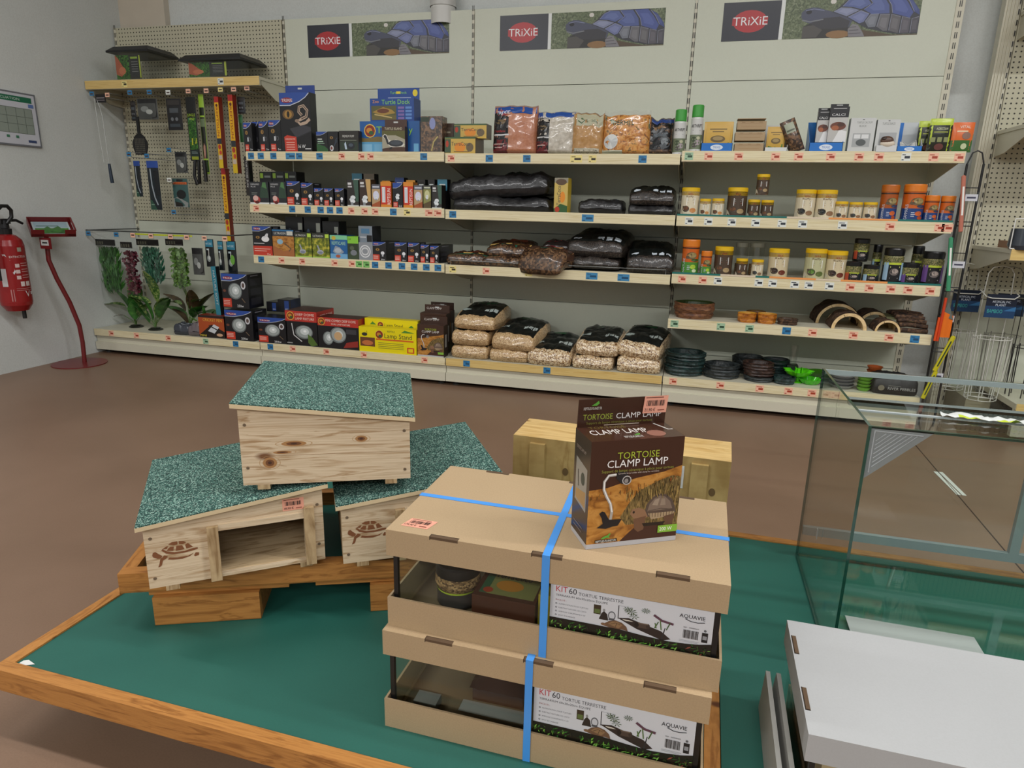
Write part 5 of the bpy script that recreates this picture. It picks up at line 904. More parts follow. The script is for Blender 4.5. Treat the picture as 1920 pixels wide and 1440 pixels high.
lying_bag('soil_sack', 'sack', 2.235, -.46, .83, .36, .4, .165, -.1, 'biggest dark soil sack on the third shelf with white squares', SK, 'clothblk', 'soil', 7, sq3(.13, .08), band=(.05, .08), slope=.4)
lying_bag('soil_sack', 'sack', 2.53, -.475, .755, .285, .38, .185, .05, 'dark soil sack at the right end of the third shelf', SK, 'clothblk', 'soil', 8, sq3(.1, .05), band=(.05, .06), slope=.45)
BKG = 'bark substrate bags'
BA = lambda: [('p', [(.05, .25), (.25, .2), (.5, .26), (.75, .2), (.95, .26), (.95, .34), (.7, .3), (.5, .36), (.25, .3), (.05, .36)], '#c8a860'), ('r', .04, .12, .96, .2, '#1f5a48'), ('e', .6, .6, .2, .12, '#5a2c1c')]
lying_bag('bark_sack', 'bag', 1.45, -.47, .755, .28, .26, .07, 0, 'flat bark bag at the left end of the third shelf', BKG, '#3a2418/.25', 'bark', 9, BA(), band=(.02, .2))
lying_bag('bark_sack', 'bag', 1.69, -.48, .755, .31, .26, .062, .03, 'lower bark bag with green stripe under another', BKG, '#3a2418/.25', 'bark', 10, BA(), band=(.02, .2))
lying_bag('bark_sack', 'bag', 1.705, -.46, .81, .29, .26, .105, -.02, 'upper bark bag with tan and green stripe', BKG, '#3a2418/.25', 'bark', 11, BA(), band=(.02, .12), slope=.4)
lying_bag('bark_sack', 'bag', 2.0, -.36, .80, .26, .26, .11, .1, 'dark bark bag behind the overhanging one with red lettering', BKG, '#241d20/.25', '#3a3230/.25', 12, [('t', .1, .15, .12, 'RED EARTH', '#c03040', .5)])
lying_bag('bark_sack', 'bag', 1.955, -.56, .765, .31, .3, .11, -.3, 'bark bag with green and tan stripe hanging over the shelf edge', BKG, '#4a3428/.25', 'bark', 13, [('r', .04, .3, .98, .42, '#1f5a48'), ('r', .2, .42, .98, .55, '#b88a5c'), ('r', .1, .62, .6, .7, '#8a2c34')], band=(.0, .28), droop=.12)
BG = 'beech chip bags on the base shelf'
GA = lambda: [('r', .1, .7, .92, .84, '#24452e/.25')] + [('r', .62+.1*i, .3, .7+.1*i, .4, '#aab4b0') for i in range(3)] + [('r', .1, .3, .3, .36, '#8f9a94')] + [('r', .14, q, .52, q+.025, '#0c1210') for q in (.5, .58, .64)]
for i, (x, y_, z_, w2, d2, h2, rz_, lb, ct) in enumerate([
 (1.47, -.47, .177, .26, .34, .09, 0, 'chip bag at the bottom of the leftmost stack of three', 'chips_fine'),
 (1.47, -.47, .262, .26, .34, .1, .02, 'chip bag in the middle of the leftmost stack of three', 'chips_fine'),
 (1.505, -.46, .36, .29, .38, .145, -.06, 'chip bag on top of the leftmost stack of three', 'chips_fine'),
 (1.725, -.475, .177, .265, .36, .085, 0, 'chip bag under the one beside the stack of three', 'chips_fine'),
 (1.765, -.475, .25, .30, .4, .17, -.1, 'chip bag with wide green label beside the stack of three', 'chips_fine'),
 (1.985, -.488, .177, .295, .4, .165, -.03, 'single coarse chip bag lying alone in the middle of the base shelf', 'chips'),
 (2.245, -.485, .177, .265, .36, .088, 0, 'coarse chip bag under the left one of the right hand pairs', 'chips'),
 (2.27, -.475, .258, .275, .38, .145, -.04, 'coarse chip bag on top of the left one of the right hand pairs', 'chips'),
 (2.515, -.485, .177, .275, .36, .1, 0, 'coarse chip bag under the tilted one next to the slate dishes', 'chips'),
 (2.53, -.475, .262, .275, .38, .16, -.16, 'coarse chip bag on top, tilted, next to the slate dishes', 'chips')]):
    lying_bag('chip_bag', 'bag', x, y_, z_, w2, d2, h2, rz_, lb, BG, 'clothblk', ct, 20+i, GA(), band=(.10, .11), slope=.0 if h2 < .11 else .42, amp=.0035, tilty=.06 if 'tilted,' in lb else 0)

# ---- dishes, arches, plates
def dish(name, x, y, z, r, h, k, label, grp, inner=None, seed=1, lab=True, sy=.85):
    b = MB(); off = Vector((seed*3.3, 0, 0)); q = 36
    def P(rr, zz, i, n=1): a = 2*math.pi*i/q; e = 1+.085*n*(noise.noise(Vector((math.cos(a)*1.6, math.sin(a)*1.6, zz*18))+off)); return (rr*e*math.cos(a), sy*rr*e*math.sin(a), zz)
    prof = [(r*.86, 0, k), (r*.93, h*.2, k), (r*.9, h*.35, k), (r*.99, h*.6, k), (r*.97, h*.8, k), (r*1.0, h*.95, k), (r*.93, h, k), (r*.84, h*.9, inner or k), (r*.76, h*.3, inner or k), (r*.5, h*.24, inner or k), (.001, h*.24, inner or k)]
    for a, c in zip(prof[:-1], prof[1:]):
        b.add([P(a[0], a[1], i, 1.4) for i in range(q)] + [P(c[0], c[1], i, 1.4) for i in range(q)], [(i, (i+1) % q, q+(i+1) % q, q+i) for i in range(q)], c[2], False)
    if lab: art(b, [('r', 0, 0, 1, 1, '#24242a'), ('r', .05, .1, .45, .9, '#b8a8b0'), ('e', .7, .5, .22, .34, '#c9b81c')], lambda u, v, l: (-.03+.06*u, -.02+.04*v, h*.26+.001*l), 1.5)
    o = b.build(name, None, (x, y, z)); return tag(o, label, 'dish', grp)
RD = 'reptile dishes'
dish('water_dish', 2.799, -.37, .512, .118, .088, 'rock', 'wide brown rock water dish with green inside on the fourth shelf', RD, '#3a4a24', 1, False)
dish('feeding_dish', 3.088, -.42, .512, .052, .052, 'rock_orange', 'small orange rock dish, front left of the three', RD, '#b8862c', 2, False)
dish('feeding_dish', 3.19, -.425, .512, .05, .054, 'rock_orange', 'small orange rock dish, front right of the three', RD, '#b8862c', 3, False)
dish('feeding_dish', 3.142, -.33, .512, .052, .052, 'rock', 'small brown rock dish behind the two orange ones', RD, '#7a5a30', 4, False)
dish('log_dish', 3.3, -.425, .512, .055, .034, 'log_bark', 'round bark rimmed dish left of the log arches', RD, '#4a3a2c', 5, False)
for i in range(3): dish('slate_dish', 2.77+.004*i, -.375, .177+.043*i, .115, .05, 'rock_green', 'dark green slate dish, %s of the stack of three' % ['bottom', 'middle', 'top'][i], RD, 'rock_green', 6+i, i == 2)
for i in range(2): dish('slate_dish', 2.985, -.38, .177+.036*i, .1, .045, 'rock_dark', 'black slate dish, %s one of the pair between the stacks' % ['lower', 'upper'][i], RD, 'rock_dark', 10+i, i == 1)
dish('slate_dish', 3.19, -.39, .177, .085, .03, 'rock_dark', 'flat grey slate dish under the chocolate brown ones', RD, 'rock_dark', 12, False)
for i in range(2): dish('slate_dish', 3.185-.004*i, -.39, .207+.036*i, .085, .042, 'rock_choc', 'chocolate brown dish, %s one on the flat grey dish' % ['lower', 'upper'][i], RD, 'rock_choc', 13+i, i == 1)
dish('slate_dish', 3.14, -.2, .177, .09, .1, 'rock_dark', 'black rock dish at the back behind the chocolate brown ones', RD, 'rock_dark', 15, False)
dish('slate_dish', 3.325, -.41, .177, .062, .04, 'rock_green', 'small dark green dish in front of the neon bowl', RD, 'rock_green', 16, True)
for i in range(2): dish('slate_dish', 3.29, -.25, .177+.05*i, .075, .055, 'rock_green', 'dark green dish in the back, %s of two behind the small front one' % ['lower', 'upper'][i], RD, 'rock_dark', 17+i, False)
def arch_log(x, y, z, ro, ri, L_, label, sx=1.0):
    t = thing('log_arch', label, 'hide', (x, y, z), 0, 'half log hides'); n = 18
    def ringv(r, yy, sd): return [(sx*r*math.cos(math.pi*i/n)*(1+.0), yy, max(0, r*math.sin(math.pi*i/n))*(1+.0)) for i in range(n+1)]
    def bark(b):
        b.grid(lambda u, v: (lambda r: (sx*r*math.cos(math.pi*(1-u)), L_*v, r*math.sin(math.pi*(1-u))))(ro*(1+.06*noise.noise(Vector((u*9, v*4, ro*60))))), 26, 8, 'log_bark')
        b.grid(lambda u, v: (sx*(ri+.004)*math.cos(math.pi*u), L_*v, (ri+.004)*math.sin(math.pi*u)), 26, 4, 'log_wood')
    part('bark', t, bark)
    for yy, s_ in ((-.001, 1), (L_, -1)):
        def ring(b):
            v = [(sx*ro*.985*math.cos(math.pi*i/n), yy, ro*.985*math.sin(math.pi*i/n)) for i in range(n+1)] + [(sx*ri*math.cos(math.pi*i/n), yy, ri*math.sin(math.pi*i/n)) for i in range(n+1)]
            b.add(v, [(i, n+1+i, n+2+i, i+1) if s_ < 0 else (i, i+1, n+2+i, n+1+i) for i in range(n)], 'log_wood')
            if s_ > 0: b.tube([(sx*ri*math.cos(1.95), -.002, ri*math.sin(1.95)), (sx*ro*.97*math.cos(1.98), -.002, ro*.97*math.sin(1.98))], .001, '#3a2a1c', 5)
        part('cut_face', t, ring)
arch_log(3.60, -.47, .512, .088, .07, .16, 'large half log arch, front one of the pair', 1.0)
arch_log(3.575, -.30, .512, .115, .098, .2, 'larger half log arch directly behind the front one', 1.0)
arch_log(3.785, -.475, .512, .062, .05, .13, 'small half log arch, front one of the right pair', 1.0)
arch_log(3.755, -.33, .512, .085, .07, .17, 'small half log arch behind the front one on the right', 1.0)
def bridge(b):
    n = 7
    for i in range(n):
        a = i/(n-1); yy = -.01+.14*a; zz = .015+.075*math.sin(math.pi*(.1+.55*a)); x0 = -.07+.0*a
        b.tube([(x0+.03*(1-a), yy, zz), (0, yy+.004, zz+.004), (x0+.165-.02*a, yy, zz-.004)], .0125, 'log_bark', 9)
    b.tube([(-.055, -.02, .0125), (.0, -.02, .013), (.095, -.02, .0125)], .0125, 'log_bark', 9)
    b.add([(-.09, .02, .06), (.03, .0, .055), (.03, .12, .075), (-.09, .12, .08)], [(0, 1, 2, 3)], '#6a6a4a/.6')
tag(part('log_bridge', None, bridge, (3.88, -.44, .512)), 'bridge of thin bark logs at the right end of the fourth shelf', 'hide')
def lobed(x, y, z, r, h, k, label, n=8, name='plastic_dish', grp='bright plastic dishes', flare=.35):
    b = MB(); q = 48
    pr = [(.3, 0), (.62, .05), (.8, .4), (1, 1.), (.97, 1.), (.76, .42), (.55, .12), (.02, .1)]
    R = lambda f, i: r*f*(1+flare*.3*f*math.cos(n*2*math.pi*i/q))
    for (a, za), (c, zc) in zip(pr[:-1], pr[1:]):
        b.add([(R(a, i)*math.cos(2*math.pi*i/q), R(a, i)*math.sin(2*math.pi*i/q), h*za) for i in range(q)] + [(R(c, i)*math.cos(2*math.pi*i/q), R(c, i)*math.sin(2*math.pi*i/q), h*zc) for i in range(q)], [(i, (i+1) % q, q+(i+1) % q, q+i) for i in range(q)], k, True)
    o = b.build(name, None, (x, y, z)); return tag(o, label, 'dish', grp)
NG = '#5ad01c/.2'
o1 = lobed(3.40, -.36, .217, .078, .03, NG, 'neon green flower shaped feeder dish, the raised one', 7)
def feeder(b): b.lathe([(.012, 0), (.03, .002), (.012, .01), (.011, .04), (.0, .04)], NG, 16); b.lathe([(.03, -.04), (.012, -.03), (.012, 0)], NG, 16); b.box(.014, .018, -.02, .02, .004, .045, NG); b.box(-.018, -.014, -.02, .02, .004, .045, NG)
part('pedestal', o1, feeder)
lobed(3.465, -.37, .177, .062, .03, '#4fc02c/.15', 'translucent green flower dish half behind the glass tank', 9)
def tumbler(b): b.lathe([(.0, 0), (.022, 0), (.024, .11), (.022, .11), (.020, .004), (0, .004)], 'acrylic', 24)
tag(part('clear_tumbler', None, tumbler, (3.375, -.27, .262)), 'clear round plastic tumbler standing behind the neon green dish', 'cup')
tag(part('dish_stand', None, lambda b: b.box(-.03, .03, -.03, .03, 0, .082, '#2c2f2c'), (3.375, -.27, .177)), 'dark block under the clear tumbler', 'stand')
lobed(3.52, -.22, .19, .11, .02, '#4f9a24/.3', 'dark green leaf shaped dish at the back of the base shelf', 5)
for i in range(4): lobed(3.62, -.40, .177+.018*i, .066, .022, '#8f9296/.3', 'grey plastic saucer seen through the glass tank, %s of four' % ['bottom', 'second', 'third', 'top'][i], 16, 'plastic_saucer', 'stacked plastic saucers', .1)
for i in range(5): lobed(3.727, -.43, .177+.018*i, .037, .022, '#6aa82c/.3', 'green plastic saucer seen through the glass tank, %s of five' % ['bottom', 'second', 'third', 'fourth', 'top'][i], 16, 'plastic_saucer', 'stacked plastic saucers', .06)
for i in range(4): lobed(3.80, -.30, .2+.022*i, .04, .024, '#d06a34/.3', 'orange plastic saucer seen through the glass tank, %s of four' % ['bottom', 'second', 'third', 'top'][i], 16, 'plastic_saucer', 'stacked plastic saucers', .06)
tag(part('saucer_stand', None, lambda b: b.box(-.035, .035, -.035, .035, 0, .023, '#3a3a38'), (3.80, -.30, .177)), 'low dark block under the orange saucers', 'stand')
lying_bag('pebble_bag', 'bag', 3.87, -.485, .177, .235, .18, .10, 0, 'black bag of river pebbles at the right end of the base shelf', None, '#1b1b1c/.5', '#1b1b1c/.5', 41, [])
def pbl(b): art(b, [('t', .3, .35, .3, 'RIVER PEBBLES', '#a8a8a4', .66), ('e', .14, .5, .08, .3, '#7a7462'), ('r', .3, .75, .6, .8, '#7a7a74')], lambda u, v, l: (-.1+.2*u, -.0001*l, .05*v), 4)
pb = [o for o in C.objects if o.name.startswith('pebble_bag')][0]
part('printed_panel', pb, pbl, (0, -.093, .012))

# ---- pegboard goods in the leftmost bay
def hook(x, z, L_, tagc, label, tagtxt=True, double=True, back_y=.0, grp='display hooks with price tags'):
    t = thing('display_hook', label, 'hook', (x, back_y, z), 0, grp)
    def w1(b):
        b.tube([(0, 0, 0), (0, -L_*.95, -.004), (0, -L_, .008)], .0022, '#8a8d8c/.25', 6)
        if double: b.tube([(0, 0, .02), (0, -.02, .035), (0, -L_-.004, .026)], .0018, '#8a8d8c/.25', 6)
    part('wire', t, w1)
    def tg(b):
        b.box(-.024, .024, -L_-.0062, -L_-.005, -.004, .03, 'acrylic'); b.box(-.018, .018, -L_-.0068, -L_-.0064, 0, .027, TAGC[tagc]); b.box(-.012, .012, -L_-.0071, -L_-.0069, .008, .016, '#4a3430')
    part('price_tag', t, tg); return t
for i, (x, z, L_, c) in enumerate([(-1.33, 1.775, .3, 'b'), (-1.2, 1.765, .3, 'o'), (-1.03, 1.78, .28, 'b'), (-.87, 1.78, .28, 'b'), (-.72, 1.775, .28, 'w'), (-.56, 1.78, .28, 'o'), (-.42, 1.78, .28, 'o'), (-.31, 1.785, .28, 'y'), (-.21, 1.785, .28, 'o'), (-.11, 1.79, .28, 'o')]):
    hook(x, z, L_, c, '%s tagged hook under the upper shelf, number %s from the left' % ({'b': 'blue', 'o': 'orange', 'w': 'white', 'y': 'yellow'}[c], ['one', 'two', 'three', 'four', 'five', 'six', 'seven', 'eight', 'nine', 'ten'][i]))
hook(-1.02, 1.375, .36, 'b', 'blue tagged hook lowest on the far left of the pegboard'); hook(-.93, 1.37, .3, 'b', 'blue tagged hook above the thermometer packs')
hook(-.76, 1.41, .28, 'b', 'blue tagged hook left of the jungle pack'); hook(-.80, 1.215, .26, 'w', 'white tagged hook above the teal meter pack'); hook(-.72, 1.0, .34, 'b', 'blue tagged hook at the bottom edge of the pegboard')
def pack(kind, x, y, z, w_, d, h, rz, label, kw):
    g_ = 'packs hanging on the pegboard'
    P_ = {'pack_dark': ('#1f1e20/.3', [('r', .1, .8, .9, .95, '#34302e'), ('r', .2, .55, .8, .7, '#4a4f54'), ('e', .35, .35, .1, .06, '#6a6e72'), ('e', .65, .35, .1, .06, '#6a6e72'), ('r', .15, .1, .85, .2, '#3a4248')], .008),
     'pack_clear': ('#4a4c4a/.15', [('r', .05, .78, .95, .98, '#1c1c1e/.3'), ('e', .4, .5, .2, .14, '#7f8380'), ('e', .62, .36, .16, .12, '#a9ada8'), ('p', [(.7, .05), (.95, .1), (.95, .9), (.75, .9)], '#151517')], .02),
     'jungle': ('#151716/.25', [('r', .1, .18, .9, .68, 'jungle'), ('p', [(.12, .3), (.35, .3), (.4, .66), (.18, .68)], '#3f6a78'), ('t', .08, .70, .045, 'JUNGLE', '#a8c83c', .8), ('t', .25, .64, .04, 'VINE', '#a8c83c', .5), ('p', [(.3, .25), (.8, .28), (.85, .36), (.35, .36)], '#b8b82c'), ('r', .1, .04, .9, .17, '#1c2c28'), ('r', .15, .02, .85, .07, '#8f9a28'), ('r', .2, .12, .8, .13, '#8a9a98'), ('r', .2, .145, .7, .15, '#8a9a98')], .008),
     'lime_pack': ('#2a2e24/.25', [('r', 0, 0, .06, 1, '#9ac03c'), ('r', .94, 0, 1, 1, '#9ac03c'), ('r', 0, .84, 1, 1, '#9ac03c'), ('r', .1, .72, .9, .74, '#9ac03c'), ('r', 0, 0, 1, .03, '#9ac03c'), ('r', 0, .18, 1, .2, '#9ac03c'), ('r', .1, .6, .9, .7, '#6a7a5a'), ('e', .45, .3, .2, .08, '#b88a78'), ('p', [(.2, .2), (.6, .2), (.7, .36), (.4, .4)], '#8f6a5a'), ('r', .1, .04, .9, .16, '#3f5a34')], .008),
     'pack_blue': ('#1a2228/.25', [('r', 0, .86, 1, 1, '#2b4c9a'), ('l', [(.3, .84), (.35, .5), (.5, .25), (.7, .1)], .03, '#9aa4ac'), ('r', .6, .3, .95, .8, '#14171c'), ('p', [(0, 0), (.6, 0), (.2, .2), (0, .2)], '#2c5040'), ('r', .1, .1, .4, .12, '#7a9a88')], .01),
     'hygro': ('#3a5a58/.25', [('r', .05, .8, .95, .88, '#c8602c'), ('t', .12, .81, .05, 'HYGROMETER', '#2a1c14', .75), ('r', .3, .9, .7, .98, '#202224'), ('e', .55, .45, .3, .16, '#17191a'), ('p', [(0, 0), (.9, 0), (.95, .16), (.3, .36), (0, .3)], '#8a8f8c'), ('p', [(.1, .02), (.6, .02), (.55, .14), (.1, .2)], '#23201e')], .01),
     'net_pack': ('#1c1a1c/.3', [('r', .1, .5, .9, .6, '#8a8488'), ('r', .1, .25, .9, .32, '#8a8488')], .002),
     'green_pack': ('#23502c/.3', [('r', .1, .7, .9, .9, '#2f6a3c')], .01),
     'pack_teal': ('#14191c/.25', [('r', .08, .72, .92, .98, '#2f7f9a'), ('t', .1, .8, .07, 'NATURE', '#c8e0e8', .7), ('r', .2, .6, .5, .66, '#b8c8cc'), ('e', .4, .3, .22, .12, '#8f9894'), ('e', .45, .32, .12, .07, '#c8ccc8'), ('l', [(.45, .6), (.42, .4)], .03, '#c8c8c0')] + ([('e', .6, .4, .22, .16, '#6aa83c')] if 'green tip' in label else []), .012)}
    if kind in P_:
        body, A, t_ = P_[kind]; return flat_pack('hanging_pack', 'pack', x, y, z, w_, h, t_, label, A, body, g_)
    if kind == 'spatula':
        t = thing('slotted_spatula', label, 'spatula', (x, y, z))
        def bl(b):
            ol = [(-.045, 0), (.045, 0), (.062, .05), (.062, .085), (.035, .125), (.012, .14), (-.012, .14), (-.035, .125), (-.062, .085), (-.062, .05)]
            b.prism(ol, -.003, .003, '#19191a/.35')
            for i in range(7):
                for j in range(8): b.box(-.04+.012*i, -.033+.012*i, -.0034, -.003, .012+.0125*j, .019+.0125*j, '#5a574c')
        part('blade', t, bl); part('handle', t, lambda b: b.box(-.011, .011, -.005, .005, .13, h, '#19191a/.35')); return t
    if kind == 'repti_tube':
        b = MB(); b.box(-w_*.36, w_*.36, -.02, .02, 0, h, '#d9b020/.3', '#b8302a', '#8a2c1c/.3')
        art(b, [('r', 0, .92, 1, 1, '#a82420'), ('r', 0, .42, 1, .92, '#e0aa1c/.3'), ('e', .5, .88, .26, .022, '#5a2414'), ('t', .22, .85, .5, 'REPTISUN', '#8a1f14', .4, -1), ('r', 0, .34, 1, .42, '#2c2f34'), ('e', .45, .3, .35, .035, '#b03a24'), ('e', .6, .22, .3, .03, '#c84a2c'), ('r', .1, .12, .9, .18, '#c9b8a8'), ('r', 0, 0, 1, .1, '#d8b820')], lambda u, v, l: (-w_*.36+w_*.72*u, -.0202-.00008*l, h*v), w_*.72/h)
        return tag(b.build('tube_carton', None, (x, y, z)), label, 'box', 'yellow fluorescent tube cartons')
    if kind in ('long_box', 'teal_tube'):
        b = MB(); k_ = '#2a2422/.3' if kind == 'long_box' else '#2f7f92/.3'; wd = max(.03, w_*.6)
        b.box(-wd/2, wd/2, 0, .04, 0, h, k_, k_, '#17191c')
        art(b, [('t', .3, .92, .4, 'TORTOISE SUN' if kind == 'long_box' else 'NATURE SOFT', '#c8c8c4', .7, -1)], lambda u, v, l: (-wd/2+wd*u, -.0001*l, h*v), wd/h)
        o = b.build('tube_carton', None, (x, y, z)); o.rotation_euler = (0, -.04 if kind == 'teal_tube' else 0, 0); return tag(o, label, 'box')
    # bagged plastic plants
    k_ = {'bag_green': 'leaf_green', 'bag_red': 'leaf_red', 'bag_teal': 'leaf_teal', 'bag_lime': 'leaf_lime'}[kind]
    t = thing('plant_bag', label, 'plant', (x, y, z), 0, 'bagged plastic plants'); R = random.Random(len(label))
    def lf(b):
        n = 330 if kind == 'bag_green' else 420
        for i in range(n):
            v = R.random(); a = R.uniform(-1, 1)*(w_*.42)*(1-.35*abs(v-.4)); dy = R.uniform(-.02, .02)
            L2, W2 = (.085, .006) if kind == 'bag_green' else ((.05, .007) if kind == 'bag_teal' else (.022, .015))
            an = R.gauss(0, .35) if kind in ('bag_green', 'bag_teal') else R.uniform(-3, 3)
            zz = min(h*v*.95, h-L2*.9); dx, dz = math.sin(an)*L2, math.cos(an)*L2*(1 if kind in ('bag_green', 'bag_teal') else 1); px, pz = math.cos(an)*W2, -math.sin(an)*W2; yy = R.uniform(-.012, .012)
            b.add([(a, dy, zz), (a+dx*.5+px, dy+yy, zz+dz*.5+pz), (a+dx, dy+yy*1.5, zz+dz), (a+dx*.5-px, dy-.004, zz+dz*.5-pz)], [(0, 1, 2, 3)], k_)
    o = part('leaves', t, lf); o['kind'] = 'stuff'
    part('bag', t, lambda b: b.grid(lambda u, v: (w_*1.05*(u-.5), -.028-.012*math.sin(math.pi*u)+.006*noise.noise(Vector((u*6, v*6, x*9))), -.02+(h+.04)*v), 10, 12, 'acrylic'))
    part('header_card', t, lambda b: (b.box(-w_*.52, w_*.52, -.03, -.026, h+.012, h+.055, '#1d1b1a/.3'), [b.box(-w_*.45+.02*i, -w_*.45+.012+.02*i, -.0306, -.0301, h+.02, h+.04, '#5a5a4c') for i in range(4)]))
    return t
for it in HANG: pack(*it)
# black sleeves below the jungle pack
def sleeves(b):
    b.tube([(-.02, 0, .16), (-.03, -.01, .06), (-.02, 0, .0), (-.005, .006, .01), (.0, .01, .16)], .011, '#131314/.5', 8); b.tube([(.05, 0, .16), (.055, 0, .02)], .012, '#131314/.5', 8)
tag(part('bendy_vine', None, sleeves, (-.565, -.25, 1.2)), 'black bendy vine loops hanging out below the jungle pack', 'decoration')
def net(b):
    b.tube([(-.03, 0, .55), (-.012, 0, .5), (0, 0, .44), (.012, -.005, .12)], .0025, '#b8bcb8/.2', 6); b.tube([(-.06, .01, .56), (-.055, .01, .3), (-.045, .01, .14)], .002, '#c8ccc8/.2', 6)
t = thing('aquarium_net', 'white wire net with dark blue grip hanging on the left wall side', 'net', (-1.27, -.3, 1.2)); part('wire_handle', t, net)
part('grip', t, lambda b: b.tube([(.012, -.005, .13), (.018, -.005, .02), (.02, -.005, .0)], [.009, .012, .011], '#1a2a3c/.3', 10))
# clear boxes on the upper shelf
def faunabox(x, z, w_, d, h, label, split=.55):
    t = thing('plastic_terrarium', label, 'box', (x, -.29, z), 0, 'clear plastic terrariums with black lids')
    def body(b):
        x0, x1 = -w_/2, w_/2; v = [(x0, 0, 0), (x1, 0, 0), (x1, d, 0), (x0, d, 0), (x0, 0, h), (x1, 0, h), (x1, d, h), (x0, d, h)]
        b.add(v, [(0, 3, 2, 1), (0, 1, 5, 4), (1, 2, 6, 5), (2, 3, 7, 6), (3, 0, 4, 7)], 'acrylic')
    part('clear_box', t, body)
    def lid(b):
        o = .02; z0, z1 = h, h+.03
        b.add([(-w_/2-o, -o, z0), (w_/2+o, -o, z0), (w_/2+o, d+o, z0), (-w_/2-o, d+o, z0), (-w_/2+.01, .015, z1), (w_/2-.01, .015, z1), (w_/2-.01, d-.01, z1), (-w_/2+.01, d-.01, z1)], [(0,3,2,1), (0,1,5,4), (1,2,6,5), (2,3,7,6), (3,0,4,7), (4,5,6,7)], '#17181a/.4')
        b.box(-w_/2-o, w_/2+o, -o-.002, d+o, z0-.012, z0, '#131415/.4')
    part('lid', t, lid)
    def insert(b):
        b.box(-w_*.42, w_*.25, .006, .008, .01, h*.86, '#2a2a24'); A = [('r', 0, 0, .55, 1, 'jungle'), ('p', [(0, .2), (.2, .1), (.4, .3), (.3, .5), (.1, .9), (0, 1)], '#a8583c'), ('e', .25, .35, .14, .16, '#c0704c'), ('r', .6, .1, .93, .95, '#26282a'), ('r', .95, .05, 1, .98, '#a8b83c')] + [('r', .64, q, .9, q+.02, '#8a8c8a') for q in (.3, .4, .5, .6, .7)] + [('r', .62, .84, .9, .92, '#8fae3c')]
        art(b, A, lambda u, v, l: (-w_*.42+w_*.67*u, .0056-.0001*l, .01+(h*.86-.01)*v), 1.6)
    part('paper_insert', t, insert)
faunabox(-.995, 1.868, .30, .24, .185, 'tall clear plastic terrarium with black lid at the left end of the upper shelf'); faunabox(-.36, 1.868, .43, .24, .115, 'low clear plastic terrarium with black lid on the upper shelf')
# hanging bar in front of the bagged plants
def bar(b):
    b.tube([(-1.385, -.45, .875), (-.17, -.45, .875)], .004, '#3c3f3e/.3', 8)
    for x in (-1.36, -.19): b.tube([(x, -.45, .875), (x, 0, .875)], .004, '#3c3f3e/.3', 8)
o = part('hanging_bar', None, bar); tag(o, 'dark metal bar with price tags above the bagged plastic plants', 'rail')
for i, (x, c) in enumerate([(-1.36, 'b'), (-1.12, 'b'), (-.98, 'o'), (-.83, 'o'), (-.67, 'o'), (-.54, 'o'), (-.4, 'o'), (-.24, 'o')]):
    part('price_tag', o, lambda b: (b.box(-.024, .024, -.001, 0, -.045, -.005, 'acrylic'), b.box(-.019, .019, -.0016, -.001, -.038, -.008, TAGC[c]), b.box(-.012, .012, -.002, -.0017, -.026, -.018, '#4a3430')), (x, -.456, .875))
part('yellow_strip', o, lambda b: b.box(-1.0, -.5, -.452, -.45, .855, .866, '#b8c02c'))
# plastic plants on the base shelf
def leaf(b, p, d, L_, W_, k, curl=.25):
    d = Vector(d).normalized(); s = d.cross(Vector((0, 0, 1)));  s = s.normalized() if s.length > .01 else Vector((1, 0, 0)); n = s.cross(d)
    def f(u, v): wv = W_*math.sin(math.pi*min(1, v*.92+.04))**.8; return Vector(p)+d*(L_*v)+s*(wv*(u-.5)*2)+n*(curl*L_*(-v*v)+.3*wv*abs(u-.5)*2)
    b.grid(f, 4, 8, k)
def plant(x, y, leaves, label, stem='#4a6a2c'):
    t = thing('plastic_plant', label, 'plant', (x, y, .177), 0, 'plastic plants on the base shelf')
    part('weighted_base', t, lambda b: (b.lathe([(.045, 0), (.05, .006), (.04, .012), (.02, .012)], '#23241f/.3', 20), b.lathe([(.03, .012), (.034, .017), (.02, .02), (0, .02)], '#2f3029/.3', 16)))
    def fn(b):
        for (dx, dy, hz, lean, L_, W_, k, dz) in leaves:
            e = (dx, dy, hz); b.tube([(0, 0, .01), (dx*.3, dy*.3, hz*.6), e], .0022, stem, 6)
    part('stems', t, fn)
    for (dx, dy, hz, lean, L_, W_, k, dz) in leaves: part('leaf', t, lambda b: leaf(b, (dx, dy, hz), (lean, -.15, dz), L_*1.2, W_*1.5, k))
LV = 'leaf_varie'
plant(-1.17, -.33, [(-.08, 0, .15, -1, .15, .028, LV, .25), (-.02, .0, .2, .5, .12, .025, LV, .8), (.03, 0, .2, 1, .11, .022, LV, .1), (-.03, .02, .12, .4, .16, .03, 'leaf_green', 1.1), (.02, -.02, .06, .2, .14, .03, 'leaf_green', 1.5), (-.1, 0, .08, -1, .07, .008, 'leaf_brown', .1), (.0, .03, .16, .1, .17, .034, LV, 1.0), (-.05, .02, .1, -.3, .16, .032, 'leaf_green', 1.2), (.04, 0, .08, .7, .15, .03, LV, .9)], 'variegated plastic plant nearest the left wall')
plant(-.96, -.37, [(-.07, 0, .1, -.5, .15, .022, LV, 1.4), (.05, 0, .15, .6, .13, .026, LV, .8), (.1, .02, .2, 1, .12, .028, LV, .25), (-.02, 0, .07, -.1, .17, .03, 'leaf_green', 1.6), (.03, .02, .08, .3, .15, .03, LV, 1.2), (.0, .04, .2, 0, .2, .03, LV, 1.0), (-.04, .02, .18, -.8, .14, .035, LV, .5), (.06, -.01, .1, .5, .16, .034, 'leaf_green', .9), (-.05, 0, .05, -.5, .15, .032, 'leaf_green', 1.2)], 'tall variegated plastic plant with ringed base')
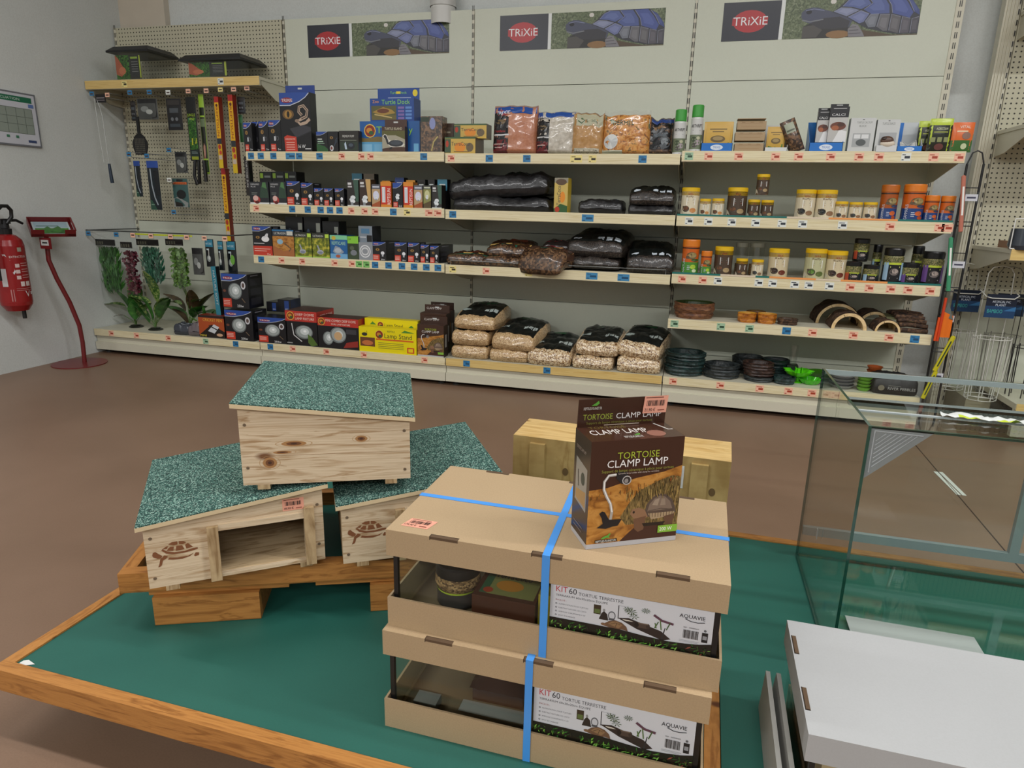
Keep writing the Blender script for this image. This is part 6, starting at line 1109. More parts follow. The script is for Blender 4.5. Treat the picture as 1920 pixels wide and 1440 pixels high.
plant(-.72, -.30, [(-.03, 0, .14, -.3, .15, .05, 'leaf_brown', .5), (.07, 0, .12, .9, .15, .045, 'leaf_green', .35), (.0, 0, .22, -.2, .16, .035, LV, 1.3), (.02, .02, .2, .8, .13, .03, LV, .4), (.08, .0, .15, .7, .2, .022, 'leaf_brown', .85), (0, -.02, .05, -.4, .12, .035, 'leaf_brown', .8), (.04, 0, .1, .5, .16, .045, 'leaf_green', .5), (-.04, .02, .08, -.7, .14, .04, 'leaf_green', .7), (.02, .03, .12, .1, .16, .03, 'leaf_brown', 1.1)], 'reddish brown leaved plastic plant in the middle')
plant(-.56, -.34, [(0, 0, .05, -.3, .13, .008, 'leaf_green', 1.2), (.01, 0, .05, .1, .14, .008, 'leaf_green', 1.3), (.02, 0, .05, .5, .13, .008, 'leaf_green', 1.1), (.03, 0, .06, .8, .19, .01, 'leaf_lime', .9), (-.02, 0, .05, -.8, .1, .008, 'leaf_lime', .8)], 'grassy plastic plant left of the bagged stones')
for i, (x, lab, w2) in enumerate([(-.66, 'dark bag of aquarium fittings, left one beside the grassy plant', .13), (-.53, 'grey bag of stones with orange sticker beside the cricket carton', .15)]):
    lying_bag('stone_bag', 'bag', x, -.47, .177, w2, .12, .075+.012*i, .1, lab, 'small bags beside the plants', ['#3c4048/.2', '#5a5658/.2'][i], ['#3c4048/.2', '#6a6265/.2'][i], 50+i, [('r', .1, .2, .5, .55, '#c9a8a0'), ('r', .16, .3, .44, .4, '#a03c2c')] if i else [('r', .2, .2, .8, .3, '#9aa0a8'), ('r', .55, .45, .85, .8, '#8a8f98')], amp=.006)

# ---- wire strip with clipped goods at the end of the fourth bay
t = thing('clip_strip_rack', 'black wire rack with clipped goods at the right end of the shelves', 'rack', (4.035, -.5, 0))
def wr(b):
    for x in (-.035, .035): b.tube([(x, 0, .03), (x, 0, 1.35)], .0055, '#151516/.3', 6)
    b.tube([(-.035, 0, 1.35), (-.02, 0, 1.4), (-.0, 0, 1.41), (.02, 0, 1.4), (.035, 0, 1.35)], .0035, '#151516/.3', 6)
    for z in (.12, .27, .43, .45, .62, .74, .76, .93, 1.06, 1.08, 1.24): b.tube([(-.035, 0, z), (.035, 0, z)], .0028, '#151516/.3', 6)
part('wire_frame', t, wr)
for i, z in enumerate([1.19, .87, .60, .30]):
    part('price_tag', t, lambda b: (b.box(-.03, .045, -.008, -.006, -.02, .03, 'acrylic'), b.box(-.02, .034, -.009, -.0082, -.012, .02, '#c8c9cf'), b.box(-.012, .026, -.0094, -.009, 0, .008, '#3c3c50')), (0, 0, z))
def stick(x, z, h, k, label, tilt=.1, wd=.02, d2=.012):
    b = MB(); b.lathe([(0, 0), (wd*.5, .004), (wd*.5, h-.006), (0, h)], k, 12, sy=.6)
    art(b, [('r', .2, .3, .8, .8, '#e8e8e0')] if 'pink' in label else [('r', .25, .15, .6, .85, '#1c3a2c')], lambda u, v, l: (wd*.5*(2*u-1)*.7, -wd*.3-.0006-.0001*l, h*v), .2)
    o = b.build('clipped_stick', None, (x, -.522, z)); o.rotation_euler = (0, tilt, 0); tag(o, label, 'stick', 'goods clipped on the wire rack')
stick(4.02, 1.03, .27, '#b8705c/.3', 'pink brown stick clipped highest on the wire rack', -.12); stick(4.015, .74, .27, '#3f8f68/.3', 'green tube clipped on the wire rack below the pink stick', -.12)
stick(4.02, .33, .2, '#c2b81c/.3', 'yellow stick clipped lowest on the wire rack', .3, .024); stick(3.99, .18, .16, '#c2b81c/.3', 'yellow stick hanging from the lowest clip tag', .25, .022)
def onet(b):
    b.tube([(0, 0, .22), (-.004, 0, .0)], .007, '#c8401c/.3', 8); b.tube([(-.012, .004, .12), (-.016, 0, .0)], .006, '#d8501c/.3', 8)
    b.grid(lambda u, v: (.004+.045*u, -.004*math.sin(6*u), .02+.13*v-.02*u*v), 6, 6, '#e0701c/.3'); b.add([(0, 0, .13), (.05, 0, .11), (.02, .01, .2)], [(0, 1, 2)], '#5a5f58')
tag(part('orange_net', None, onet, (4.01, -.525, .49)), 'orange and red net pack clipped in the middle of the wire rack', 'net', 'goods clipped on the wire rack')
# ---- wire baskets on the right
def basket(x, y, z, k, label):
    t = thing('wire_basket', label, 'basket', (x, y, z), 0, 'tall wire baskets hanging on the right')
    r = .085; n = 8
    def fr(b):
        for zz, rr in ((0, r*.8), (.02, r*.85), (.33, r)):
            b.tube([(rr*math.cos(2*math.pi*i/24), rr*.8*math.sin(2*math.pi*i/24), zz) for i in range(25)], .0022, k, 6, False)
        for i in range(n): a = 2*math.pi*(i+.5)/n; b.tube([(r*.85*math.cos(a), r*.68*math.sin(a), 0), (r*math.cos(a), r*.8*math.sin(a), .34)], .0026, k, 6)
        for s in (-1, 1): b.tube([(s*.06, .05, 0), (s*.062, .05, .54), (s*.062, .05, .56)], .0022, k, 6)
        b.tube([(-.062, .05, .54), (-.058, .05, .66), (-.04, .05, .69), (0, .05, .7), (.04, .05, .69), (.058, .05, .66), (.062, .05, .54)], .0026, k, 6)
        b.tube([(-.075, .06, .57), (-.07, -.015, .545), (-.05, -.03, .54), (.05, -.03, .54), (.075, -.015, .555), (.08, .06, .57)], .003, k, 6)
    part('wire_frame', t, fr)
    def cd(b):
        b.box(-.068, .068, -.02, -.017, .44, .56, '#0f1a2c/.3'); art(b, [('r', 0, 0, 1, .5, '#123a60'), ('t', .08, .2, .16, 'BAMBOO', '#3fa8a0', .5), ('t', .2, .64, .1, 'ARTIFICIAL PVC', '#c8d0dc', .6), ('t', .32, .5, .1, 'PLANT', '#c8d0dc', .34), ('p', [(.6, .3), (1, .5), (1, .3)], '#2f6a9a')], lambda u, v, l: (-.068+.136*u, -.0201-.0001*l, .44+.12*v), 1.1)
    part('header_card', t, cd); return t
basket(4.315, -.35, .165, '#c9c9c0/.3', 'white wire basket with blue card, front left one'); basket(4.235, -.12, .16, '#c9c9c0/.3', 'white wire basket with blue card behind the front left one')
basket(4.45, -.12, .15, '#8a8a80/.3', 'grey wire basket with blue card at the right edge, rear one'); basket(4.50, -.36, .13, '#1c1c1c/.3', 'black wire basket cut by the right edge of the picture')
def lowbox(b): b.box(0, .5, 0, .25, 0, .035, '#8a5c3c', '#9a6a48', '#8a5c3c'); b.box(.18, .3, -.002, 0, .0, .035, '#b88058')
tag(part('cardboard_tray', None, lowbox, (4.32, -.42, .955)), 'flat brown cardboard tray on the right hand shelf', 'box')
def cup(b): b.lathe([(0, 0), (.05, 0), (.06, .02), (.055, .1), (.05, .1), (.05, .02), (0, .01)], '#3a4048/.2', 20)
tag(part('glass_bowl', None, cup, (4.31, -.47, .955)), 'small dark round bowl in a white wire stand on the right hand shelf', 'bowl')
t_ = part('wire_stand', None, lambda b: b.tube([(-.06, -.04, .0), (-.06, -.04, .14), (.08, -.04, .15), (.08, -.04, .0), (-.06, -.04, .0)], .003, '#d8d8d4/.3', 6, False), (4.31, -.46, .96)); tag(t_, 'white wire stand around the dark bowl at the right edge', 'stand')
def br(b): b.box(0, .16, 0, .03, 0, .012, '#8a7048')
tag(part('wood_piece', None, br, (4.36, -.36, 1.55)), 'small flat wooden piece on the upper right shelf', 'board')
def tv(b): b.box(0, .6, 0, .25, 0, .3, '#3a3028')
tag(part('dark_box', None, tv, (4.34, -.3, 2.12)), 'dark brown box at the top right corner of the picture', 'box')
tag(part('light_tube_pack', None, lambda b: b.lathe([(0, 0), (.012, 0), (.012, .35), (0, .35)], '#c4c8d4/.3', 12), (4.42, -.3, 1.55)), 'pale tube standing on the upper right shelf', 'tube')

# ---- left wall: evacuation plan, extinguisher, red leaflet stand
def plan(b):
    b.box(0, .012, -1.12, -.70, 1.40, 1.72, '#6f7278/.35'); yz = lambda u, v, l: (.0122+.00008*l, -1.11+.40*u, 1.41+.30*v)
    art(b, [('r', 0, 0, 1, 1, '#c9ccd4'), ('r', .0, .84, .95, .95, '#1c6a4c'), ('t', .25, .87, .05, "D'EVACUATION", '#c8d8d0', .5), ('r', .35, .22, .93, .72, '#8f9a90')] + [('l', [(.35, q), (.93, q)], .008, '#5a645c') for q in (.22, .4, .55, .72)] + [('l', [(q, .22), (q, .72)], .008, '#5a645c') for q in (.35, .5, .66, .8, .93)] + [('r', .88, .75, .97, .82, '#5f7ab0'), ('r', .8, .05, .94, .1, '#3a4a70'), ('r', .05, .3, .28, .33, '#8a8f9a'), ('r', .05, .4, .28, .43, '#8a8f9a'), ('r', .05, .2, .28, .23, '#8a8f9a'), ('r', .45, .12, .5, .17, '#3f7a5c'), ('r', .6, .12, .65, .17, '#3f7a5c')], yz, 1.33)
tag(part('evacuation_plan', None, plan, (XL, 0, 0)), 'framed evacuation plan with green header on the left wall', 'sign')
t = thing('fire_extinguisher', 'red fire extinguisher with white lettering hung on the left wall', 'extinguisher', (XL+.10, -1.11, .40))
EX = '#8f1c1e/.25'
part('bottle', t, lambda b: b.lathe([(0, 0), (.06, .004), (.083, .04), (.086, .06), (.086, .40), (.078, .435), (.05, .462), (.035, .468), (0, .468)], EX, 32))
part('valve', t, lambda b: (b.lathe([(.034, .465), (.036, .50), (.026, .505), (.024, .55), (0, .55)], '#18181a/.3', 20), b.box(-.018, .018, -.03, .03, .53, .56, '#18181a/.3')))
part('lever', t, lambda b: b.tube([(.0, -.02, .545), (.0, .04, .55), (.0, .08, .55), (.0, .12, .53)], [.011, .01, .009, .008], '#18181a/.3', 8))
part('hose', t, lambda b: b.tube([(.02, .0, .53), (.025, .035, .57), (.03, .035, .61), (.035, .01, .635), (.04, -.03, .635), (.05, -.08, .6), (.05, -.12, .5), (.05, -.12, .2)], .011, '#151516/.35', 10))
part('bottom_hook', t, lambda b: b.lathe([(0, -.05), (.012, -.05), (.012, .01), (0, .01)], '#151516', 10, .02, .02))
def exl(b):
    f = lambda u, v, l: (lambda a: ((.0868+.0001*l)*math.cos(a), (.0868+.0001*l)*math.sin(a), .05+.36*v))(-1.35+2.2*u)
    art(b, [('t', .3, .78, .035, 'EXTINCTEUR', '#d8c8c4', .5), ('r', .55, .88, .68, .95, '#9a9a8a'), ('p', [(.12, .84), (.2, .84), (.42, .55), (.36, .5)], '#c8c4c4'), ('r', 0, .3, .16, .6, '#c8c4c4'), ('l', [(.3, .74), (.8, .74)], .006, '#d8b8b4'), ('t', .6, .12, .1, 'V', '#d8d4d4', .16), ('r', .8, .15, .9, .2, '#d8d4d4')]
        + [('r', .42, q, .54, q+.06, '#d0b8b4') for q in (.62, .52, .42)] + [('r', .58, q+.02, .82, q+.03, '#c89a98') for q in (.62, .66, .52, .56, .42, .46)] + [('r', .5, .3, .62, .38, '#d8c8c4'), ('r', .66, .3, .8, .38, '#d8c8c4'), ('r', .36, .26, .84, .265, '#c89a98'), ('r', .36, .23, .84, .235, '#c89a98'), ('r', .2, .05, .23, .25, '#b87a78'), ('r', .27, .05, .29, .25, '#b87a78')], f, 1.2/2, 6)
part('printed_label', t, exl)
t = thing('leaflet_stand', 'dark red curved metal stand with a tilted leaflet tray', 'stand', (-1.205, -.81, 0))
RDK = '#6a1a1c/.35'
part('base_plate', t, lambda b: b.lathe([(0, 0), (.165, 0), (.165, .006), (0, .006)], RDK, 40))
part('pole', t, lambda b: b.tube([(.01, .03, .004), (.012, .035, .14), (.01, .03, .26), (-.01, -.0, .42), (-.03, -.05, .58), (-.045, -.075, .70), (-.045, -.07, .80), (-.045, -.065, .87)], .014, RDK, 12))
def tr(b):
    Q = Matrix.Translation((-.03, -.035, .885)) @ Matrix.Rotation(math.radians(56), 4, 'Z') @ Matrix.Rotation(math.radians(28), 4, 'X'); b.M = Q
    b.box(-.12, .12, -.075, .085, 0, .004, RDK); b.box(-.12, -.117, -.075, .085, 0, .05, RDK); b.box(-.12, .12, .082, .085, 0, .05, RDK)
    b.box(-.12, -.05, -.078, -.075, 0, .05, RDK); b.box(.06, .12, -.078, -.075, 0, .05, RDK); b.box(-.12, .12, -.078, -.075, 0, .02, RDK)
    b.tube([(.118, -.075, .045), (.118, .0, .05), (.118, .06, .04), (.118, .083, .045)], .006, RDK, 8); b.box(.117, .12, -.075, .085, 0, .012, RDK)
part('tray', t, tr)
def lft(b):
    b.M = Matrix.Translation((-.03, -.035, .885)) @ Matrix.Rotation(math.radians(56), 4, 'Z') @ Matrix.Rotation(math.radians(28), 4, 'X')
    b.box(-.10, .10, -.07, .075, .004, .02, '#a8b4b4'); art(b, [('r', .05, .5, .95, .97, '#8fa4ac'), ('r', .05, .0, .95, .45, 'leaf_green'), ('r', .1, .6, .7, .66, '#4a6a5c'), ('p', [(.2, .3), (.4, .6), (.5, .4), (.7, .62), (.8, .3)], '#3f6a34')], lambda u, v, l: (-.10+.2*u, -.07+.145*v, .0202+.0001*l), 1.4)
tag(part('leaflets', None, lft, (-1.205, -.81, 0)), 'stack of leaflets with a planted aquarium picture in the red stand', 'leaflet')
part('price_card', t, lambda b: (b.box(-.04, .05, -.122, -.12, .775, .845, RDK), b.box(-.03, .03, -.1225, -.122, .795, .83, '#c0c0bc'), b.box(-.02, .02, -.123, -.1225, .808, .817, '#2c2c2c')))
# ------------------------------------------------------------------ low display tables
ZT = .16
def table(x, y, rz, w_, d, label, left=True, right=True, front=True):
    """origin at the front-left top corner"""
    t = thing('display_table', label, 'table', (x, y, 0), rz, 'low display tables'); e = .028
    part('tabletop', t, lambda b: b.box(e if left else 0, w_-(e if right else 0), e, d-e, ZT-.03, ZT-.004, 'table_green'))
    part('front_rail', t, lambda b: b.box(0, w_, 0, e, ZT-.052, ZT, 'wood_edge'), bevel=.003)
    part('back_rail', t, lambda b: b.box(0, w_, d-e, d, ZT-.052, ZT, 'wood_edge'), bevel=.003)
    if left: part('side_rail', t, lambda b: b.box(0, e, e, d-e, ZT-.052, ZT, 'wood_edge_y'), bevel=.003)
    if right: part('side_rail', t, lambda b: b.box(w_-e, w_, e, d-e, ZT-.052, ZT, 'wood_edge_y'), bevel=.003)
    for px, py in ((.25, .25), (w_-.3, .25), (.25, d-.3), (w_-.3, d-.3)): part('leg', t, lambda b: b.box(px, px+.06, py, py+.06, 0, ZT-.03, 'wood_edge'))
    return t
RZ = math.radians(-1.0)
t = table(1.462, -3.463, RZ, 1.432, 1.13, 'left low display table with green top and pine rails, carrying the tortoise houses')
tag(part('paper_scrap', None, lambda b: b.add([(0, 0, 0), (.02, -.002, .001), (.035, .006, .001), (.012, .012, .002), (.002, .008, .001)], [(0, 1, 2, 3, 4)], '#d8d8d4'), (1.497, -3.432, ZT-.0035)), 'small torn white paper scrap in the left corner of the green table', 'paper')
c_, s_ = math.cos(RZ), math.sin(RZ)
table(1.462+1.434*c_, -3.463+1.434*s_, RZ, 1.7, 1.13, 'low display table with green top under the glass tank', left=False)

# ------------------------------------------------------------------ wooden riser tray
AN = math.radians(23.7)
def riser():
    t = thing('wooden_riser', 'varnished pine tray on wooden blocks carrying the three tortoise houses', 'riser', (1.607, -3.272, ZT-.004), AN)
    L_, D_, z0 = .86, .43, .085
    part('front_rail', t, lambda b: b.box(0, L_, 0, .03, z0, z0+.05, 'wood_edge'), bevel=.006)
    part('back_rail', t, lambda b: b.box(0, L_, D_-.03, D_, z0, z0+.05, 'wood_edge'), bevel=.006)
    for x in (0, L_-.03): part('side_rail', t, lambda b: b.box(x, x+.03, .03, D_-.03, z0, z0+.05, 'wood_edge_y'), bevel=.004)
    part('tray_floor', t, lambda b: b.box(.03, L_-.03, .03, D_-.03, z0+.002, z0+.012, 'table_green'))
    for x0, x1 in ((.055, .36), (.42, .74)): part('plank', t, lambda b: b.box(x0, x1, .012, D_-.02, z0-.014, z0, 'wood_edge'), bevel=.002)
    for x0, x1 in ((.065, .295), (.545, .80)): part('block', t, lambda b: b.box(x0, x1, .0, .14, 0, z0-.014, 'wood_edge'), bevel=.003)
    for x0, x1 in ((.065, .295), (.545, .80)): part('block', t, lambda b: b.box(x0, x1, .26, .40, 0, z0-.014, 'wood_edge'), bevel=.003)
riser()

# ------------------------------------------------------------------ tortoise houses
STENCIL = [[(0, .6), (.02, .7), (.07, .72), (.12, .64), (.2, .54), (.17, .46), (.1, .46), (.02, .53)],
 [(.21, .78), (.3, .86), (.34, .86), (.3, .76)], [(.34, .92), (.42, .99), (.53, .99), (.53, .88), (.45, .86)], [(.56, .99), (.65, .97), (.71, .9), (.64, .86), (.56, .88)],
 [(.32, .75), (.38, .83), (.45, .82), (.43, .66), (.3, .7)], [(.48, .65), (.5, .83), (.62, .82), (.66, .66)], [(.68, .82), (.74, .87), (.84, .7), (.7, .67)],
 [(.19, .74), (.22, .78), (.3, .68), (.45, .61), (.66, .6), (.84, .66), (.93, .66), (.93, .6), (.8, .56), (.62, .53), (.42, .54), (.28, .6)],
 [(.15, .42), (.24, .55), (.31, .5), (.27, .42), (.2, .36), (.17, .2), (.14, .16), (.09, .14), (.12, .24)], [(.34, .44), (.5, .4), (.72, .4), (.84, .48), (.76, .38), (.6, .32), (.4, .34), (.3, .38)], [(.84, .38), (.88, .48), (.95, .46), (.94, .36), (.86, .34)]]
HW, HD, HT, HS, TH = .357, .372, .177, .138, .012
def nest(label, loc, ang, turned=False, art_seed=0):
    t = thing('tortoise_house', label, 'tortoise house', loc, ang, 'wooden tortoise houses')
    sl = (HT-HS)/HW; top = lambda x: HS+sl*x
    def front(b):
        o0, o1, oz = .130, .315, .112
        b.prism([(0, 0), (o0, 0), (o0, top(o0)), (0, HS)], 0, TH, 'wood_nest'); b.prism([(o1, 0), (HW, 0), (HW, HT), (o1, top(o1))], 0, TH, 'wood_nest')
        b.prism([(o0, oz), (o1, oz), (o1, top(o1)), (o0, top(o0))], 0, TH, 'wood_nest'); b.box(o0, o1, 0, TH, 0, .007, 'wood_nest')
        for p in STENCIL: b.add([(.012+.1*(x*.92), -.0006, .044+.062*(z-.1)) for x, z in p], [tuple(range(len(p)))], '#7a4a2a/.7')
    part('front_panel', t, front)
    part('back_panel', t, lambda b: b.prism([(0, 0), (HW, 0), (HW, HT), (0, HS)], HD-TH, HD, 'wood_nest'))
    part('side_panel', t, lambda b: b.box(0, TH, TH, HD-TH, 0, HS, 'wood_inner')); part('side_panel', t, lambda b: b.box(HW-TH, HW, TH, HD-TH, 0, HT-.002, 'wood_inner'))
    part('floor_board', t, lambda b: b.box(TH, HW-TH, TH, HD-TH, 0, .008, 'wood_inner'))
    for x in (.118, .315): part('door_post', t, lambda b: b.box(x, x+.022, -.010, 0, -.004, .122 if x < .2 else .136, 'wood_trim'), bevel=.0012)
    part('lintel', t, lambda b: b.box(.14, .315, -.004, 0, .110, .124, 'wood_nest'))
    for x in (.03, HW-.055):
        for y in (0.012, HD-.047): part('foot', t, lambda b: b.box(x, x+.026, y-.012, y+.047, -.011, 0, 'wood_trim'))
    def knots(b):
        for x, z, a_, c_ in ((HW-.058, .050, .009, .007), (HW-.11, .092, .016, .0035), (.105, .098, .008, .004), (HW-.085, .073, .012, .002)):
            P_ = lambda u, v, l: (x-2*u*a_, HD+.0003+.00006*l, z+2*v*c_)
            art(b, [('e', 0, 0, .8, .9, '#a5794a/.6'), ('e', 0, 0, .5, .55, '#6e4526/.6'), ('e', 0, 0, .22, .25, '#43281a/.6')], P_)
            for r_ in (1.5, 2.2): b.add([(x+a_*r_*math.cos(t_)*(1+.1), HD+.0003, z+c_*r_*math.sin(t_)) for t_ in [i*math.pi/14 for i in range(28)]] + [(x+a_*(r_-.1)*math.cos(t_)*1.1, HD+.0003, z+c_*(r_-.1)*math.sin(t_)) for t_ in [i*math.pi/14 for i in range(28)]], [((i+1) % 28, i, 28+i, 28+(i+1) % 28) for i in range(28)], '#b08a5c/.6')
        b.box(.003, HW-.003, HD+.0001, HD+.0003, .0655, .0662, '#8f6d45/.6')
    if turned: part('knots', t, knots)
    def screws(y, s):
        for x, z in ((.012, .022), (.012, HS-.025), (HW-.012, .04), (HW-.012, HT-.04)):
            b = MB(); b.M = Matrix.Rotation(math.pi/2, 4, 'X'); b.lathe([(.0, .0012), (.003, .0012), (.0036, 0)], '#6a5a48/.3', 12); b.M = Matrix()
            b.build('screw', t, (x, y, z), 0 if s < 0 else math.pi)
    screws(0, -1); screws(HD, 1)
    ov = .012
    def board(b, z0, z1, k, e=0):
        x0, x1, y0, y1 = -ov+e, HW+ov-e, -ov+e, HD+ov-e; v = []
        for dz in (z0, z1): v += [(x, y, top(x)+dz) for x, y in ((x0, y0), (x1, y0), (x1, y1), (x0, y1))]
        b.add(v, [(0,3,2,1), (4,5,6,7), (0,1,5,4), (1,2,6,5), (2,3,7,6), (3,0,4,7)], k)
    o = part('roof_board', t, lambda b: board(b, .0, .009, '#cdb893/.6'))
    part('roof_felt', t, lambda b: board(b, .009, .0115, 'felt', .0005), )
    return t
hA = nest('wooden tortoise house with green roof, front left one with orange price sticker', (1.738, -3.317, .306), math.radians(38))
nest('wooden tortoise house with green roof, right one partly hidden by the cardboard kits', (2.070, -3.106, .306), math.radians(32))
aB = math.radians(25)
cB = Vector((1.878, -3.176, .500)); dx = Vector((math.cos(aB), math.sin(aB), 0)); dy = Vector((-math.sin(aB), math.cos(aB), 0))
nest('wooden tortoise house showing its plain back, stacked on top of the other two', cB + dx*HW + dy*HD, aB+math.pi, True)
def stA(b): art(b, sticker(0, 0, 1, 1, '49,90 €'), lambda u, v, l: (.272+.045*u, -.0003-.00006*l, .132+.028*v), 1.5)
part('price_sticker', hA, stA)

# ------------------------------------------------------------------ tortoise starter kits in cardboard
SLOT = '#5a4530/.8'
def kit(loc, rz, label, tray_h, win_h, lid_h, KW=.572, KD=.312, price=False, strapx=.272, slant=0):
    t = thing('terrarium_kit', label, 'kit box', loc, rz, 'boxed terrarium kits'); h = tray_h+win_h+lid_h; e = .004
    def tray(b):
        b.box(0, KW, 0, e, 0, tray_h, 'card'); b.box(0, KW, KD-e, KD, 0, tray_h, 'card'); b.box(0, e, e, KD-e, 0, tray_h, 'card'); b.box(KW-e, KW, e, KD-e, 0, tray_h, 'card'); b.box(e, KW-e, e, KD-e, 0, .006, 'card')
    part('cardboard_tray', t, tray)
    z0 = tray_h+win_h
    def lid(b):
        b.box(0, KW, 0, e, z0, h-e, 'card'); b.box(0, KW, KD-e, KD, z0, h-e, 'card'); b.box(0, e, e, KD-e, z0, h-e, 'card'); b.box(KW-e, KW, e, KD-e, z0, h-e, 'card'); b.box(0, KW, 0, KD, h-.004, h, 'card')
    part('cardboard_lid', t, lid)
    for x in (.083, .262, .462):
        part('tab_slot', t, lambda b: (b.box(x, x+.05, -.0004, .0085, h-.0045, h+.0003, SLOT), b.box(x-.0012, x, -.0005, .0088, h-.006, h+.0004, '#2a1e12'), b.box(x, x+.05, .0078, .0088, h-.003, h+.0004, '#2a1e12')))
        part('tab_slot', t, lambda b: (b.box(x, x+.05, KD-.0085, KD+.0004, h-.0045, h+.0003, SLOT), b.box(x, x+.05, KD-.0088, KD-.0078, h-.003, h+.0004, '#2a1e12')))
    i = .011
    def gl(b):
        for a in ((i, KW-i, i, i+.003), (i, KW-i, KD-i-.003, KD-i), (i, i+.003, i+.003, KD-i-.003), (KW-i-.003, KW-i, i+.003, KD-i-.003)): b.box(*a, .008, h-.012, 'glass')
    part('glass_panes', t, gl)
    for x in (i-.002, KW-i-.006): 
        for y in (i-.002, KD-i-.006): part('black_corner_strip', t, lambda b: b.box(x, x+.008, y, y+.008, .008, h-.01, '#141414/.3'))
    part('dark_base', t, lambda b: b.box(i+.004, KW-i-.004, i+.004, KD-i-.004, .007, .012, '#6a5a44/.6'))
    lx0, lx1, lz0, lz1 = strapx+.008, KW-.018, tray_h*.35, z0+.01; lw, lh = lx1-lx0, lz1-lz0
    vz = lambda v: v   # label 0..1
    def lab(b):
        b.box(lx0, lx1, i-.003, i-.0022, lz0, lz1, '#c9cbcf/.35')
        f = lambda u, v, l: (lx0+lw*u, i-.0031-.00008*l, tray_h+(win_h)*v); a_ = lw/win_h
        A = []
        A += [('t', .035, .80, .125, 'KIT', '#b01f2a', .075), ('t', .118, .79, .125, '60', '#26262a', .05), ('t', .18, .785, .07, 'TORTUE TERRESTRE', '#3a3c42', .28), ('t', .035, .70, .045, 'TERRARIUM 60x30x20cm ÉQUIPÉ', '#2a2c30', .33), ('t', .035, .60, .035, 'INCLUS :', '#8a3438', .07)]
        for q, s_ in enumerate(['ALIMENTATION POUR TORTUES', 'SUBSTRAT NATUREL DE COCO', 'AMPOULE CHAUFFANTE + UV', 'SPOT ÉCLAIRAGE']): A += [('e', .04, .53-.085*q, .006, .018, '#3a3c42'), ('e', .04, .53-.085*q, .003, .009, '#c9cbcf'), ('t', .055, .515-.085*q, .03, s_, '#6a6c72', [.19, .18, .175, .11][q])]
        P_ = []
        P_ += [('r', .28, .38, .325, .6, '#3a2f20'), ('r', .285, .4, .32, .5, '#5a6a3a'), ('p', [(.315, .27), (.375, .27), (.365, .42), (.345, .48), (.33, .42)], '#2a2420'), ('e', .345, .5, .008, .03, '#8a8a88'), ('e', .395, .4, .024, .1, '#5a5c60'), ('e', .395, .4, .018, .075, '#c0c2c6'), ('p', [(.375, .29), (.42, .29), (.41, .34), (.38, .34)], '#4a4c50')]
        P_ += [('p', [(.43, .38), (.5, .42), (.70, .25), (.76, .10), (.71, .04), (.55, .2)], '#2c2320'), ('r', .432, .36, .437, .68, '#26262a'), ('r', .432, .67, .52, .677, '#8a8c90'), ('p', [(.70, .04), (.71, .04), (.725, .34), (.72, .34)], '#2a2a2c'), ('p', [(.46, .37), (.5, .375), (.53, .35), (.48, .34)], '#c9c2b4'),
              ('r', .545, .24, .62, .36, '#4a3c34'), ('e', .62, .3, .012, .06, '#3a2e28'), ('r', .545, .335, .62, .36, '#6a5a4c'), ('e', .55, .30, .014, .06, '#1c1614')]
        P_ += [('p', [(.345, .14), (.355, .20), (.38, .27), (.42, .31), (.46, .28), (.49, .2), (.5, .1), (.46, .12), (.42, .09)], '#6a4f3a'), ('p', [(.375, .2), (.40, .27), (.43, .285), (.465, .22), (.44, .13)], '#8a6c4c'), ('l', [(.39, .2), (.42, .25), (.45, .22)], .01, '#4a3626'), ('l', [(.42, .14), (.43, .25)], .01, '#4a3626'), ('e', .345, .17, .016, .03, '#7a5c44')]
        for cx, cy, s_, n in ((.51, .58, .06, 9), (.60, .66, .045, 10), (.53, .48, .05, 7), (.49, .62, .045, 8)):
            for q in range(n): a2 = 2*math.pi*q/n; P_.append(('p', [(cx, cy), (cx+s_*.5*math.cos(a2+.15), cy+2.2*s_*.5*math.sin(a2+.15)), (cx+s_*.7*math.cos(a2), cy+2.2*s_*.7*math.sin(a2)), (cx+s_*.5*math.cos(a2-.15), cy+2.2*s_*.5*math.sin(a2-.15))], '#3a4a30' if q % 2 else '#4f5f3c'))
        P_ += [('l', [(.65, .6), (.7, .5), (.77, .46)], .05, '#5a3a48'), ('l', [(.66, .3), (.68, .46)], .02, '#3f5a2c'), ('l', [(.7, .28), (.69, .5)], .02, '#4f6a34'), ('l', [(.73, .3), (.75, .48)], .02, '#3f5a2c'), ('l', [(.67, .3), (.66, .42)], .02, '#4f6a34')]
        def up(q):    # the whole product picture sits a little higher on the label
            s_ = lambda v: .10+.93*v
            if q[0] == 'r': return ('r', q[1], s_(q[2]), q[3], s_(q[4]), q[5])
            if q[0] == 'e': return ('e', q[1], s_(q[2]), q[3], q[4], q[5])
            return (q[0], [(u, s_(v)) for u, v in q[1]]) + tuple(q[2:])
        A += [up(q) for q in P_]
        A += [('t', .80, .72, .08, 'AQUAVIE', '#26262a', .15), ('l', [(.835, .70), (.87, .66), (.91, .655), (.95, .68)], .015, '#26262a'), ('t', .83, .51, .025, 'REF : 300000605', '#5a5c60', .09), ('r', .94, .26, .975, .47, '#1c1c1e'), ('r', .945, .32, .97, .4, '#8a8c90'), ('e', .957, .51, .008, .025, '#5a5c60'), ('r', .81, .235, .93, .243, '#8a8c90'), ('r', .81, .21, .92, .218, '#8a8c90')] + barcode(.83, .29, .92, .47, n=18)
        A += [('p', [(0, -.2), (1, -.2), (1, .25), (.93, .2), (.85, .17), (.75, .15), (.6, .17), (.45, .21), (.2, .215), (0, .215)], '#17150f/.3')]
        top_ = lambda u: .2-.06*math.sin(math.pi*min(1, u/1.0))**2 if u < .9 else .19
        R = random.Random(9)
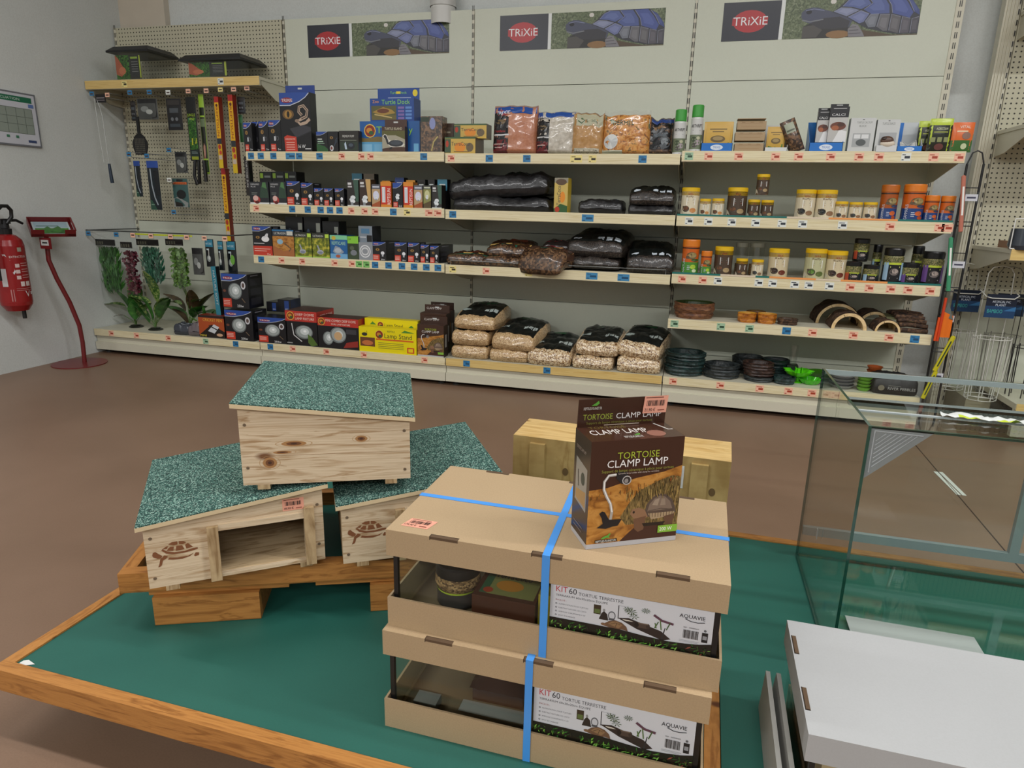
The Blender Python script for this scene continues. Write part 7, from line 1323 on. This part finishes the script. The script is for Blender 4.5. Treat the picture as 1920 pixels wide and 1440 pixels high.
        for q in range(190):
            u = R.random()*.985; v = R.uniform(-.06, top_(u)-.06); big = .3 < u < .8
            k = R.choice(['#2f6a24', '#4f8f34', '#7aae4a', '#1c3f18', '#35591f', '#23421c'] + (['#8a4a38', '#6a2c24'] if u > .8 else ['#6fb03c'])) if (big or R.random() < .6) else R.choice(['#1c2a16', '#2c2a20', '#24401c'])
            an = R.uniform(.2, 2.9); ln = R.uniform(.04, .09); du = ln*.55*math.cos(an); dv = min(ln*math.sin(an)*1.3, top_(u)+.01-v)
            A.append(('p', [(u, v), (u+du*.5+.003, v+dv*.4), (u+du, v+dv), (u+du*.5-.005, v+dv*.65)], k))
        art(b, A, f, a_)
    part('label_sheet', t, lab)
    def strap(b):
        k = '#4a96e4/.25'; w2 = .0065; y1 = -.0012; zt = h+.0012; x0 = strapx
        b.box(x0-w2, x0+w2, y1-.0006, y1, -.001, zt, k)
        b.add([(x0-w2, y1, zt), (x0+w2, y1, zt), (x0+w2+slant*.9, KD, zt), (x0-w2+slant*.9, KD, zt)], [(0, 1, 2, 3)], k); b.box(x0-w2+slant*.9, x0+w2+slant*.9, KD+.0006, KD+.0012, 0, zt, k)
        if price: b.box(-.001, KW+.001, .148, .161, zt-.0009, zt-.0004, k); b.box(-.0016, -.001, .148, .161, 0, zt, k); b.box(KW+.001, KW+.0016, .148, .161, 0, zt, k)
    part('blue_strap', t, strap)
    if price: part('price_sticker', t, lambda b: art(b, sticker(0, 0, 1, 1, '179,90 €'), lambda u, v, l: (.018+.05*u+.008*v, .022+.032*v, h+.0004+.00006*l), 1.5))
    return t
RK = math.radians(-.9)
kit((2.296, -3.372, ZT-.004), RK, 'lower cardboard kit box with printed label, standing on the green table', .06, .0945, .0495, KW=.566, KD=.315, strapx=.272)
kit((2.300, -3.356, .36), RK, 'upper cardboard kit box with blue straps and orange price sticker on its lid', .058, .083, .049, price=True, strapx=.286, slant=-.008)
t = thing('pellet_jar', 'dark lidded jar of pellets inside the upper kit box', 'jar', (2.40, -3.262, .373)); t.scale = (1, 1, .74)
part('jar_body', t, lambda b: b.lathe([(0, 0), (.036, 0), (.039, .006), (.039, .05), (.043, .062), (.042, .085), (0, .085)], 'pellets', 24, ks=['#2a2624/.3', '#2a2624/.3', '#2a2624/.3', 'pellets', 'pellets', 'pellets']))
part('label', t, lambda b: (b.lathe([(.0394, .045), (.0402, .05)], '#b8c83c', 24), b.lathe([(.0393, .01), (.0393, .044)], '#3a3634/.3', 24)))
part('lid', t, lambda b: b.lathe([(.038, .083), (.042, .086), (.042, .11), (.038, .114), (0, .114)], '#1a1918/.35', 24))
def cb(b):
    b.box(0, .115, 0, .11, 0, .06, '#4a2c20/.25'); art(b, [('r', .08, .1, .95, .95, '#7f7f4a'), ('t', .2, .6, .2, 'TerraCoco', '#23283a', .6), ('e', .5, .4, .22, .16, '#b87a2c'), ('r', .08, .1, .2, .95, '#2f5a3c'), ('e', .2, .2, .08, .08, '#a03c24')], lambda u, v, l: (.115*u, .11*v, .0602+.0001*l), 1)
t = part('coconut_brick', None, cb, (2.448, -3.325, .373), -.02); tag(t, 'coconut substrate brick lying inside the upper kit box', 'brick', 'bricks inside the kits')
def yb(b): b.box(0, .05, 0, .12, 0, .075, '#a8942c/.3'); b.box(.05, .1, 0, .12, 0, .075, '#4a6a2c/.3'); art(b, [('t', .65, .15, .12, 'NATURE', '#9aa888', .3)], lambda u, v, l: (.1*u, -.0003*l, .075*v), 1)
tag(part('green_box', None, yb, (2.566, -3.315, .373)), 'yellow and green box beside the coconut brick in the upper kit', 'box')
def lb2(b): b.grid(lambda u, v: (.11*u, .09*v, .03+.025*math.sin(math.pi*u)*math.sin(math.pi*v)+.003*noise.noise(Vector((u*9, v*9, 0)))), 12, 10, '#3a2620/.2'); b.box(.005, .105, .005, .085, 0, .03, '#3a2620/.2'); b.box(-.012, .115, -.03, .0, .0, .001, '#8f8d88/.3')
tag(part('substrate_pack', None, lb2, (2.43, -3.28, .169)), 'dark wrapped substrate brick inside the lower kit box', 'brick', 'bricks inside the kits')
tag(part('grey_packet', None, lambda b: b.box(0, .045, 0, .03, 0, .018, '#6f6e6a/.3'), (2.335, -3.33, .169)), 'small grey packet inside the lower kit box', 'packet')

# ------------------------------------------------------------------ clamp lamp carton on the kit
CW, CD, CH = .163, .074, .188
ang = math.radians(29.5); ZL = .36+.19+.0005
t = thing('clamp_lamp_carton', 'brown tortoise clamp lamp carton standing on the upper kit lid', 'box', (2.644, -3.322, ZL), ang)
def cbx(b):
    b.box(0, CW, 0, CD, 0, CH, '#40261b/.22', '#40261b/.22', '#33221b/.22')
    art(b, clamp_art(CW/CH, True), lambda u, v, l: (CW*u, -.00005*l, CH*v), CW/CH)
    art(b, [('r', 0, 0, 1, .045, '#b4b4b8'), ('t', .12, .84, .03, 'TORTOISE CLAMP LAMP', '#9a8a7c', .6), ('p', [(.15, .35), (.85, .32), (.85, .72), (.15, .76)], '#8f8c84/.25'), ('p', [(.2, .37), (.8, .35), (.8, .5), (.2, .46)], '#a8834c'), ('e', .6, .6, .12, .06, '#2c3a34'), ('l', [(.3, .65), (.35, .5)], .02, '#2c2a28'), ('r', .15, .1, .7, .11, '#7a6a60'), ('r', .15, .14, .7, .15, '#7a6a60')], lambda u, v, l: (-.00005*l, CD*(1-u), CH*v), CD/CH)
    art(b, [('t', .08, .42, .3, 'CLAMP LAMP', '#d8d2cc', .62), ('t', .12, .8, .16, 'TORTOISE', '#6a5c28', .4), ('t', .38, .12, .12, 'REPTILES-PLANET.FR', '#d0ccc4', .2), ('p', [(.5, .26), (.54, .34), (.58, .36), (.57, .28)], '#5aa03c'), ('e', .75, .3, .1, .2, '#8a5f50'), ('l', [(.86, .95), (.9, .7), (.93, .5), (.98, .5)], .05, '#b8b4ae')], lambda u, v, l: (CW*u, CD*v, CH+.00005*l), CW/CD)
part('carton_body', t, cbx, bevel=0)
def flp(b):
    fh = .05; b.M = Matrix.Translation((0, CD-.002, CH)) @ Matrix.Rotation(math.radians(4), 4, 'X')
    b.box(.001, CW-.001, 0, .0012, 0, fh, '#3c2419/.25')
    art(b, [('t', .06, .26, .2, 'TORTOISE', '#9aa83a', .33), ('t', .43, .26, .2, 'CLAMP LAMP', '#e0dcd8', .52), ('t', .1, .1, .09, 'Support de lampe céramique à pince pour tortues', '#7a7a34', .75), ('r', .3, .03, .7, .06, '#b8a898'), ('t', .06, .62, .1, 'REPTILES-PLANET.FR', '#d0ccc4', .2), ('p', [(.14, .76), (.19, .86), (.22, .94), (.23, .84), (.2, .76)], '#5aa03c')], lambda u, v, l: (.001+(CW-.002)*u, -.0002-.00005*l, fh*v), CW/fh)
    art(b, sticker(0, 0, 1, 1, '21,90 €'), lambda u, v, l: (.72*CW+.27*CW*u+.002*v, -.0016-.00005*l, .4*fh+.62*fh*v), 1.3)
part('hanging_flap', t, flp)

# ------------------------------------------------------------------ long plywood box behind the kits
t = thing('plywood_box', 'long plywood box with end battens standing behind the cardboard kits', 'box', (2.308, -2.522, ZT-.004), math.radians(-2.4))
part('box_body', t, lambda b: b.box(0, .612, 0, .168, 0, .294, 'ply_side', 'ply', 'ply_side'), bevel=.002)
for x in (.053, .51): part('batten', t, lambda b: b.box(x, x+.045, -.012, 0, .0, .278, 'ply_side'), bevel=.003)
part('barcode_label', t, lambda b: (b.box(.462, .492, -.0008, 0, .2, .265, '#c4c4c0'), art(b, [('r', .1, .1+.045*i, .6, .1+.045*i+.02, '#2a2a2a') for i in range(12)] + [('r', .7, .1, .8, .9, '#5a5a58')], lambda u, v, l: (.462+.03*u, -.0009-.00005*l, .2+.065*v), .5)))
for x, z in ((.16, .2), (.46, .15), (.57, .2)): part('knot', t, lambda b: b.add([(x+.009*math.cos(i*.5236), -.0006, z+.012*math.sin(i*.5236)) for i in range(12)], [tuple(range(12))], '#5f4a2a/.6'))

# ------------------------------------------------------------------ glass tank
TX, TY0, TY1, TZ0, TZ1, TW = 3.128, -2.955, -2.445, ZT, .703, 1.02
t = thing('glass_terrarium', 'large empty glass terrarium tank with a grey plastic corner vent', 'terrarium', (TX, TY0, TZ0))
D_ = TY1-TY0; Hh = TZ1-TZ0; g_ = .006
def pane(x0, x1, y0, y1, z0, z1, thin):
    def fn(b):
        k = {'x': ('glass_edge', 'glass_edge', 'glass'), 'y': ('glass', 'glass_edge', 'glass_edge'), 'z': ('glass_edge', 'glass', 'glass_edge')}[thin]
        v = [(x0,y0,z0),(x1,y0,z0),(x1,y1,z0),(x0,y1,z0),(x0,y0,z1),(x1,y0,z1),(x1,y1,z1),(x0,y1,z1)]
        b.add(v, [(0,1,5,4), (2,3,7,6)], k[0]); b.add(v, [(0,3,2,1), (4,5,6,7)], k[1]); b.add(v, [(1,2,6,5), (3,0,4,7)], k[2])
    part('glass_pane', t, fn)
pane(0, g_, 0, D_, 0, Hh, 'x'); pane(TW-g_, TW, 0, D_, 0, Hh, 'x')
pane(g_, TW-g_, D_-g_, D_, 0, Hh, 'y'); pane(g_, TW-g_, 0, g_, 0, Hh, 'y')
pane(g_, TW-g_, g_, D_-g_, 0, g_, 'z'); pane(g_, TW-g_, g_, .2, Hh-g_, Hh, 'z')
part('top_profile', t, lambda b: b.box(g_, TW-g_, .2, .222, Hh-.014, Hh, 'profile'))
part('top_profile', t, lambda b: b.box(g_, TW-g_, .112, .118, Hh-.003, Hh+.001, '#b8c0c2/.3'))
part('rear_profile', t, lambda b: b.box(g_, TW-g_, D_-.014, D_-g_, Hh-.012, Hh, '#8f9c9c/.2'))
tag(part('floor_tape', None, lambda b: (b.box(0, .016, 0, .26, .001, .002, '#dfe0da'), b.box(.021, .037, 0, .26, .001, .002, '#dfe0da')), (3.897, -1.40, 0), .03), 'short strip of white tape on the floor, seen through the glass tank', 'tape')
part('bottom_profile', t, lambda b: b.box(g_, TW-g_, D_-.02, D_-g_, .07, .094, 'profile'))
part('door_profile', t, lambda b: b.box(.505, .527, D_-.02, D_-g_, .094, Hh-.018, 'profile'))
def vent(b):
    tri = [(0, 0), (.11, 0), (0, -.108)]
    b.prism([(x+g_, z+Hh-.004) for x, z in tri[::-1]], g_, g_+.004, '#8f8f92/.35')
    for i in range(7):
        o = .018+.010*i; b.tube([(g_+.012+.0*i, g_-.0005+.0, Hh-.014-o*.9), (g_+.012+o*.9, g_-.0005, Hh-.014)], .0013, '#a8a8ac/.35', 6)
    b.tube([(g_+.008, g_-.0004, Hh-.096), (g_+.008, g_-.0004, Hh-.01), (g_+.092, g_-.0004, Hh-.012)], .0017, '#b4b4b8/.3', 6); b.lathe([(0, 0), (.004, .001), (.004, .006)], '#c4c4c8/.3', 10, g_+.094, g_+.002)
part('corner_vent', t, vent)
part('sticker', t, lambda b: b.box(-.0006, 0, .28, .292, .16, .185, '#9a9c9a/.3'))
tag(part('white_sheet', None, lambda b: b.box(0, .27, 0, .15, 0, .002, 'card_white'), (3.196, -2.90, ZT+.007), -.02), 'white cardboard sheet lying on the floor of the glass tank', 'sheet')
def crump(b):
    b.grid(lambda u, v: (.16*u, .022*v-.01*u, .004+.014*abs(noise.noise(Vector((u*7, v*3, 1))))), 22, 5, lambda u, v: '#b8c83c/.4' if (.2 < u < .42 or .6 < u < .8) and v < .5 else '#cdd0cc/.4')
tag(part('crumpled_wrapper', None, crump, (3.285, -2.853, TZ1+.001)), 'crumpled white and lime wrapper lying on the tank top', 'wrapper')

# ------------------------------------------------------------------ boxed tank with white cardboard lid, bottom right
WX, WY, WZ = 3.002, -3.398, .345
t = thing('white_lidded_box', 'boxed glass tank with a plain white cardboard lid in the bottom right corner', 'box', (WX, WY, ZT-.004), RK); WW, WD = .62, .30; hz = WZ-ZT+.004
def wl(b):
    e = .004; b.box(0, WW, 0, WD, hz-.004, hz, 'card_white'); b.box(0, WW, 0, e, hz-.048, hz-e, 'card_white'); b.box(0, WW, WD-e, WD, hz-.048, hz-e, 'card_white'); b.box(0, e, e, WD-e, hz-.048, hz-e, 'card_white'); b.box(WW-e, WW, e, WD-e, hz-.048, hz-e, 'card_white')
part('lid', t, wl)
for y in (.055, .198): part('tab_slot', t, lambda b: (b.box(.002, .010, y, y+.052, hz-.002, hz+.0004, '#5a4530/.8'), b.box(.002, .010, y-.002, y, hz-.002, hz+.0006, '#2a1e12'), b.box(.002, .0035, y, y+.052, hz-.002, hz+.0007, '#2a1e12')))
def wg(b):
    for a in ((.012, WW-.012, .012, .015), (.012, WW-.012, WD-.015, WD-.012), (.012, .015, .015, WD-.015)): b.box(*a, .004, hz-.01, 'glass')
part('glass_panes', t, wg); part('black_corner_strip', t, lambda b: b.box(.01, .018, .01, .018, .004, hz-.01, '#141414/.3')); part('brown_inner_box', t, lambda b: b.box(.03, WW-.03, .02, WD-.03, .004, hz-.03, 'card'))
part('cardboard_tray', t, lambda b: (b.box(0, WW, 0, .004, 0, .05, 'card'), b.box(0, .004, .004, WD, 0, .05, 'card')))
for i, (x, a, l_) in enumerate([(2.968, .05, 'pale grey foam board leaning beside the white lidded box, left one'), (2.984, .09, 'pale grey foam board leaning beside the white lidded box, right one')]):
    b = MB(); b.box(0, .008, 0, .3, 0, .085, '#a9a8a2/.7'); o = b.build('foam_board', None, (x, -3.42, ZT-.003)); o.rotation_euler = (0, a, -.02); tag(o, l_, 'board', 'foam boards leaning at the white box')
